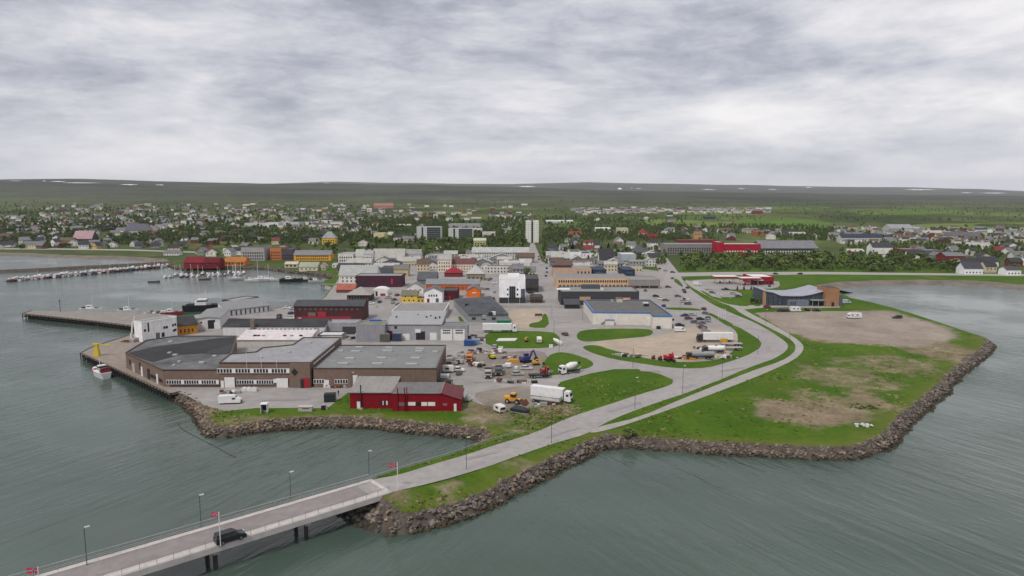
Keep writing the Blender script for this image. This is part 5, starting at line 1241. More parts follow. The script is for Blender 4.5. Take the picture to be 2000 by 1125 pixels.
# ---- harbour row and white town blocks, left of centre
for nm, lab, cat, x0, x1, yb, yt, yr, d, rf_, wl_, rf2, rows, n in (
    ('white_block', 'white four-storey block at the harbour end of the white rows', 'apartment block', 661, 690, 519, 500, 491, None, 'flat', wm(226,226,222), M_ROOFL, (1, 4, 7), 6),
    ('white_block', 'narrow white block squeezed between the white rows', 'apartment block', 694, 710, 518, 501, 487, 14, 'gx', wm(218,218,212), rm(176,180,172), (1, 4), 4),
    ('white_block', 'tall white block with tile-pale roof above the grey side shop', 'apartment block', 711, 728, 519, 497, 489, 12, 'gx', RW, rm(160,160,158), (1, 4, 7), 4),
    ('white_terrace', 'long white terrace with pale roof facing the white warehouse', 'terrace', 728, 789, 516, 503, 486, 16, 'gx', wm(224,218,212), rm(172,172,164), (1, 3.6), 11),
    ('white_terrace', 'white-grey terrace at the top of the harbour street', 'terrace', 788, 822, 514, 497, 487, 14, 'gx', wm(216,214,212), rm(150,148,146), (1, 4), 6),
    ('tan_house', 'tan two-storey house beside the plum shop', 'house', 769, 797, 540, 526, 517, 11, 'gx', wm(196,180,140), rm(120,116,112), (1.2,), 4),
    ('yellow_terrace', 'long ochre yellow terrace overlooking the harbour', 'terrace', 574, 646, 509, 498, 489, 13, 'gx', wm(226,166,58,.88), rm(130,130,134), (.9, 3.6), 16),
    ('grey_flats', 'grey-white flats with dark balconies on the harbour front', 'apartment block', 472, 517, 509, 488, 478, None, 'flat', wm(176,172,172), M_ROOFD, (1, 4, 7), 9),
    ('orange_flats', 'orange and dark grey flats beside the grey harbour flats', 'apartment block', 528, 550, 508, 488, 481, None, 'flat', wm(204,126,70), M_ROOFD, (1, 4, 7), 5),
    ('dark_flats', 'dark grey flats between the orange flats and yellow terrace', 'apartment block', 550, 573, 508, 491, 483, None, 'flat', wm(84,80,86), M_ROOFD, (1, 4), 5),
    ('red_wharf_house', 'deep red wharf house standing over the harbour', 'wharf house', 359, 396, 523, 513, 502, 14, 'gx', wm(140,22,38,.85), rm(120,34,46), (1.2,), 6),
    ('red_wharf_house', 'deep red wharf house next to the orange one', 'wharf house', 397, 427, 523, 513, 503, 14, 'gx', wm(124,18,34,.85), rm(96,22,34), (1.2,), 5),
    ('orange_wharf_house', 'orange wharf house with grassy slope behind', 'wharf house', 437, 478, 519, 512, 502, 14, 'gx', wm(206,128,66,.88), rm(170,110,60), (1.0,), 6),
    ('boat_shed', 'cream boat shed with sand-coloured roof on the harbour shore', 'boat shed', 556, 581, 523, 516, 511, 10, 'gx', wm(206,196,176), rm(196,186,164), (1.0,), 3),
    ('boat_shed', 'cream boat shed with pale green roof on the harbour shore', 'boat shed', 584, 620, 529, 521, 512, 13, 'gx', wm(226,214,192), rm(156,164,140), (1.0,), 4),
    ('boat_shed', 'small sandy boat shed nearest the white warehouse', 'boat shed', 622, 636, 528, 520, 514, 9, 'gy', wm(198,186,168), rm(160,150,134), (1.0,), 2),
    ('yellow_villa', 'yellow villa with pointed grey turret roof among dark trees', 'villa', 629, 655, 478, 465, 452, 14, 'hip', wm(222,178,62,.88), rm(150,152,158), (1.5, 4.5), 5),
    ('cream_villa', 'square cream villa among trees above the white rows', 'villa', 730, 751, 473, 457, 454, None, 'flat', wm(214,200,148,.85), rm(206,200,176), (1.5, 5), 4),
    ('white_school', 'long low white school on the wooded slope', 'school', 478, 543, 446, 438, 433, None, 'flat', wm(216,216,214), rm(110,110,114), (2,), 10),
    ('white_gymnasium', 'boxy white gymnasium at the end of the long school', 'gymnasium', 519, 544, 447, 436, 433, None, 'flat', wm(232,232,228), rm(206,206,204), (), 0),
    ('white_annex', 'white school annex further along the wooded slope', 'school', 545, 584, 444, 435, 432, None, 'flat', wm(206,206,206), rm(96,94,98), (2,), 6),
    ('grey_church_hall', 'large grey hall with slate roof and pale gable on the slope', 'hall', 244, 284, 459, 450, 437, 22, 'gx', wm(190,182,172), rm(96,96,108), (2,), 6),
    ('pink_roof_house', 'pink and white house with dark lower floor on the shore', 'house', 143, 180, 477, 466, 451, 16, 'gx', wm(84,74,84), rm(176,146,150), (1.5,), 5),
    ('orange_shore_house', 'orange-brown house on the shore behind the marina', 'house', 114, 142, 479, 470, 464, 12, 'gx', wm(176,112,58), rm(104,90,76), (1.2,), 4),
    ('black_house', 'black boxy house high among the shore trees', 'house', 190, 216, 452, 442, 439, None, 'flat', wm(50,54,50), rm(60,62,58), (), 0),
    ('red_roof_school', 'wide low building with reddish roof high on the slope', 'school', 730, 768, 407, 402, 397, 30, 'gx', wm(186,130,112), rm(160,110,98), (), 0),
    # right of centre
    ('courthouse', 'long dark and white hotel wing with rows of black windows', 'hotel', 1298, 1403, 497, 481, 472, None, 'flat', wm(142,140,140), mat('mid_sheet', (.23,.23,.235)), (.8, 3.6, 6), 20),
    ('hotel_red_wing', 'bright crimson hotel wing with a row of white windows', 'hotel', 1403, 1485, 499, 482, 471, None, 'flat', wm(178,16,50,.8), mat('pale_sheet', (.36,.36,.36)), (3.8,), 14),
    ('hotel_grey_wing', 'grey wing with white window rows beside the crimson wing', 'hotel', 1486, 1598, 499, 485, 470, 34, 'gx', wm(72,68,70), rm(124,124,128), (1.0, 3.6), 20),
    ('red_strip_hall', 'long hall with red roof strip behind the hotel', 'hall', 1327, 1401, 474, 471, 467, None, 'flat', wm(122,52,58), rm(136,64,68), (), 0),
    ('big_white_house', 'large white two-storey house with black roof above the tree belt', 'house', 1704, 1743, 498, 483, 474, 14, 'gx', wm(238,238,236,.86), rm(66,66,72), (1, 3.8), 6),
    ('cream_bungalow', 'low cream bungalow beside the large white house', 'house', 1657, 1688, 499, 491, 486, 12, 'gx', wm(222,214,196), rm(190,184,170), (1.2,), 4),
    ('red_long_house', 'low red building with flat blue-grey roof among the trees', 'school', 1764, 1800, 499, 489, 485, None, 'flat', wm(132,48,54), rm(120,126,134), (1.2,), 7),
    ('grey_long_house', 'low grey-glass building joined to the low red one', 'school', 1801, 1842, 501, 492, 486, None, 'flat', wm(110,106,106), rm(120,126,134), (1.2,), 8),
    ('red_tall_house', 'tall maroon-red house half hidden by the shore trees', 'house', 1846, 1884, 519, 500, 493, 14, 'gx', wm(138,36,50), rm(120,122,126), (1, 4), 5),
    ('white_shore_house', 'white gabled house with black roof next to the coast road tree', 'house', 1883, 1919, 536, 524, 512, 11, 'gx', wm(236,236,234,.86), rm(72,72,80), (1.0,), 5),
    ('white_shore_house', 'white house with long black roof, second row above coast road', 'house', 1913, 1950, 522, 511, 501, 12, 'gx', wm(236,236,234,.86), rm(62,62,70), (1.0,), 6),
    ('white_shore_house', 'white house with small white dormer gable on the coast road', 'house', 1966, 1994, 538, 527, 520, 10, 'gx', wm(240,240,238,.86), rm(80,78,84), (1.0,), 4),
    ('white_shore_house', 'white double-gabled house up the slope at the far edge', 'house', 1966, 1990, 490, 481, 475, 12, 'gy', wm(236,236,234,.86), rm(84,84,92), (1.0,), 3),
    ('row_houses', 'long row of pale houses with black roofs below the far slope', 'terrace', 1643, 1725, 475, 464, 457, 14, 'gx', wm(206,206,206), rm(58,62,76), (1, 3.6), 18),
    ('sports_hall', 'large pale hall with grey barrel-like roof on the far slope', 'hall', 1738, 1784, 452, 446, 438, 26, 'gx', wm(196,196,192), rm(150,152,154), (), 0),
    ('long_grey_house', 'long grey and white terrace on the far slope by the edge', 'terrace', 1846, 1916, 468, 461, 453, 14, 'gx', wm(204,202,198), rm(100,100,104), (1.2,), 14),
    ('cream_long_house', 'long cream terrace below the far green slope', 'terrace', 1804, 1842, 460, 455, 450, 12, 'gx', wm(206,198,178), rm(178,172,158), (1.2,), 8),
    ('white_barn', 'long white low building at the edge of the far fields', 'barn', 1067, 1119, 436, 432.5, 430, 12, 'gx', wm(206,206,200), rm(206,206,204), (), 0),
    ('white_barn', 'white long barn among trees at the head of the main street', 'barn', 1163, 1192, 453, 447, 444, 12, 'gx', wm(216,216,214), rm(206,206,204), (), 0),
    ('farmhouse', 'dark farm buildings standing alone on the bright green field', 'farmhouse', 1376, 1398, 428, 424, 421, 14, 'gx', wm(70,66,70), rm(70,70,76), (), 0),
    ('red_roof_house', 'house with bright red roof beside the street end', 'house', 1111, 1136, 463, 458, 452, 14, 'gx', wm(196,170,160), rm(150,62,56), (), 0),
    ('maroon_house', 'maroon house with dark red roof above the white cubic house', 'house', 1139, 1161, 493, 486, 479, 12, 'gx', wm(120,52,54), rm(122,54,58), (1.2,), 4),
    ('cream_tall_house', 'square cream house at the top of the right street', 'house', 1207, 1227, 459, 447, 444, None, 'flat', wm(214,206,176), rm(196,190,170), (1.5, 5), 3),
    ('red_turret_house', 'red-roofed white house at the top of the right street', 'house', 1249, 1263, 463, 455, 447, 12, 'hip', wm(226,220,214), rm(150,48,50), (1.5,), 3),
    ('red_low_house', 'low crimson house at the top of the right street', 'house', 1264, 1286, 467, 461, 457, 10, 'gx', wm(150,30,46), rm(130,34,46), (), 0),
    ('orange_brick_house', 'orange-brown house among trees behind the hotel', 'house', 1472, 1492, 461, 454, 450, 12, 'gx', wm(176,106,62), rm(120,90,70), (), 0),
    ('tan_tower_house', 'tan tower-like house behind the hotel roof', 'house', 1356, 1371, 469, 457, 452, 10, 'gx', wm(196,160,104), rm(140,110,80), (), 0),
    ('green_villa', 'pale green-yellow villa among trees above the long grey block', 'villa', 925, 949, 483, 470, 465, 12, 'gx', wm(190,190,130), rm(186,190,168), (1.5, 4), 4),
    ('white_villa', 'white flat-topped villa uphill of the pale green villa', 'villa', 942, 967, 467, 456, 451, None, 'flat', wm(214,206,200), rm(206,206,204), (1.5,), 4),
):
    o = bld(nm, lab, cat, x0, x1, yb, yt, yr if rf_ != 'flat' or d is None else None, d, rf_, wl_, rf2, chim=(.4 if cat in ('house','villa') else None))
    for z in rows:
        if z + 1.3 < o.h: wins(o, z, min(1.1, o.w/n*.55) if A_FAR(o) else o.w/n*.5, 1.3 if A_FAR(o) else 1.7, n, m=(M_WFRAME if nm in ('hotel_red_wing','hotel_grey_wing') else DG))
o = bld('hotel_tower', 'crimson stair tower joining the two hotel wings', 'hotel', 1401.5, 1413, 500, 476, yr=470, wall=wm(178,16,50,.8), rf=mat('pale_sheet', (.36,.36,.36)))

# ---- filling station and the wing-roofed building
def canopy(x0, x1, yb, yt, d, label, nm='fuel_canopy'):
    A = GL(x0, yb); w = (GL(x1, yb)-A).x; h = zat(A, yt); root = thing(nm, label, 'canopy', A); foot(A.x, A.x+w, A.y, A.y+d)
    mr = paint('station_red', (.24,.012,.025), .5); bx('fascia', root, mr, w/2, d/2, h-1.3, w, d, 1.1); bx('roof', root, M_WFRAME, w/2, d/2, h-.2, w-.6, d-.6, .2)
    for fx in (.12,.5,.88): cy('post', root, M_WFRAME, w*fx, d*.3, 0, .4, h-1.2, n=8); cy('post', root, M_WFRAME, w*fx, d*.8, 0, .4, h-1.2, n=8)
    for fx in (.3,.7): bx('pump', root, mr, w*fx, d*.4, 0, 1.0, .7, 2.0)
canopy(1395, 1442, 555, 540, 9, 'wide red and white fuel canopy nearer the street'); canopy(1446, 1488, 558, 543, 9, 'lower red and white fuel canopy nearer the wing-roofed building')
o = bld('station_shop', 'red station shop with white flat roof', 'shop', 1470, 1511, 556, 541, yr=535, wall=wm(160,24,38), rf=M_WFRAME); wins(o, .4, 2.0, 2.2, 5); panel(o, 'white_band', M_WFRAME, 0, .5, 3.0, 3.7)
def wing_house():
    A = G(1496, 597); w = (G(1610,597)-A).x; root = thing('wing_roof_hall', 'dark glazed hall under a pale blue-grey roof dipping in the middle', 'hall', A); foot(A.x-3, A.x+w+12, A.y-3, A.y+28)
    hl, hm, hr_ = zat(A,569), zat(A,578.5), zat(A,567.5); d = 23
    top = [(0,hl),(w*.10,hl*.5+hm*.5+.7),(w*.24,hm+.2),(w*.42,hm),(w*.60,hm),(w*.76,hm+.9),(w,hr_)]
    prof = [(0,-.5),(w,-.5)] + top[::-1]
    v, f = extr(prof, 0, d); link('wall', mk('wall', v, f, mat('slate_glass', (.045,.055,.07), .35, .2, .3, .5)), root)
    V, Fs = [], []
    for (xa,za),(xb,zb) in zip(top, top[1:]):
        e = .8; V_, F_ = slab([(xa-(e if xa==0 else 0),-e,za+.35),(xb+(e if xb==w else 0),-e,zb+.35),(xb+(e if xb==w else 0),d+.6,zb+.35+ .2),(xa-(e if xa==0 else 0),d+.6,za+.35+.2)], .35)
        b = len(V); V += V_; Fs += [tuple(b+i for i in q) for q in F_]
    link('roof', mk('roof', V, Fs, mat('pale_blue_roof', (.285,.295,.345), .6, .08, .2, .3, fine=.4)), root)
    bx('end_wall', root, mat('timber_orange', (.36,.22,.12)), -.35, 2.2, 0, .5, 4.0, hl-.3)
    x0, x1 = (G(1536,597)-A).x, (G(1575,597)-A).x; bx('low_wing', root, wm(120,126,138), (x0+x1)/2, -1.4, -.3, x1-x0, 3, 3.9)
    for k in range(3): bx('window', root, DG, x0+1.4+k*1.2, -2.95, .8, .5, .15, 2.0)
    x0, x1 = (G(1580,597)-A).x, (G(1607,597)-A).x; bx('entrance_canopy', root, wm(150,156,164), (x0+x1)/2, -1.6, 3.3, x1-x0, 4.2, .5); bx('entrance', root, M_DARKGLASS, (x0+x1)/2, -.1, 0, x1-x0-2, .4, 3.3)
    for k in range(3): cy('post', root, M_STEEL, x0+.6+k*(x1-x0-1.2)/2, -3.2, 0, .3, 3.3, n=8)
    for k in range(12): bx('mullion', root, M_BLACK, w*(.04+.08*k), -.08, 0, .18, .2, hm-.3)
    for px, py in ((1501,582),(1512,588),(1524,592)): P = G(px,py,0)-A; bx('window', root, M_BLUEGLASS, (px-1496)*.3, -.1, 597-py-4, 1.6, .12, 1.4)
wing_house()
o = bld('brown_box_annex', 'orange-brown windowless box at the end of the wing-roofed hall', 'annex', 1612, 1638, 599, 563, yr=558, wall=mat('corten_panels', (.30,.155,.085), .8, .10, .3, fine=.8), rf=M_ROOFD)
wins(o, 0, 1.6, 2.6, 1, .5, .6, name='door', m=M_BLACK); bx('side_wing', o.root, wm(96,100,108), o.w+1.2, o.d*.5, -.3, 2.3, o.d*.9, 7)

ORD0 = ['first','second','third','fourth','fifth','sixth','seventh','eighth','ninth','tenth','eleventh','twelfth','thirteenth','fourteenth','fifteenth','sixteenth','seventeenth','eighteenth']
# ================================================================== VEHICLES
_pm = {}
def pmesh(key, fn, m):
    k = (key, m.name)
    if k not in _pm: v, f = fn(); _pm[k] = mk(key, v, f, m)
    return _pm[k]
def centred(profile, w, taper=0.0):
    """side profile (x,z) across width w; upper points pulled in"""
    zmax = max(z for x, z in profile); zmin = min(z for x, z in profile)
    n = len(profile); v = []
    for s in (-1, 1):
        for x, z in profile:
            k = 1 - taper*(z-zmin)/max(zmax-zmin, .01); v.append((x, s*w/2*k, z))
    f = [(i, (i+1) % n, n+(i+1) % n, n+i) for i in range(n)] + [tuple(range(n))[::-1], tuple(range(n, 2*n))]
    return v, f
def wheels(root, xs, w, r, t=.24, rim=True):
    for x in xs:
        for s in (-1, 1):
            wl_ = cy('wheel', root, M_TYRE, x, s*(w/2-.02) + (0 if s > 0 else t), r, 2*r, t, rot=(math.pi/2, 0, 0), n=12)
            if rim: link('rim', cylm(M_STEEL, 8), wl_, (0, 0, -0.04 if s > 0 else -0.04), (0, 0, 0), (.55, .55, 1.08))
CAR = {'car': (4.4, 1.8, [(-2.15,.32),(-2.2,.8),(-2.0,.98),(1.0,.95),(2.05,.74),(2.2,.45),(2.15,.28)], [(-2.0,.94),(-1.45,1.42),(.2,1.44),(1.05,.93)], [(-1.5,1.40),(-1.42,1.47),(.15,1.5),(.3,1.42)]),
       'suv': (4.8, 1.95, [(-2.35,.4),(-2.42,1.0),(-2.3,1.12),(1.1,1.1),(2.2,.95),(2.42,.6),(2.36,.34)], [(-2.35,1.08),(-2.05,1.66),(.25,1.68),(1.15,1.08)], [(-2.15,1.62),(-2.05,1.74),(.2,1.76),(.38,1.64)]),
       'mpv': (5.1, 2.0, [(-2.5,.35),(-2.56,1.05),(-2.5,1.15),(1.5,1.12),(2.35,.95),(2.56,.6),(2.5,.3)], [(-2.5,1.1),(-2.35,1.78),(.55,1.82),(1.6,1.1)], [(-2.42,1.72),(-2.3,1.88),(.45,1.9),(.7,1.74)]),
       'pickup': (5.3, 1.9, [(-2.6,.45),(-2.65,1.05),(1.2,1.1),(2.4,.98),(2.65,.6),(2.6,.4)], [(-.7,1.08),(-.5,1.68),(.7,1.7),(1.4,1.08)], [(-.58,1.62),(-.5,1.76),(.65,1.78),(.8,1.64)])}
def car(px, py, col, rz, label, kind='car', group='parked and moving cars', P=None):
    P = P or GL(px, py); L, w, body, glass, top = CAR[kind]
    P = Vector((P.x, P.y, P.z + .09))
    root = thing('car' if kind != 'pickup' else 'pickup', label, 'car' if kind != 'pickup' else 'pickup', P, rz, group)
    m = paint('car_%s' % '_'.join('%d' % (c*1000) for c in col), col, .35, .35)
    link('body', pmesh('body_'+kind, lambda: centred(body, w, .06), m), root); link('glass', pmesh('glass_'+kind, lambda: centred(glass, w*.92, .12), M_DARKGLASS), root); link('roof', pmesh('top_'+kind, lambda: centred(top, w*.84, 0), m), root)
    r = .33 if kind == 'car' else .39
    wheels(root, (-L*.29, L*.30), w, r)
    for s in (-1, 1):
        bx('headlight', root, M_WFRAME, L*.485, s*w*.36, .62 if kind == 'car' else .8, .12, .34, .16); bx('tail_light', root, paint('lamp_red', (.3,.01,.01)), -L*.495, s*w*.4, .75 if kind == 'car' else .92, .08, .22, .22)
    return root
BLK = (.012,.013,.016); WHT = (.60,.60,.60); SIL = (.30,.30,.31); GRY = (.10,.10,.105); RED = (.22,.012,.018); NAVY = (.012,.02,.06); MAR = (.09,.02,.03)
P = BR0 + BU*0; pc = G(450, 1056, 2.05)
car(0, 0, BLK, BR_ANG, 'black seven-seat car driving over the bridge towards the island', 'mpv', P=Vector((pc.x, pc.y, 1.97)))
PI2 = math.pi/2
for a in ((1103,655,(.10,.06,.055),2.0,'dark reddish-grey car turning off the plaza beside the oval lawn'), (966,680,SIL,PI2,'silver car parked on the lawn behind the yard fence'),
    (1011,733,SIL,.15,'silver car with open boot on the dirt of the machine yard'), (1028,722,(.42,.42,.43),.0,'pale silver car on the dirt nearest the triangular lawn'),
    (896,731,GRY,PI2,'dark grey car parked by the white pickup beside the factory end wall'), (1345,624,MAR,.3,'maroon car parked beside the supermarket'), (1352,617,SIL,.1,'silver car behind the maroon one beside the supermarket'),
    (1357,631,GRY,.1,'grey estate car in the middle of the supermarket parking'), (1368,625,BLK,.1,'black car in the supermarket parking, beyond the grey estate'), (1379,614,GRY,-.6,'dark grey car along the kerb of the main road parking'),
    (1372,641,BLK,.1,'black car behind the tank trailers at the edge of parking'), (1378,647,SIL,.1,'silver car between black car and white trailers'), (1328,637,BLK,.0,'black car parked behind the white van by the supermarket corner'),
    (1281,580,BLK,.1,'black car in the upper parking close to the mall roof'), (1292,585,WHT,-.4,'white car in the upper parking'), (1300,588,GRY,.1,'grey car in the upper parking behind the white one'),
    (1324,580,GRY,.0,'dark car by the rail between upper parking and main road'), (1336,591,SIL,-.5,'silver car, upper end of the row along the main road'), (1344,595,GRY,-.5,'grey car, lower end of the row along the main road'), (1339,586,WHT,-.5,'white car in the row along the main road'),
    (1305,562,MAR,.0,'dark red car on the annex forecourt'), (1313,545,GRY,PI2,'grey car waiting at the street junction'), (1288,526,BLK,PI2,'black car on the right-hand street above the junction'), (1300,530,SIL,.2,'silver car on the crossing above the junction'), (1314,533,BLK,.0,'black car beside the crossing above the junction'),
    (1391,573,GRY,-.8,'grey car in the small lawn-side parking, upper spot'), (1404,578,WHT,.0,'white car in the small lawn-side parking'), (1432,575,SIL,.0,'silver car in the small lawn-side parking, far end'), (1442,580,GRY,.2,'grey car leaving the small lawn-side parking'),
    (1498,601,RED,.0,'red car parked before the wing-roofed hall'), (1576,607,BLK,PI2,'black car end-on beside the gravel field'), (1595,608,BLK,.0,'black car beside the gravel field, nearest the brown box'),
    (1515,536,BLK,.0,'black car on the coast road behind the station'), (1562,536,BLK,3.1,'second black car on the coast road, over the beach'),
    (1047,548,SIL,PI2,'silver car on the main street beside the charcoal block'), (1066,540,BLK,PI2,'black car at the kerb by the pink block'), (1068,533,GRY,PI2,'grey car at the kerb by the pink block'), (1057,518,WHT,PI2,'white car on the main street near the flat shops'), (1052,502,GRY,PI2,'grey car far up the main street'),
    (963,556,WHT,PI2,'white car in the side street beside the white office'), (966,572,SIL,PI2,'silver car in the side street beside the white office'), (964,585,BLK,PI2,'black car in the side street near the dark hall'), (955,548,GRY,PI2,'grey car far up the side street'),
    (783,548,BLK,1.2,'black car on the harbour street near the plum shop'), (776,578,RED,1.2,'red car on the harbour street by the yellow house'), (724,594,WHT,.0,'white car on the quay square behind the harbour store'), (770,587,GRY,1.1,'grey car on the harbour street by the yellow house'),
    (568,623,WHT,.0,'white car at the harbour end of the dark brown store'), (588,627,WHT,.0,'white car in front of the dark brown store'), (560,603,WHT,.0,'white car at the harbour edge beside the store')):
    car(*a)
car(1752, 622, BLK, 3.1, 'black off-road car parked alone on the gravel field', 'suv')
car(1417, 567, BLK, .0, 'black pickup in the lawn-side parking before the station', 'pickup')
car(1526, 609, (.02,.022,.024), .0, 'black van-like car beside the gravel field, nearest the drive', 'suv'); car(1536, 609, (.025,.03,.03), .0, 'black sport utility car beside the white camper', 'suv')

def van(px, py, rz, label, col=WHT, L=5.8, H=2.4, camper=False, name='van', cat='van'):
    P = GL(px, py); P.z += .08; root = thing(name, label, cat, P, rz); m = paint('van_%d' % (col[0]*1000), col, .35)
    h = L/2
    if camper: prof = [(-h,.45),(-h,H),(h*.62,H+.05),(h*.98,H*.72),(h*.72,H*.62),(h*.98,.95),(h,.45)]
    else: prof = [(-h,.4),(-h-.02,H*.96),(-h+.2,H),(h*.35,H),(h*.62,H*.72),(h*.97,H*.5),(h,.4)]
    link('body', mk('van', *centred(prof, 2.1, .05), m), root)
    bx('windscreen', root, M_DARKGLASS, h*.56 if not camper else h*.8, 0, H*.62 if not camper else H*.48, .5, 1.75, .55, ry=-.6 if not camper else 0)
    for s in (-1, 1):
        bx('side_window', root, M_DARKGLASS, h*.38, s*1.02, H*.56, .9, .1, .5)
        if camper: bx('side_window', root, M_DARKGLASS, -h*.35, s*1.03, H*.58, 1.1, .08, .5); bx('stripe', root, mat('camper_stripe', (.2,.17,.14)), -h*.1, s*1.04, H*.36, L*.7, .06, .12)
    wheels(root, (-h*.58, h*.62), 2.05, .35)
    bx('bumper', root, M_BLACK, h+.02, 0, .35, .15, 1.9, .35)
van(450, 788, .12, 'white panel van parked above the quay rocks', L=6.4, H=2.5); van(1328, 648, .0, 'white van parked at the supermarket corner', L=5.2, H=2.2)
van(1668, 622, 3.14, 'white motorhome standing alone on the gravel field', L=7.0, H=2.9, camper=True, name='motorhome', cat='motorhome'); van(1553, 609, .0, 'white camper parked beside the wing-roofed hall', L=6, H=2.8, camper=True, name='motorhome', cat='motorhome')
van(1652, 593, .0, 'white and blue van behind the brown box', col=(.35,.38,.45), L=5.5); van(1362, 557, .0, 'white van on the station forecourt', L=6); van(1389, 661, PI2, 'dark grey van behind the white trailers', col=(.06,.06,.065), L=5)

def truckcab(root, x, m, w=2.45, h=3.2, L=2.1, facing=1):
    s = facing; prof = [(0,.6),(0,h),(s*L*.75,h),(s*L*.98,h*.55),(s*L,.5)]
    if s < 0: prof = prof[::-1]
    o = link('cab', mk('cab', *centred(prof, w, .04), m), root, (x, 0, 0))
    bx('windscreen', root, M_DARKGLASS, x+s*L*.88, 0, h*.58, .35, w*.86, h*.26, ry=-s*.25); bx('grille', root, M_BLACK, x+s*L, 0, .6, .12, w*.8, .7)
    for q in (-1, 1): bx('side_window', root, M_DARKGLASS, x+s*L*.5, q*w*.485, h*.58, .8, .1, .7); bx('headlight', root, M_WFRAME, x+s*(L+.02), q*w*.38, .8, .1, .4, .25)
def truck(px, py, rz, label, box=13.4, boxh=2.9, m_box=None, m_cab=None, tractor=True, name='truck', group=None):
    P = GL(px, py); P.z += .08; root = thing(name, label, 'truck', P, rz, group)
    m_box = m_box or paint('truck_white', (.62,.62,.62), .45); m_cab = m_cab or paint('truck_cab_white', (.6,.6,.6), .3)
    z0 = 1.15; bx('cargo_box', root, m_box, 0, 0, z0, box, 2.5, boxh); bx('chassis', root, M_BLACK, 0, 0, .75, box*.96, 1.1, .38)
    bx('rear_door', root, M_STEEL, -box/2-.03, 0, z0+.08, .06, 2.3, boxh-.16); bx('side_skirt', root, M_CONC, 0, -1.2, .6, box*.3, .06, .5)
    xr = [-box*.40, -box*.31, -box*.22] if box > 10 else [-box*.33, -box*.2]
    wheels(root, xr, 2.4, .5, .32)
    xc = box/2+.35
    bx('tractor_frame', root, M_BLACK, box/2+.2, 0, .7, 4.2, .95, .35); truckcab(root, xc, m_cab, h=3.4); wheels(root, (xc+1.35, box/2-1.2), 2.4, .5, .32)
    bx('front_wall', root, M_STEEL, box/2+.03, 0, z0+.05, .06, 2.4, boxh-.1)
    return root
truck(971, 649, .0, 'white articulated truck parked along the lawn with the green container behind')
truck(1070, 781, -.42, 'white articulated truck standing at the edge of the big lawn', box=10.5, boxh=2.9)
truck(1401, 668, 3.14, 'white semi-trailer with black cab on the gravel yard', box=13, m_cab=paint('cab_black', (.02,.02,.022)))
truck(732, 666, .0, 'white box trailer truck half hidden behind the factory roof', box=8)
def flatbed(px, py, rz, label, L=9, m=None, load=None, name='flatbed_trailer'):
    P = GL(px, py); P.z += .08; root = thing(name, label, 'trailer', P, rz); bx('bed', root, m or M_CONC, 0, 0, 1.0, L, 2.4, .25); bx('beam', root, M_BLACK, 0, 0, .7, L*.9, 1, .3); wheels(root, (-L*.36,-L*.22), 2.4, .48, .3); cy('support_leg', root, M_STEEL, L*.35, .7, 0, .18, 1.0, n=6); cy('support_leg', root, M_STEEL, L*.35, -.7, 0, .18, 1.0, n=6)
    bx('headboard', root, M_STEEL, L/2, 0, 1.2, .12, 2.4, 1.1)
    if load: load(root)
    return root
flatbed(1066, 787, -.42, 'grey flatbed trailer standing before the white articulated truck', 9.5); flatbed(1428, 676, 3.14, 'empty flatbed trailer beside the yellow drum on the gravel yard', 9); flatbed(1052, 738, .05, 'low dark flatbed trailer at the edge of the machine yard', 7, M_BLACK); flatbed(1432, 684, 3.14, 'low grey trailer at the end of the tanker row', 7)
def tanker(px, py, rz, label, m, L=8, D=2.1, legs=True, name='tank_trailer'):
    P = GL(px, py); P.z += .08; root = thing(name, label, 'tank trailer', P, rz); cy('tank', root, m, -L/2, 0, 1.05 + D/2, D, L, rot=(0, PI2, 0), n=18)
    bx('frame', root, M_BLACK, 0, 0, .75, L, 1.0, .3); wheels(root, (-L*.36,-L*.2), 2.3, .48, .3); truckcab(root, L/2+.3, paint('cab_black', (.02,.02,.022)) if legs else M_STEEL, h=2.7, L=1.9); wheels(root, (L/2+1.2,), 2.3, .48, .3); bx('manhole', root, M_BLACK, 0, 0, 1.05+D, .8, .8, .2); bx('ladder', root, M_STEEL, -L/2-.08, .5, .8, .1, .5, D+.2)
tanker(1398, 690, 3.14, 'white round tank trailer on the gravel yard', paint('truck_white', (.62,.62,.62)), 6.5); tanker(1372, 702, 3.14, 'silver-grey tank trailer with black cab, lowest in the gravel yard', mat('tank_silver', (.27,.28,.29), .4, .1, .5, .5, metal=.4), 8.5)
def mixer(px, py, rz, label):
    P = GL(px, py); P.z += .08; root = thing('concrete_mixer', label, 'mixer truck', P, rz); m = paint('truck_white', (.62,.62,.62))
    bx('chassis', root, M_BLACK, 0, 0, .8, 8, 1.1, .35); truckcab(root, 2.0, m, h=3.0); wheels(root, (-3.0,-1.8,1.0,3.3), 2.4, .5, .32)
    prof = [(0,.5),(.8,1.1),(2.4,1.25),(4.2,.75),(5.0,.45)]; n = 16; v, f = [], []
    for x, r in prof:
        for k in range(n): v.append((x, math.cos(k*2*math.pi/n)*r, math.sin(k*2*math.pi/n)*r))
    for i in range(len(prof)-1):
        for k in range(n): f.append((i*n+k, i*n+(k+1) % n, (i+1)*n+(k+1) % n, (i+1)*n+k))
    f += [tuple(range(n))[::-1], tuple(range((len(prof)-1)*n, len(prof)*n))]
    d = link('drum', mk('drum', v, f, m, True), root, (1.7, 0, 2.2), (0, math.pi+.22, 0)); bx('chute', root, M_STEEL, -4.0, 0, 1.4, 1.6, .6, .25, ry=.5); bx('hopper', root, M_BLACK, -3.5, 0, 3.0, .9, 1.1, .8)
mixer(1113, 729, 3.6, 'white concrete mixer truck on the side road by the triangular lawn')
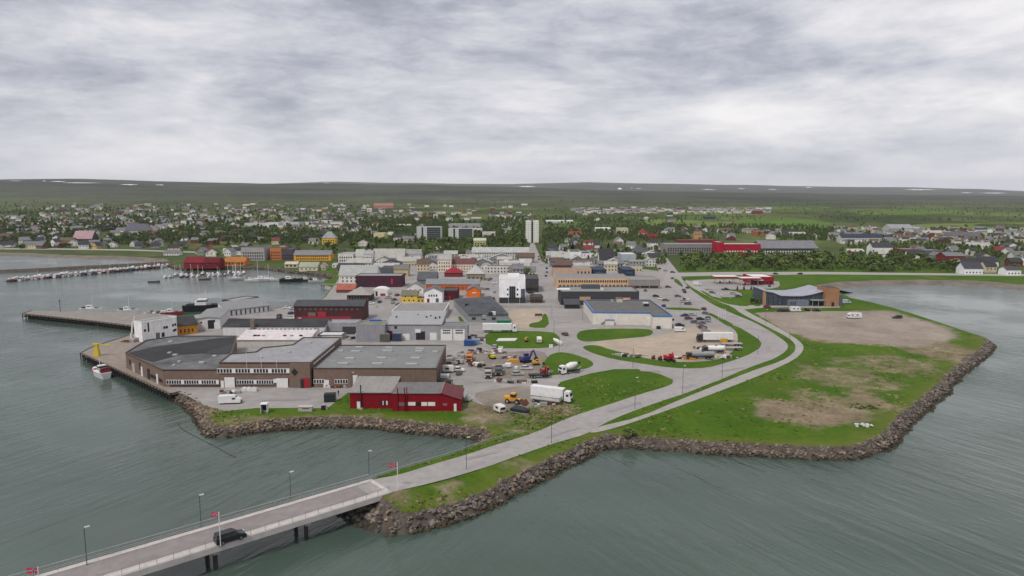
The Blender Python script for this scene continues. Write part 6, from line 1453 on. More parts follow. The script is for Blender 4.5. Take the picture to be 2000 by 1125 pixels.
def dump(px, py, rz, label, mcab, mbed, name='dump_truck'):
    P = GL(px, py); P.z += .08; root = thing(name, label, 'dump truck', P, rz); bx('chassis', root, M_BLACK, 0, 0, .8, 7, 1.1, .35); truckcab(root, 1.9, mcab, h=2.9); wheels(root, (-2.6,-1.4,2.9), 2.4, .5, .32)
    bx('bed_floor', root, mbed, -1.1, 0, 1.2, 4.9, 2.45, .2)
    for s in (-1, 1): bx('bed_side', root, mbed, -1.1, s*1.2, 1.3, 4.9, .12, 1.0)
    bx('bed_front', root, mbed, 1.35, 0, 1.3, .12, 2.4, 1.4); bx('tailgate', root, mbed, -3.5, 0, 1.3, .12, 2.4, .9)
dump(954, 735, -PI2, 'dark grey dump truck with pale cab roof facing the bridge', mat('cab_taupe', (.36,.34,.33)), mat('bed_dark', (.07,.065,.06))); dump(974, 730, -PI2, 'dark green-grey dump truck parked next to the pale-roofed one', mat('cab_olive', (.09,.10,.09)), mat('bed_dark', (.07,.065,.06)))
dump(917, 704, -PI2, 'orange truck with white cab top behind the factory end wall', paint('truck_orange', (.50,.17,.03)), paint('truck_orange', (.5,.17,.03)))
def excavator(px, py, rz, label, m, s=1.0, tracks=True, up=.9, name='excavator'):
    P = GL(px, py); P.z += .08; root = thing(name, label, 'excavator', P, rz); root.scale = (s, s, s)
    for q in (-1, 1): link('track', mk('track', *centred([(-1.6,0),(-1.9,.35),(-1.6,.8),(1.6,.8),(1.9,.35),(1.6,0)], .55), M_TYRE), root, (0, q*.95, 0))
    bx('undercarriage', root, M_BLACK, 0, 0, .35, 2.2, 1.4, .6); bx('house', root, m, -.5, .1, .95, 2.6, 2.3, 1.1); bx('counterweight', root, m, -1.7, 0, .95, .7, 2.2, 1.0); bx('cab', root, m, .55, .65, .95, 1.3, 1.0, 1.9); bx('cab_glass', root, M_DARKGLASS, .62, .65, 1.75, 1.34, 1.04, .85)
    bx('boom', root, m, 1.9, -.3, 1.9, 3.6, .4, .5, ry=-up); bx('stick', root, m, 3.2, -.3, 2.6, 2.6, .3, .4, ry=1.15); link('bucket', mk('bucket', *centred([(0,0),(.2,.9),(.9,1.0),(1.0,.5),(.6,0)], .9), M_BLACK), root, (3.4, -.3, .4))
excavator(1027, 708, .6, 'blue excavator with raised black arm in the machine yard', paint('digger_blue', (.03,.035,.16)), 1.15, up=1.15)
excavator(1047, 713, .2, 'yellow excavator beside the red one in the machine yard', paint('digger_yellow', (.50,.27,.02)), .7, up=.5)
excavator(1064, 733, -PI2+.2, 'red and black excavator at the edge of the machine yard', paint('digger_red', (.25,.02,.02)), 1.05, up=1.2)
excavator(1028, 667, -PI2, 'small yellow digger standing on the lawn', paint('digger_yellow', (.5,.27,.02)), .65, up=.9)
excavator(962, 701, 2.2, 'yellow grab machine with raised arms behind the dump trucks', paint('digger_yellow2', (.45,.36,.03)), .7, up=1.25)
excavator(1306, 705, -1.2, 'bright red machine with yellow top on the gravel yard', paint('machine_red', (.42,.015,.03)), 1.0, up=.5, name='mobile_crusher')
excavator(1276, 701, -PI2, 'small dark red loader on the yard edge, nearer the scrap', paint('digger_red', (.25,.02,.02)), .5, up=.6); excavator(1289, 703, -PI2, 'small dark red loader on the yard edge, next to the crusher', paint('digger_red', (.25,.02,.02)), .55, up=.9)
def loader(px, py, rz, label):
    P = GL(px, py); P.z += .06; root = thing('wheel_loader', label, 'wheel loader', P, rz); m = paint('loader_yellow', (.56,.26,.015), .4)
    bx('rear_body', root, m, -1.4, 0, .9, 2.6, 1.9, 1.2); bx('cab', root, m, .1, 0, 1.0, 1.5, 1.6, 2.2); bx('cab_glass', root, M_DARKGLASS, .1, 0, 2.0, 1.54, 1.64, .9); bx('front_frame', root, m, 1.5, 0, .7, 1.8, 1.3, .9)
    for s in (-1, 1): bx('lift_arm', root, mat('rust_brown', (.12,.045,.03)), 2.4, s*.6, 1.0, 2.6, .25, .4, ry=.25)
    link('bucket', mk('bk', *centred([(0,0),(.1,1.2),(.5,1.3),(1.3,.1)], 2.7), mat('rust_brown', (.12,.045,.03))), root, (3.3, 0, .1)); wheels(root, (-1.5, 1.5), 2.3, .75, .5)
loader(1002, 788, -.35, 'yellow wheel loader with rust-brown bucket near the white truck')
def hullpts(L, w, h, bow=.35):
    st = [(-.5,.85),(-.3,1),(.05,1),(.3,.8),(.45,.35),(.5,.02)]
    v = []
    for t, k in st: v += [(t*L, -k*w/2, h*(1+.35*max(0,t)**1.5*2)), (t*L, -k*w*.33, 0.0), (t*L*.97, k*w*.33, 0.0), (t*L, k*w/2, h*(1+.35*max(0,t)**1.5*2))]
    f = []
    for i in range(len(st)-1):
        for j in range(3): f.append((4*i+j, 4*i+j+1, 4*i+5+j, 4*i+4+j))
        f.append((4*i+3, 4*i, 4*i+4, 4*i+7))
    f += [(3,2,1,0), tuple(4*(len(st)-1)+j for j in range(4))]
    return v, f
def simple(name, label, cat, px, py, rz=0.0, P=None):
    P = P or GL(px, py); P.z += .07; return thing(name, label, cat, P, rz)
r_ = simple('plough_blade', 'orange snow plough blade lying on the yard beside the blue excavator', 'plough', 1004, 708, .1); link('blade', mk('bl', *centred([(-2.4,0),(-2.7,.6),(-1.5,1.3),(1.8,1.2),(2.5,.5),(2.2,0)], 1.1), paint('plough_orange', (.55,.24,.02))), r_); bx('mount', r_, M_BLACK, 0, .9, .2, 1.4, .8, .6)
r_ = simple('plough_blade', 'orange-brown plough blade at the front of the tanker row', 'plough', 1348, 703, -.3); link('blade', mk('bl', *centred([(-2.4,0),(-2.7,1.2),(-1.9,1.4),(2.3,.6),(2.2,0)], .9), paint('plough_brown', (.40,.15,.02))), r_); bx('mount', r_, M_BLACK, 0, .9, .2, 1.4, .8, .6)
r_ = simple('green_container', 'green rounded container standing behind the white articulated truck', 'container', 984, 637); link('shell', mk('gc', *centred([(-3.4,.3),(-3.5,2.4),(-3.1,3.0),(3.1,3.0),(3.5,2.4),(3.4,.3)], 2.6), paint('container_green', (.008,.14,.07))), r_); 
for k in range(5): bx('rib', r_, paint('container_green2', (.006,.11,.055)), -2.6+k*1.3, -1.32, .4, .15, .12, 2.2)
def container(px, py, rz, label, m, L=6.0, H=2.5, w=2.4):
    r = simple('container', label, 'container', px, py, rz); bx('shell', r, m, 0, 0, .15, L, w, H)
    for k in range(int(L/.75)): bx('rib', r, m, -L/2+.4+k*.75, -w/2-.03, .3, .2, .1, H-.3)
    bx('door', r, M_STEEL, L/2+.02, 0, .25, .06, w-.2, H-.2)
container(917, 675, .0, 'blue container in the storage corner behind the yard', paint('cont_blue', (.015,.06,.20)), 4.5, 2.2); container(930, 672, .1, 'blue-white container beside the blue one in the storage corner', paint('cont_paleblue', (.16,.22,.32)), 3.2, 2.0)
container(645, 784, .15, 'black container in the paved yard left of the red barn', mat('cont_black', (.022,.025,.028)), 3.4, 2.3); container(870, 753, -.2, 'dark green skip behind the red barn', mat('skip_green', (.02,.035,.028)), 4.5, 1.6); container(867, 738, 0, 'pale sheeted pallet stack beside the factory end', M_WFRAME, 3.6, 1.0)
container(752, 667, 0, 'olive container in the yard behind the factory roof', mat('cont_olive', (.09,.09,.075)), 4, 3.2); container(776, 666, 0, 'navy container in the yard behind the factory roof', mat('cont_navy', (.03,.045,.085)), 4, 3.0)
def heap(px, py, label, mats, n, sx, sy, seed, name='scrap_heap', cat='scrap heap', smax=1.6):
    r = random.Random(seed); root = simple(name, label, cat, px, py)
    for i in range(n):
        x, y = r.gauss(0, sx/2.4), r.gauss(0, sy/2.4); s = r.uniform(.4, smax)
        bx(r.choice(['crate', 'board', 'scrap_piece']), root, r.choice(mats), x, y, 0 if r.random() < .7 else .5, s*r.uniform(.6, 1.8), s*r.uniform(.5, 1.1), s*r.uniform(.3, .9), rz=r.uniform(-.6, .6))
MJ = [M_TIMBER, M_CONC, M_STEEL, mat('rust_brown', (.12,.045,.03)), M_BLACK, M_WFRAME]
for i, (px, py, lab, sx, sy, n) in enumerate(((1226,696,'heap of grey frames and scrap on the gravel yard edge',7,3,26), (918,660,'brown pallets and junk stacked beside the garage',5,3,22), (664,757,'dark scrap piled against the factory wall',6,1.2,14), (880,700,'rusty pipes and timber stacked behind the factory end',8,3,24), (985,720,'scattered scrap on the dirt of the machine yard',5,3,12), (1060,728,'loose scrap beside the red and black excavator',4,2,10), (950,690,'rubble and parts behind the grab machine',9,2.5,26), (703,662,'heap of brown junk beside the moss-topped hall',8,3,22), (735,655,'clutter of crates before the grey workshop',8,2,18), (820,660,'boxes and carts before the workshop doors',10,2.5,22), (1420,700,'timber and scrap in the grass behind the tankers',6,2,12), (940,664,'barrels and posts along the storage corner',3,4,16), (1058,793,'rust-red crates and grey board by the flatbed trailer',4,2,10), (455,768,'low rubble by the factory door',5,1.2,10), (350,640,'gear heaped behind the mustard shed',6,3,14), (278,655,'nets and boxes at the foot of the white crane',4,3,12), (300,612,'crates stacked on the root of the long pier',8,2,14), (925,690,'timber beams and drums along the yard fence',8,2,20), (1000,700,'steel parts beside the orange plough blade',6,2,16), (935,715,'tyres and crates beside the dump trucks',5,2,14), (890,712,'boards and boxes along the factory end wall',4,3,14), (1010,748,'low scrap strip at the edge of the rough grass',8,1.5,16), (1380,682,'loose parts between the tank trailers',7,2,18), (1330,700,'gravel bags and timber in front of the tankers',6,1.5,12), (765,655,'crates and pallets before the mossy hall',6,2,16), (845,662,'pallets beside the white garage doors',5,2,12), (420,640,'fish tubs beside the white fish hall',7,3,18), (250,668,'nets and tubs on the quay planks',6,3,14), (700,600,'stalls and boxes on the quay square',8,3,14))):
    heap(px, py, lab, MJ, n, sx, sy, 40+i)
for k, px in enumerate((478, 487, 497)):
    r_ = simple('white_sack', 'white bulk sack by the factory wall, %s of three' % ('first','second','third')[k], 'bulk sack', px, 764); link('sack', mk('sack', *centred([(-.9,0),(-1.0,.8),(-.6,1.2),(.5,1.1),(.9,.8),(.9,0)], 1.4, .2), mat('sack_white', (.5,.5,.5))), r_); bx('tie', r_, M_WFRAME, 0, 0, 1.1, .3, .3, .25)
r_ = simple('white_hut', 'small white open-fronted hut on the cove lawn', 'hut', 517, 806, .1); 
for nm, a in (('side', (-.85,0,0,.1,1.9,2.6)), ('side', (.85,0,0,.1,1.9,2.6)), ('back', (0,.9,0,1.7,.1,2.6)), ('roof', (0,0,2.6,2.0,2.1,.14)), ('bench', (0,.4,0,1.3,.6,.6))): bx(nm, r_, M_WFRAME if nm != 'bench' else M_STEEL, *a)
bx('black_back_panel', r_, M_BLACK, 0, .8, .02, 1.55, .08, 2.5)  # black panel covering the inside of the white back wall
r_ = simple('concrete_tank', 'pale concrete trough with dark inscription on the cove lawn', 'trough', 597, 803); bx('body', r_, M_CONC, 0, 0, 0, 4.0, 1.2, 1.3); bx('lid', r_, M_CONCL, 0, 0, 1.3, 4.2, 1.4, .15); bx('inscription', r_, M_BLACK, .2, -.62, .8, 2.0, .06, .2)
r_ = simple('trash_frame', 'dark bin and frame at the kerb left of the barn', 'bin', 632, 800, .1); bx('bin', r_, M_BLACK, 0, 0, 0, 1.2, 1.0, 1.3); bx('lid', r_, M_STEEL, 0, 0, 1.3, 1.3, 1.1, .12); bx('frame', r_, M_STEEL, 1.0, 0, 0, .6, .8, 1.0)
r_ = simple('water_tank', 'white caged water tank beside the red barn end', 'water tank', 914, 783); bx('tank', r_, mat('tank_grey', (.38,.39,.40)), 0, 0, .2, 1.5, 1.3, 1.6); bx('pallet', r_, M_TIMBER, 0, 0, 0, 1.6, 1.4, .2); bx('cap', r_, M_BLACK, 0, 0, 1.8, .4, .4, .15)
def caravan(px, py, rz, label, L=4.6, H=2.3, end=M_BLACK):
    r = simple('caravan', label, 'caravan', px, py, rz); h = L/2; link('body', mk('cv', *centred([(-h,.5),(-h+.1,H-.2),(-h+.6,H),(h-.5,H),(h,H-.6),(h-.1,.5)], 2.1, .06), paint('caravan_white', (.58,.57,.54))), r); bx('window', r, end, h-.02, 0, 1.1, .12, 1.6, .7); bx('window', r, end, -h+.02, 0, 1.1, .12, 1.6, .7)
    for s in (-1, 1): bx('side_window', r, M_DARKGLASS, 0, s*1.02, 1.2, 1.3, .08, .6)
    wheels(r, (0,), 2.1, .33); bx('drawbar', r, M_STEEL, h+.6, 0, .4, 1.3, .12, .12)
caravan(1053, 669, -PI2, 'white caravan with beige end standing on the lawn', end=mat('caravan_beige', (.36,.30,.22))); caravan(976, 805, -1.0, 'small white trailer with dark open end near the cove', 3.6, 2.2)
caravan(874, 727, .0, 'white box trailer parked along the factory end', 4.8, 2.4); car(893, 726, WHT, .0, 'white pickup in front of the white box trailer', 'pickup')
r_ = simple('stored_boat', 'long white boat hull stored on the lawn beside the plaza', 'boat', 1088, 671, 1.85); link('hull', mk('hull', *hullpts(8.5, 2.2, 1.1), paint('boat_white', (.6,.6,.6))), r_, (0,0,.2)); bx('cover', r_, M_WFRAME, -.5, 0, 1.1, 5, 1.4, .5)
r_ = simple('stored_boat', 'black covered boat lying in the grass near the cove', 'boat', 1017, 806, -.5); link('hull', mk('hull', *hullpts(6.0, 2.2, 1.0), mat('boat_black', (.03,.03,.035))), r_, (0,0,.1)); link('tarpaulin', mk('tp', *centred([(-2.6,0),(-1.8,.9),(1.0,.7),(2.4,0)], 2.0, .6), mat('tarp_black', (.016,.018,.022), .5)), r_, (0,0,.95)); bx('cradle', r_, M_STEEL, 0, 0, 0, 5.5, 2.6, .15)
r_ = simple('white_boards', 'stack of long white boards lying on the lawn', 'boards', 990, 665, .05); 
for k in range(5): bx('board', r_, M_WFRAME, k*.25-.5, k*.75-1.5, .05+.06*k, 8.2, .7, .3)
r_ = simple('white_crate', 'white crate at the lawn corner by the plaza', 'crate', 1076, 679); bx('body', r_, M_WFRAME, 0,0,0,1.5,1.2,1.1); bx('lid', r_, M_CONCL, 0,0,1.1,1.6,1.3,.1)
r_ = simple('white_crate', 'white crate beside the silver car on the lawn', 'crate', 978, 681); bx('body', r_, M_WFRAME, 0,0,0,1.9,1.2,.7); bx('lid', r_, M_CONCL, 0,0,.7,2.0,1.3,.1)
r_ = simple('yellow_drum', 'big yellow drum standing among the trailers', 'drum', 1414, 673); cy('drum', r_, paint('drum_yellow', (.55,.30,.02)), 0, 0, 0, 3.0, 2.4, n=18); cy('rim', r_, paint('drum_yellow2', (.45,.22,.02)), 0, 0, 2.4, 3.1, .15, n=18); 
for k in range(4): bx('rib', r_, paint('drum_yellow2', (.45,.22,.02)), -1.2+.8*k, -1.35, .2, .12, .3, 2.0)
r_ = simple('notice_board', 'long brown notice board beside the plaza lawn', 'board', 1052, 619); bx('panel', r_, mat('board_brown', (.07,.045,.035)), 0,0,.5,4.0,.2,1.2); bx('leg', r_, M_TIMBER, -1.7,0,0,.2,.2,.7); bx('leg', r_, M_TIMBER, 1.7,0,0,.2,.2,.7)
for px, lab, c in ((993,'white flagpole with dark base before the white office',M_TIMBERD),(1015,'white flagpole with red base before the white office',paint('base_red',(.35,.02,.05)))):
    P = GL(px, 600); r_ = thing('flagpole', lab, 'flagpole', P, 0); cy('pole', r_, paint('pole_white',(.62,)*3), 0,0,0,.14,zat(P,566),n=8); cy('base', r_, c, 0,0,0,1.6,.7,n=12)
for k in range(5):
    P = GL(1403+k*3.4, 623+k*.5); r_ = thing('flagpole', 'bare white flagpole on the road verge, %s from the supermarket' % ('first','second','third','fourth','fifth')[k], 'flagpole', P, 0, 'bare flagpoles on the verge'); cy('pole', r_, paint('pole_white',(.62,)*3), 0,0,0,.13,zat(P,602),n=8); cy('base', r_, M_CONC, 0,0,0,.5,.2,n=8)

# ---- more cars standing about the centre streets
rc = random.Random(64); spots = []; tries = 0
while len(spots) < 40 and tries < 4000:
    tries += 1; px, py = rc.choice([(rc.uniform(1034,1068), rc.uniform(500,590)), (rc.uniform(950,974), rc.uniform(540,600)), (rc.uniform(1255,1345), rc.uniform(545,600)), (rc.uniform(700,790), rc.uniform(565,606)), (rc.uniform(1300,1385), rc.uniform(600,648)), (rc.uniform(540,575), rc.uniform(604,626))]); P = GL(px, py)
    if all(not (a-1.5 < P.x < b+1.5 and c-1.5 < P.y < d+1.5) for a, b, c, d in FOOT) and all((P-q[0]).length > 6.5 for q in spots): spots.append((P, px))
spots.sort(key=lambda t: t[1]); cc = {}
for P, px in spots:
    nm, c = rc.choice([('white', (.58,.58,.58)), ('silver', (.29,.29,.30)), ('grey', (.105,.105,.11)), ('black', (.014,.014,.018)), ('dark red', (.10,.015,.02)), ('blue', (.02,.04,.12))]); k = cc.get(nm, 0); cc[nm] = k+1
    car(0, 0, c, rc.choice([PI2, 0, PI2, 1.2, 3.1]) + rc.uniform(-.1, .1), '%s car parked loosely in the centre streets, %s such from the harbour side' % (nm, ORD0[k]), group='cars standing about the centre', P=P)

# ---- person by the yard
def person(P, rz, label):
    me = bpy.data.meshes.new('person'); 
    V = [(0,0,.95),(0,0,1.2),(0,0,1.45),(0,0,1.56),(0,.01,1.70),(.1,0,.9),(.12,.05,.5),(.13,0,.08),(.13,.14,.04),(-.1,0,.9),(-.12,-.08,.5),(-.13,-.2,.1),(-.13,-.06,.04),(.2,0,1.42),(.27,-.04,1.14),(.26,.1,.92),(-.2,0,1.42),(-.27,.04,1.14),(-.26,.16,.94)]
    E = [(0,1),(1,2),(2,3),(3,4),(0,5),(5,6),(6,7),(7,8),(0,9),(9,10),(10,11),(11,12),(2,13),(13,14),(14,15),(2,16),(16,17),(17,18)]
    rad = [.15,.14,.15,.06,.11,.10,.075,.055,.045,.10,.075,.055,.045,.075,.055,.045,.075,.055,.045]
    me.from_pydata(V, E, []); o = bpy.data.objects.new('person', me); COL.objects.link(o)
    md = o.modifiers.new('skin', 'SKIN'); 
    for i, s in enumerate(me.skin_vertices[0].data): s.radius = (rad[i], rad[i]*.85); s.use_root = (i == 0)
    sb = o.modifiers.new('sub', 'SUBSURF'); sb.levels = 1; sb.render_levels = 1
    me.materials.append(mat('dark_clothes', (.014,.014,.018), .9))
    o.location = P; o.rotation_euler = (0, 0, rz); tag(o, label, 'person')
    h = thing('x', None, None) if False else None
    hd = link('hair', mk('hair', *prism([(.1,0),(.05,.09),(-.05,.09),(-.1,0),(-.05,-.1),(.05,-.1)], 1.72, 1.83), M_BLACK), o)
person(Vector((*GL(661, 773).xy, .04)), .5, 'person in dark clothes walking across the yard near the black container')

# ================================================================== BOATS
def boat(P, L, rz, label, hull=WHT, house=True, mast=0.0, group=None, name='boat', trim=None, tall=1.0):
    root = thing(name, label, 'boat', P, rz, group); w = L*.30; h = L*.10*tall + .35
    m = paint('hull_%d_%d' % (hull[0]*1000, hull[2]*1000), hull, .4)
    link('hull', pmesh('hull_%.1f_%.1f' % (L, tall), lambda: hullpts(L, w, h), m), root, (0, 0, -.25))
    mw = paint('boat_white', (.6,.6,.6))
    if house:
        hh = .9 + L*.06; hx = -L*.08
        link('wheelhouse', pmesh('wh_%.1f' % L, lambda: centred([(-L*.14,0),(-L*.14,hh),(L*.06,hh),(L*.12,0)], w*.62, .08), mw), root, (hx, 0, h-.3)); bx('window', root, M_DARKGLASS, hx+L*.06, 0, h-.3+hh*.5, .35, w*.5, hh*.3, ry=-.3)
        bx('side_window', root, M_DARKGLASS, hx-L*.02, 0, h-.3+hh*.5, L*.14, w*.62, hh*.28)
    if trim: bx('deck_gear', root, trim, -L*.3, 0, h-.35, L*.22, w*.6, .7); bx('deck_gear', root, trim, L*.2, 0, h-.3, L*.12, w*.4, .6)
    if mast:
        cy('mast', root, M_WFRAME if mast > 5 else M_BLACK, L*.02, 0, h-.3, .16 if mast < 8 else .26, mast, n=6)
        if mast > 8: bx('boom', root, M_WFRAME, -L*.15, 0, h+1.2, L*.36, .16, .16)
    bx('rail', root, M_STEEL, L*.33, 0, h+.15, L*.18, w*.45, .05)
    return root
WZ = WATER_Z + .12
rb = random.Random(21)
ORD = ['first','second','third','fourth','fifth','sixth','seventh','eighth','ninth','tenth','eleventh','twelfth','thirteenth','fourteenth','fifteenth','sixteenth','seventeenth','eighteenth','nineteenth','twentieth']
TENS = {20:'twenty',30:'thirty',40:'forty',50:'fifty',60:'sixty',70:'seventy',80:'eighty',90:'ninety'}
def ordn(i):     # 0-based
    n = i+1
    if n <= 20: return ORD[n-1]
    if n % 10 == 0: return TENS[n - n % 10][:-1] + 'ieth' if n < 100 else str(n)
    if n < 100: return TENS[n - n % 10] + '-' + ORD[n % 10 - 1]
    return 'hundred and ' + ordn(n-101) if n < 200 and n > 100 else ('hundredth' if n == 100 else 'two hundred and ' + ordn(n-201) if n > 200 else 'two hundredth')
HC_ = [WHT, WHT, (.45,.45,.46), (.16,.03,.03), (.05,.06,.10), (.35,.33,.30), (.06,.06,.06)]
a, b = G(14, 550, WATER_Z), G(322, 521.5, WATER_Z)
dk = thing('floating_dock', 'long floating dock beside the breakwater, crowded with boats', 'dock', a, math.atan2((b-a).y, (b-a).x)); Ld = (b-a).length
bx('deck', dk, M_TIMBER, Ld/2, 3.0, -.2, Ld, 2.4, .6)
for k in range(24): bx('float', dk, M_CONC, Ld*(k+.5)/24, 3.0, -.5, 2.0, 2.2, .5)
for k in range(64):
    t = (k + rb.uniform(.2,.8))/64; side = -1 if k % 2 else 1
    P = a.lerp(b, t) + Vector((0, 3.0 + side*(5.5 + rb.uniform(-.5,.8)), 0)); P.z = WZ
    c = rb.choice(HC_); L = rb.choice([9, 10.5, 12, 13.5])
    boat(P, L, PI2*side*-1 + rb.uniform(-.25,.25) + .3, ('white' if c[0] > .5 else 'red-hulled' if c[0] > c[2]*2 else 'grey' if c[0] > .3 else 'dark') + ' small boat at the breakwater dock, %s from its outer end' % ordn(k), c, True, rb.choice([0, 3, 4, 5, 6]), 'boats at the breakwater dock', trim=rb.choice([None, M_TYRE, mat('gear_red', (.2,.03,.04)), M_TIMBER]))
a2, b2 = G(322, 541, WATER_Z), G(478, 536, WATER_Z)
dk = thing('floating_dock', 'inner floating dock with leisure boats below the red wharf house', 'dock', a2, math.atan2((b2-a2).y, (b2-a2).x)); Ld2 = (b2-a2).length; bx('deck', dk, M_TIMBER, Ld2/2, 0, -.2, Ld2, 2.2, .6); 
for k in range(10): bx('float', dk, M_CONC, Ld2*(k+.5)/10, 0, -.5, 2.0, 2.0, .5)
for k in range(30):
    t = (k + .5)/30; side = -1 if k % 2 else 1
    P = a2.lerp(b2, t) + Vector((0, side*6.0 + (12 if k % 5 == 0 else 0), 0)); P.z = WZ; c = rb.choice([WHT, WHT, WHT, (.45,.45,.46), (.05,.06,.10)])
    boat(P, rb.choice([6.5, 7.5, 9]), PI2*side*-1 + rb.uniform(-.2,.2), ('white' if c[0] > .5 else 'grey' if c[0] > .3 else 'dark') + ' leisure boat at the inner dock, %s from its outer end' % ordn(k), c, True, rb.choice([0, 0, 3, 6, 8, 9]), 'leisure boats at the inner dock')
boat(G(505, 548, WZ), 17, 3.1, 'white two-masted sailing boat moored among the harbour boats', WHT, True, 14.5); boat(G(524, 546, WZ), 13, .2, 'white sailing boat with tall mast beside the two-masted one', WHT, True, 11.5)
boat(G(568, 550, WZ), 17, .0, 'black-hulled fishing boat with white wheelhouse in mid harbour', BLK, True, 5, trim=M_BLACK, tall=1.3); boat(G(600, 549, WZ), 13, .3, 'dark fishing boat lying next to the black-hulled one', (.05,.05,.055), True, 5, trim=M_TYRE, tall=1.2); boat(G(619, 551, WZ), 13, .1, 'white fishing boat moored closest to the jetty', (.45,.45,.46), True, 4, trim=M_TYRE, tall=1.2)
boat(G(535, 548, WZ), 12, .0, 'white cruiser between the sailing boats and black fishing boat', WHT, True, 3); boat(G(492, 549.5, WZ), 11, .0, 'low white motor boat at the bow of the two-masted boat', WHT, True, 0)
boat(G(301, 551, WZ), 9, .1, 'lone dark dinghy moored out in the harbour', GRY, False, 0); boat(G(462, 546, WZ), 12, .1, 'grey motor boat at the end of the inner dock', (.45,.45,.46), True, 3); boat(G(400, 546, WZ), 9, .3, 'small grey open boat off the inner dock', GRY, False, 0)
boat(G(180, 608, WZ), 13, .05, 'white fishing boat behind the middle of the long pier', WHT, True, 7, trim=M_TIMBERD, tall=1.4); boat(G(252, 610.5, WZ), 12, .05, 'white fishing boat with aerials behind the pier root', WHT, True, 7, trim=M_TYRE, tall=1.4); boat(G(337, 615, WZ), 12, .05, 'red and white fishing boat between pier and fish hall', (.22,.03,.04), True, 6, trim=mat('gear_red', (.2,.03,.04)), tall=1.4)
def vessel():
    P = G(402, 607, WZ); o = boat(P, 24, .15, 'dark steel work vessel with white mast by the fish hall', BLK, True, 9, trim=M_BLACK, tall=1.5, name='work_vessel')
    bx('bridge_house', o, paint('boat_white', (.6,.6,.6)), -1.5, 0, 4.4, 5, 4.5, 2.6); bx('window', o, M_DARKGLASS, -1.5, 0, 5.6, 5.1, 4.6, .8); bx('derrick', o, M_BLACK, 4.5, 0, 2.6, 8, .5, .6, ry=-.6); bx('derrick', o, M_BLACK, -7, 0, 2.6, 5, .5, .6, ry=-.9)
vessel()
def trawler():
    P = G(197, 735, WZ); o = boat(P, 12, 2.45, 'white trawler with red gear tied up at the timber quay', WHT, True, 5.5, trim=mat('gear_red', (.2,.03,.04)), tall=1.9, name='fishing_trawler'); o.scale = (.92, 1.1, .92)
    bx('upper_house', o, paint('boat_white', (.6,.6,.6)), -1.6, 0, 3.2, 2.2, 2.2, 1.6); bx('window', o, M_DARKGLASS, -1.6, 0, 3.9, 2.3, 2.3, .6); bx('gantry', o, mat('gear_red', (.2,.03,.04)), -5.2, 0, 1.6, .4, 3.0, 2.6); bx('red_float', o, paint('float_red', (.45,.03,.05)), 2.6, 1.0, 1.7, .9, .9, 1.2); bx('red_float', o, paint('float_red', (.45,.03,.05)), 1.0, -1.3, 1.6, .8, .8, .8); cy('aerial', o, M_WFRAME, -1.6, .6, 4.8, .08, 2.4, n=5)
    for k in range(5): cy('fender', o, M_TYRE, -4+2*k, -2.1, .3, .7, .3, rot=(PI2,0,0), n=10)
trawler()
# quay cranes
r_ = simple('jib_crane', 'yellow jib crane on the corner of the timber quay', 'crane', 190, 696); r_.scale = (.85, .7, .95); m = paint('crane_yellow', (.50,.36,.02))
link('tower', mk('tw', *join(prism([(-1.5,-1.5),(1.5,-1.5),(1.5,1.5),(-1.5,1.5)], 0, .4), ([(-1.3,-1.3,.4),(1.3,-1.3,.4),(1.3,1.3,.4),(-1.3,1.3,.4),(-.6,-.6,4.4),(.6,-.6,4.4),(.6,.6,4.4),(-.6,.6,4.4)], [(0,1,5,4),(1,2,6,5),(2,3,7,6),(3,0,4,7),(4,5,6,7)])), m), r_)
bx('turntable', r_, m, 0, 0, 4.4, 1.8, 1.6, .9); bx('jib', r_, m, 3.0, 0, 4.6, 6.2, .5, .45, ry=.06); bx('counterweight', r_, m, -1.2, 0, 4.5, .8, 1.4, .9); cy('cable', r_, M_BLACK, 5.8, 0, 3.2, .06, 1.4, n=5)
P = GL(257, 661); r_ = thing('boom_crane', 'slim white crane boom leaning over the quay by the white block', 'crane', P); Hh = zat(P, 622); cy('pedestal', r_, paint('pole_white',(.62,)*3), 0, 0, 0, .9, 2.4, n=10); bx('lower_boom', r_, paint('pole_white',(.62,)*3), .25, 0, 2.2, .5, .5, Hh*.55, ry=.12); bx('upper_boom', r_, paint('pole_white',(.62,)*3), .85, 0, 2.0+Hh*.5, .34, .34, Hh*.40, ry=.32)
P = G(118, 610); r_ = thing('pier_light', 'thin dark light post on the outer pier', 'light post', P); cy('pole', r_, M_BLACK, 0, 0, 0, .3, zat(P, 588), n=6); bx('lamp', r_, M_BLACK, 0, 0, zat(P,588), .5, .5, .5)
# floating boom off the cove
pts = [(346,826),(355,838),(372,848),(388,856),(404,864),(420,872),(434,880),(448,888),(462,894)]
r_ = thing('floating_boom', 'dark floating boom line drifting off the cove rocks', 'floating boom', G(*pts[0], WATER_Z))
o0 = r_.location
wp = chaikin([G(x, y, WATER_Z) for x, y in pts], False, 1)
for i, (p, q) in enumerate(zip(wp, wp[1:])):
    d = q-p; m_ = (p+q)/2; bx('float', r_, M_BLACK, m_.x-o0.x, m_.y-o0.y, -.1, d.length*.9, .16, .16, rz=math.atan2(d.y, d.x))

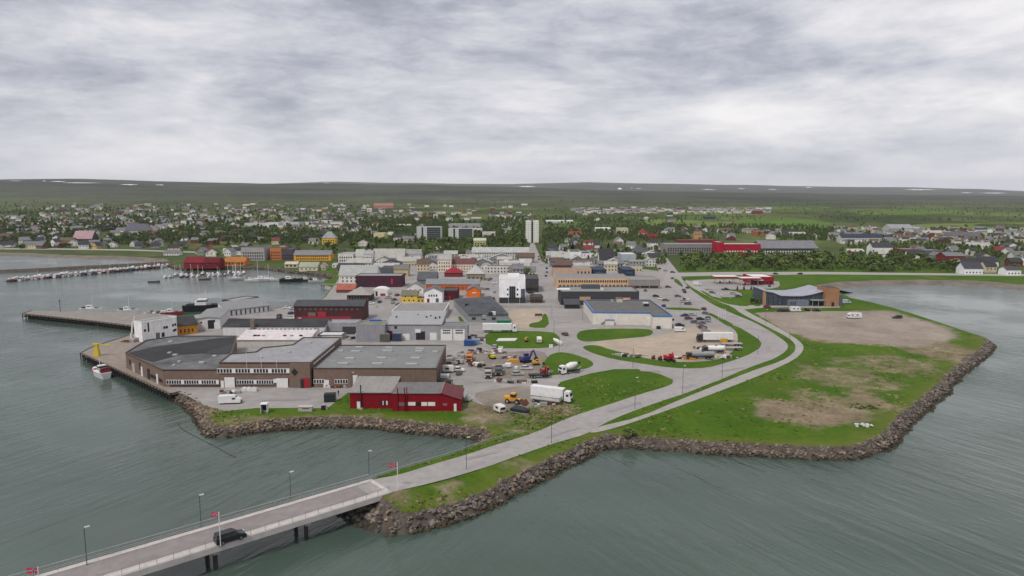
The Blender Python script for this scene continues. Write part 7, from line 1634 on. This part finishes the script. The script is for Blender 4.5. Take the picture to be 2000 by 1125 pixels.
# ================================================================== HOUSES SPREAD OVER THE MAINLAND
rh = random.Random(99)
def free(x, y, r):
    for a, b, c, d in FOOT:
        if a-r < x < b+r and c-r*1.0 < y < d+r: return False
    return True
WHITES = [(238,238,234),(230,228,222),(222,220,214),(236,232,224)]
COLS = {'white': WHITES, 'cream': [(218,206,176),(206,196,170)], 'grey': [(160,160,160),(132,134,138)], 'red': [(118,52,52),(128,62,58)], 'yellow': [(200,172,104)], 'brown': [(112,86,70),(96,72,60)], 'blue-grey': [(128,140,156)], 'green-grey': [(140,150,130)]}
ROOFS = {'black': (62,63,68), 'grey': (118,118,120), 'brown': (104,84,76), 'pale': (176,174,168), 'dark red': (118,58,56)}
HM = {}
def house_mesh(kind, w, d, h, hr, wall, rf):
    k = (kind, w, d, h, hr, wall.name, rf.name)
    if k in HM: return HM[k]
    t, e = .25, .45
    if kind == 'gx':
        a = extrx([(-d/2,-1.5),(d/2,-1.5),(d/2,h),(0,hr-.05),(-d/2,h)][::-1], -w/2, w/2); s = (hr-h)/(d/2)
        b = join(slab([(-w/2-e,-d/2-e,h-s*e+t),(w/2+e,-d/2-e,h-s*e+t),(w/2+e,0,hr+t),(-w/2-e,0,hr+t)], t), slab([(-w/2-e,0,hr+t),(w/2+e,0,hr+t),(w/2+e,d/2+e,h-s*e+t),(-w/2-e,d/2+e,h-s*e+t)], t))
    else:
        a = extr([(-w/2,-1.5),(w/2,-1.5),(w/2,h),(0,hr-.05),(-w/2,h)], -d/2, d/2); s = (hr-h)/(w/2)
        b = join(slab([(-w/2-e,-d/2-e,h-s*e+t),(0,-d/2-e,hr+t),(0,d/2+e,hr+t),(-w/2-e,d/2+e,h-s*e+t)], t), slab([(0,-d/2-e,hr+t),(w/2+e,-d/2-e,h-s*e+t),(w/2+e,d/2+e,h-s*e+t),(0,d/2+e,hr+t)], t))
    HM[k] = (mk('house_wall', *a, wall), mk('house_roof', *b, rf)); return HM[k]
ZONES = [  # x0, x1, y0, y1, count, place words, colour weights
    (-60, 360, 479, 486, 24, 'in the shore row behind the breakwater', 'mixed'),
    (0, 640, 458, 478, 56, 'among trees above the harbour', 'mixed'),
    (0, 720, 430, 457, 54, 'on the wooded slope above the harbour', 'white'),
    (60, 1010, 401, 428, 62, 'in the estate under the hill', 'far'),
    (335, 575, 485, 502, 16, 'on the green rise behind the wharf houses', 'mixed'),
    (655, 1020, 444, 482, 16, 'between white rows and apartment slabs', 'mixed'),
    (1062, 1300, 466, 508, 16, 'among trees by the main street', 'mixed'),
    (1296, 1660, 449, 470, 26, 'behind the hotel below the green fields', 'mixed'),
    (1640, 2040, 454, 505, 40, 'on the slope behind the bay', 'white'),
    (1880, 2060, 505, 536, 7, 'by the coast road at the bay', 'white'),
    (1120, 1330, 409, 440, 7, 'along the foot of the far fields', 'far'),
]
n_tot = 0
for zi, (x0, x1, y0, y1, cnt, where, kind) in enumerate(ZONES):
    made = []
    tries = 0
    while len(made) < cnt and tries < cnt*40:
        tries += 1
        px, py = rh.uniform(x0, x1), y0 + (y1-y0)*rh.random()**(.8)
        P = GT(px, py)
        big = rh.random() < .12
        if not free(P.x, P.y, 9 if P.y < 1400 else 7): continue
        cw = {'mixed': ['white']*12 + ['cream']*4 + ['grey']*4 + ['red', 'yellow', 'brown', 'brown', 'brown', 'blue-grey', 'green-grey'], 'white': ['white']*11 + ['cream']*2 + ['grey']*2 + ['red', 'brown', 'yellow'], 'far': ['white']*5 + ['grey']*5 + ['cream']*2 + ['brown']*2 + ['red']}[kind]
        cn = rh.choice(cw); rn = rh.choice(['black']*6 + ['grey']*6 + ['brown']*2 + ['pale']*2 + (['dark red'] if rh.random() < .4 else []))
        w = rh.choice([9, 11, 13]) if not big else rh.choice([18, 26]); d = rh.choice([8, 9]); h = rh.choice([3.2, 4.6, 5.6]); hr = h + rh.choice([2.6, 3.4, 4.2])
        k = 'gx' if big or rh.random() < .62 else 'gy'
        made.append((P, cn, rn, w, d, h, hr, k, rh.uniform(-.5, .5))); foot(P.x-w/2-1.5, P.x+w/2+1.5, P.y-5, P.y+6)
    made.sort(key=lambda t: t[0].x/t[0].y)
    count = {}
    for P, cn, rn, w, d, h, hr, k, rz in made:
        key = (cn, rn); i = count.get(key, 0); count[key] = i+1
        nsame = sum(1 for m_ in made if (m_[1], m_[2]) == key)
        lab = '%s house with %s roof %s' % (cn, rn, where)
        if nsame > 1: lab = '%s %s-roofed house %s, %s from the left' % (cn, rn.replace(' ', '-'), where, ordn(i))
        root = thing('house', lab, 'house', P, rz, 'houses ' + where)
        wallm_ = wm(*rh.choice(COLS[cn])); a, b = house_mesh(k, w, d, h, hr, wallm_, rm(*ROOFS[rn]))
        link('wall', a, root); link('roof', b, root)
        if P.y < 1150:
            for q in range(3 if w < 15 else 6):
                nn = 3 if w < 15 else 6
                bx('window', root, DG, -w/2 + w*(q+.5)/nn, -d/2-.02, 1.0 if h < 4 else 2.6, 1.1, .1, 1.2)
            if rh.random() < .6: bx('chimney', root, M_BRICK, w*.15 if k == 'gx' else 0, 0, hr-.4, .7, .7, 1.3)
            if rh.random() < .4: bx('porch', root, wallm_, w*.2, -d/2-1.0, -.8, 3.0, 2.2, 3.0)
        elif rh.random() < .5: bx('chimney', root, M_BRICK, w*.15 if k == 'gx' else 0, 0, hr-.4, .8, .8, 1.3)
        n_tot += 1

# ---- town blocks between the larger buildings
made = []; tries = 0
while len(made) < 84 and tries < 9000:
    tries += 1; px, py = rh.uniform(655, 1300), rh.uniform(505, 590)
    if 1028 < px < 1078 or (abs(px - (778 + (560-py)*.95)) < 16) or (950 < px < 974) or (px > 1240 and py > 515 + (1300-px)*.2): continue
    if py > (532 if px < 975 else 540) and not (640 < px < 660): continue
    P = G(px, py); w = rh.choice([9, 11, 14, 18, 22] if tries < 4000 else [8, 9, 11]); d = rh.choice([8, 9, 11, 13] if tries < 4000 else [7, 8])
    if not (free(P.x-w/2, P.y, .5) and free(P.x+w/2, P.y, .5) and free(P.x, P.y+d, .5) and free(P.x, P.y, .5) and free(P.x+w/2, P.y+d, .5) and free(P.x-w/2, P.y+d, .5)): continue
    if not inside(LAND, P.x-w/2-6, P.y) or not inside(LAND, P.x-w/2-6, P.y+d): continue
    cn = rh.choice(['white']*6 + ['cream']*4 + ['grey']*3 + ['brown', 'red', 'blue-grey']); rn = rh.choice(['black', 'grey', 'grey', 'pale', 'pale', 'pale', 'brown']); h = rh.choice([3.6, 5.0, 5.8, 6.4])
    made.append((P, cn, rn, w, d, h, h + rh.choice([2.2, 3, 3.6]), rh.choice(['gx', 'gx', 'gy', 'flat']), rh.uniform(-.06, .06))); foot(P.x-w/2-.5, P.x+w/2+.5, P.y-.5, P.y+d+.5)
made.sort(key=lambda t: t[0].x/t[0].y); count = {}
for P, cn, rn, w, d, h, hr, k, rz in made:
    key = (cn, rn, k == 'flat'); i = count.get(key, 0); count[key] = i+1; ns = sum(1 for m_ in made if (m_[1], m_[2], m_[7] == 'flat') == key)
    lab = '%s %stown building with %s roof in the centre streets' % (cn, 'flat ' if k == 'flat' else '', rn) + (', %s from the left' % ordn(i) if ns > 1 else '')
    root = thing('town_building', lab, 'building', P, rz, 'buildings in the centre streets'); wall_ = wm(*rh.choice(COLS[cn])); rf_ = rm(*ROOFS[rn])
    if k == 'flat':
        v, f = prism([(-w/2,0),(w/2,0),(w/2,d),(-w/2,d)], -.5, h, False); link('wall', mk('wall', v, f, wall_), root); bx('roof', root, rf_, 0, d/2, h-.3, w-.3, d-.3, .22); bx('roof_vent', root, M_STEEL, w*.2, d*.5, h-.1, 1.6, 1.2, 1.0)
    else:
        a, b = house_mesh(k, w, d, h, hr, wall_, rf_); link('wall', a, root, (0, d/2, 0)); link('roof', b, root, (0, d/2, 0)); bx('chimney', root, M_BRICK, w*.15 if k == 'gx' else 0, d/2, hr-.4, .8, .8, 1.3)
    nn = int(w/2.6)
    for lv in range(max(1, int(h/2.9))):
        for q in range(nn): bx('window', root, DG, -w/2 + w*(q+.5)/nn, -.02, 1.0 + lv*2.8, 1.1, .1, 1.3)
# ---- the far estate reads as one mass of tiny houses
V, Fc, MI = [], [], []; k = 0
mlist = [wm(*WHITES[1]), wm(160,160,160), wm(206,196,170), wm(136,50,52), rm(*ROOFS['grey']), rm(*ROOFS['black']), rm(*ROOFS['brown'])]
for tries in range(4000):
    if k >= 560: break
    px, py = rh.choice([(rh.uniform(40, 1030), rh.uniform(399, 432)), (rh.uniform(0, 760), rh.uniform(425, 462)), (rh.uniform(1120, 1500), rh.uniform(408, 418)), (rh.uniform(1620, 2040), rh.uniform(448, 478))]); P = GT(px, py)
    if not free(P.x, P.y, 6): continue
    foot(P.x-7, P.x+7, P.y-5, P.y+5); k += 1; w, d, h = rh.choice([9, 11, 14, 22]), 8, rh.choice([3, 4.5, 5.5]); hr = h + 2.8; b0 = len(V); mw, mr_ = rh.choice([0, 0, 0, 0, 1, 1, 2, 2, 2, 3] if rh.random() < .5 else [0, 0, 1, 2]), rh.choice([4, 4, 5, 6])
    pr = [(-d/2,-1.5),(-d/2,h),(0,hr),(d/2,h),(d/2,-1.5)]
    for x in (-w/2, w/2): V += [(P.x+x, P.y+y, P.z+z) for y, z in pr]
    Fc += [(b0, b0+1, b0+6, b0+5), (b0+3, b0+4, b0+9, b0+8), (b0, b0+4, b0+3, b0+2, b0+1), (b0+5, b0+6, b0+7, b0+8, b0+9), (b0+1, b0+2, b0+7, b0+6), (b0+2, b0+3, b0+8, b0+7)]; MI += [mw]*4 + [mr_]*2
me = bpy.data.meshes.new('far_estate'); me.from_pydata(V, [], Fc)
for m_ in mlist: me.materials.append(m_)
me.polygons.foreach_set('material_index', MI); me.update(); tag(link('far_estate', me), 'mass of tiny far houses spread over the upper slopes', None, None, 'stuff')

# ================================================================== TREES
rt = random.Random(17)
TRUNK = mat('bark', (.10,.085,.07), .9, .3, .8)
LEAFM = [mat('birch_leaves', (.092,.138,.032), .7, .35, .35, .2, col2=(.155,.21,.052)), mat('willow_leaves', (.066,.100,.028), .75, .35, .35, .2, col2=(.118,.160,.046)), mat('spruce_needles', (.012,.022,.012), .8, .4, .4, .15, col2=(.028,.040,.018)), mat('fresh_leaves', (.11,.165,.034), .7, .3, .3, .2, col2=(.17,.23,.056))]
def crown_mesh(seed, m, n=340, lobes=7, conic=False, leaf=.085):
    r = random.Random(seed); v, f = [], []
    cs = []
    for i in range(lobes):
        a = r.uniform(0, 6.28); z = r.uniform(.28, .88); q = r.uniform(.05, .30)*(1.2 - abs(z-.5))
        cs.append((math.cos(a)*q, math.sin(a)*q, z, r.uniform(.13, .24)*(1.15-z*.4)))
    for i in range(n):
        if conic:
            z = r.random()**1.3*.92 + .06; a = r.uniform(0, 6.28); q = (1-z)*.27*math.sqrt(r.uniform(.3, 1)); c = Vector((math.cos(a)*q, math.sin(a)*q, z))
        else:
            cx, cy_, cz, cr = r.choice(cs); d = Vector((r.gauss(0,1), r.gauss(0,1), r.gauss(0,1))).normalized()*cr*r.uniform(.55, 1.08); c = Vector((cx, cy_, cz)) + d
        s = leaf*r.uniform(.6, 1.5)
        e1 = Vector((r.gauss(0,1), r.gauss(0,1), r.gauss(0,.6))).normalized()*s; e2 = e1.cross(Vector((r.gauss(0,1), r.gauss(0,1), r.gauss(0,1)))).normalized()*s*.8
        b = len(v); v += [tuple(c-e1), tuple(c-e2*.8), tuple(c+e1), tuple(c+e2)]; f.append((b, b+1, b+2, b+3))
    return mk('crown', v, f, m)
def trunk_mesh(seed):
    r = random.Random(seed); parts_ = []
    def limb(a, b, r0, r1):
        d = (b-a).normalized(); u = d.orthogonal().normalized(); w = d.cross(u); n = 5; v, f = [], []
        for p, rr in ((a, r0), (b, r1)):
            for k in range(n): v.append(tuple(p + (u*math.cos(k*6.283/n) + w*math.sin(k*6.283/n))*rr))
        for k in range(n): f.append((k, (k+1) % n, n+(k+1) % n, n+k))
        return v, f
    top = Vector((r.uniform(-.03,.03), r.uniform(-.03,.03), .62)); parts_.append(limb(Vector((0,0,-.05)), top, .030, .012))
    for i in range(5):
        z = r.uniform(.25,.55); a = r.uniform(0,6.28); parts_.append(limb(Vector((0,0,z)), Vector((math.cos(a)*.2, math.sin(a)*.2, z+r.uniform(.12,.25))), .012, .004))
    return mk('trunk', *join(*parts_), TRUNK)
CROWNS = {0: [crown_mesh(i, LEAFM[0]) for i in range(5)], 1: [crown_mesh(20+i, LEAFM[1]) for i in range(5)], 2: [crown_mesh(40+i, LEAFM[2], 300, conic=True, leaf=.06) for i in range(3)], 3: [crown_mesh(60+i, LEAFM[3]) for i in range(4)]}
TRUNKS = [trunk_mesh(i) for i in range(3)]
KN = {0: 'leafy birch', 1: 'dark bushy tree', 2: 'dark conical spruce', 3: 'light green tree'}
def tree(P, h, kind, label, group, wide=1.0):
    root = thing('tree', label, 'tree', P, rt.uniform(0, 6.28), group); s = h; w = h*wide*(1.0 if kind != 2 else .9)
    link('trunk', rt.choice(TRUNKS), root, scale=(s, s, s)); link('crown', rt.choice(CROWNS[kind]), root, scale=(w, w, s))
TZ = [ # x0,x1,y0,y1,count,where,height range, kinds
    (1330, 1660, 500, 527, 90, 'in the belt below the hotel', (6, 10), [0,0,1,1,3]),
    (1660, 1880, 500, 530, 42, 'in the belt below the big white house', (6, 10), [1,1,0,1]),
    (1860, 2010, 498, 538, 14, 'among the bay houses', (4, 7), [1,0,1]),
    (1060, 1300, 476, 520, 34, 'in gardens by the main street', (6, 10), [0,1,1,2]),
    (640, 1020, 452, 500, 40, 'in gardens above the white rows', (7, 11), [0,1,1,2,3]),
    (820, 850, 478, 508, 8, 'on the bank by the harbour street', (6, 9), [3,0]),
    (335, 660, 480, 504, 16, 'on the rise behind the wharf houses', (4, 7), [1,0,3]),
    (0, 420, 470, 488, 26, 'on the shore behind the breakwater', (5, 8), [1,1,0]),
    (0, 640, 448, 476, 40, 'on the lower harbour slope', (7, 11), [1,1,0,2]),
]
tn = 0
for x0, x1, y0, y1, cnt, where, (h0, h1), kinds in TZ:
    made = []; tries = 0
    while len(made) < cnt and tries < cnt*30:
        tries += 1; px, py = rt.uniform(x0, x1), rt.uniform(y0, y1); P = GT(px, py)
        if free(P.x, P.y, 1.0) and not (1028 < px < 1072) and not (1262 < px < 1335 and py < 545 and abs(px - (1270 + (py-478)*.85)) < 16) and not (abs(px - (856 - (py-482)*.9)) < 12 and px < 860 and px > 815 and cnt > 10): made.append((P, rt.choice(kinds)))
    made.sort(key=lambda t: t[0].x/t[0].y); count = {}
    for P, k in made:
        i = count.get(k, 0); count[k] = i+1; ns = sum(1 for m_ in made if m_[1] == k)
        tree(P, rt.uniform(h0, h1), k, '%s %s' % (KN[k], where) + (', %s from the left' % ordn(i) if ns > 1 else ''), 'trees ' + where, rt.uniform(1.1, 1.6)); tn += 1
for k, (px, py, h) in enumerate(((1030, 540, 7), (1480, 566, 3.0), (1453, 566, 3.4), (1467, 566, 3.0), (1440, 566, 3.2))):
    tree(GL(px, py), h, 2 if k else 1, ['dark round tree at the street side of the charcoal block', 'small dark conifer on the station lawn, nearest the wing-roofed hall', 'small dark conifer on the station lawn, third from the hall', 'small dark conifer on the station lawn, second from the hall', 'small dark conifer on the station lawn, farthest from the hall'][k], 'trees round the station and plaza')
# low scrub on the hall lawn and bank tops
def bush(px, py, s, label):
    r = thing('bush', label, 'bush', GL(px, py)); link('foliage', rt.choice(CROWNS[1]), r, (0, 0, -.25*s), scale=(s*1.6, s*1.6, s)); link('stem', rt.choice(TRUNKS), r, scale=(s*.6, s*.6, s*.5))
bush(1472, 592, 4.5, 'dark low bush on the lawn beside the wing-roofed hall'); bush(1230, 851, 2.6, 'low dark scrub at the top of the stone bank below the path')
# woodland that reads as one mass
def woodland(name, label, regions, n, h0, h1, seed, mats=(0, 1)):
    r = random.Random(seed); V, Fc, MI = [], [], []
    k = 0; tries = 0
    while k < n and tries < n*6:
        tries += 1
        x0, x1, y0, y1 = r.choice(regions); px, py = r.uniform(x0, x1), y0 + (y1-y0)*r.random()**.8
        P = GT(px, py)
        if noise.noise(Vector((P.x/140, P.y/260, 7))) + r.uniform(-.35,.35) < -.12: continue
        if not free(P.x, P.y, 2.5): continue
        h = r.uniform(h0, h1); w = h*r.uniform(.30, .5); mi = r.choice((0, 1)); k += 1
        for j in range(7):
            a, zz_ = r.uniform(0, 6.28), r.uniform(.3, .95); c = P + Vector((math.cos(a)*w*.6*(1.1-zz_), math.sin(a)*w*.6*(1.1-zz_), h*zz_)); s = w*r.uniform(.45, .8)
            e1 = Vector((r.gauss(0,1), r.gauss(0,1), r.gauss(0,.5))).normalized()*s; e2 = Vector((r.gauss(0,.3), r.gauss(0,.3), 1)).normalized()*s*.8; e3 = e1.cross(e2).normalized()*s*.8
            b = len(V); V += [tuple(c-e1), tuple(c+e1), tuple(c-e2), tuple(c+e2), tuple(c-e3), tuple(c+e3)]
            Fc += [(b,b+2,b+1,b+3), (b,b+4,b+1,b+5), (b+2,b+4,b+3,b+5)]; MI += [mi]*3
    me = bpy.data.meshes.new(name); me.from_pydata(V, [], Fc)
    for q in mats: me.materials.append(LEAFM[q])
    me.polygons.foreach_set('material_index', MI); me.update()
    tag(link(name, me), label, None, None, 'stuff')
woodland('woodland', 'scattered birch wood over the slope above the harbour town', [(-150,720,403,472),(-150,640,436,478),(640,1030,425,478)], 5600, 5, 9.5, 5, (1, 1))
woodland('woodland', 'scrub wood over the slope behind the eastern houses', [(1060,1340,425,470),(1290,1700,440,472),(1640,2150,445,500)], 2700, 4, 8, 6, (1, 1))
woodland('tree_belt', 'dense bushes filling the belt between hotel and coast road', [(1325,1660,499,530),(1660,1880,503,533)], 420, 3.5, 6, 15, (0, 1))
woodland('garden_trees', 'bushes and small trees filling the gardens between the town houses', [(1060,1300,470,518),(640,1020,446,500),(0,640,446,480),(1640,2040,455,505)], 2000, 3.5, 7.5, 16, (0, 1))
woodland('hill_scrub', 'thin scrub covering the upper hillside', [(-200,2200,392,432)], 2600, 3, 6, 8, (1, 0))

# tufts and weeds over the rough grass
def tufts():
    r = random.Random(31); V, Fc, MI = [], [], []
    rl = [GL(*q).xy for q in ROADL] + [GL(*q).xy for q in ROADR[::-1]]; pl = [GL(*q).xy for q in PATHL] + [GL(*q).xy for q in PATHR[::-1]]; tl = [GL(*q).xy for q in TOWN]
    n = 0
    while n < 2600:
        px, py = r.choice([(r.uniform(1190,1940), r.uniform(655,875)), (r.uniform(1190,1940), r.uniform(655,875)), (r.uniform(775,1190), r.uniform(845,1000)), (r.uniform(400,1100), r.uniform(770,840)), (r.uniform(1000,1320), r.uniform(720,830))])
        P = GL(px, py); x, y = P.x, P.y
        if not inside(LAND, x, y) or inside(rl, x, y) or inside(pl, x, y) or inside(tl, x, y) or inside(GRAVEL, x, y): continue
        q = noise.noise(Vector((x/16, y/22, 5)))
        if q < r.uniform(-.15, .5): continue
        n += 1; d = dirt_at(x, y); mi = 2 if r.random() < .12 + d*.5 else (1 if r.random() < .45 else 0); z = S(x, y)
        s = r.uniform(.12, .34)*(1.3 if mi == 2 else 1)
        for j in range(3):
            a = r.uniform(0, 3.14); u = Vector((math.cos(a), math.sin(a), 0))*s*r.uniform(.7, 1.4); b = len(V); o = Vector((x + r.uniform(-.4,.4), y + r.uniform(-.4,.4), z-.02)); t = Vector((r.uniform(-.1,.1), r.uniform(-.1,.1), s*r.uniform(.6, 1.2)))
            V += [tuple(o-u), tuple(o+u), tuple(o+u*.6+t), tuple(o-u*.6+t)]; Fc.append((b, b+1, b+2, b+3)); MI.append(mi)
    me = bpy.data.meshes.new('grass_tufts'); me.from_pydata(V, [], Fc)
    for m in (mat('tuft_green', (.075,.130,.012), .9, .3, .3), mat('tuft_light', (.11,.155,.022), .9, .3, .3), mat('tuft_straw', (.25,.22,.11), .9, .3, .3)): me.materials.append(m)
    me.polygons.foreach_set('material_index', MI); me.update(); tag(link('grass', me), 'rough grass tufts and weeds over the lawns and banks', None, None, 'stuff')
tufts()

# ================================================================== AIR
hz = mk('haze', [(x, y, z) for z in (-30, 470) for y in (-3000, 15500) for x in (-26000, 26000)], [(0,2,3,1),(4,5,7,6),(0,1,5,4),(2,6,7,3),(0,4,6,2),(1,3,7,5)], None)
mh = bpy.data.materials.new('thin_haze'); mh.use_nodes = True; N = mh.node_tree.nodes; N.clear()
ho = N.new('ShaderNodeOutputMaterial'); pv_ = N.new('ShaderNodeVolumePrincipled'); pv_.inputs['Color'].default_value = (.84,.88,.95,1); pv_.inputs['Density'].default_value = 3.4e-5; pv_.inputs['Anisotropy'].default_value = 0.0
mh.node_tree.links.new(pv_.outputs[0], ho.inputs['Volume']); hz.materials.append(mh); tag(link('haze', hz), kind='stuff')
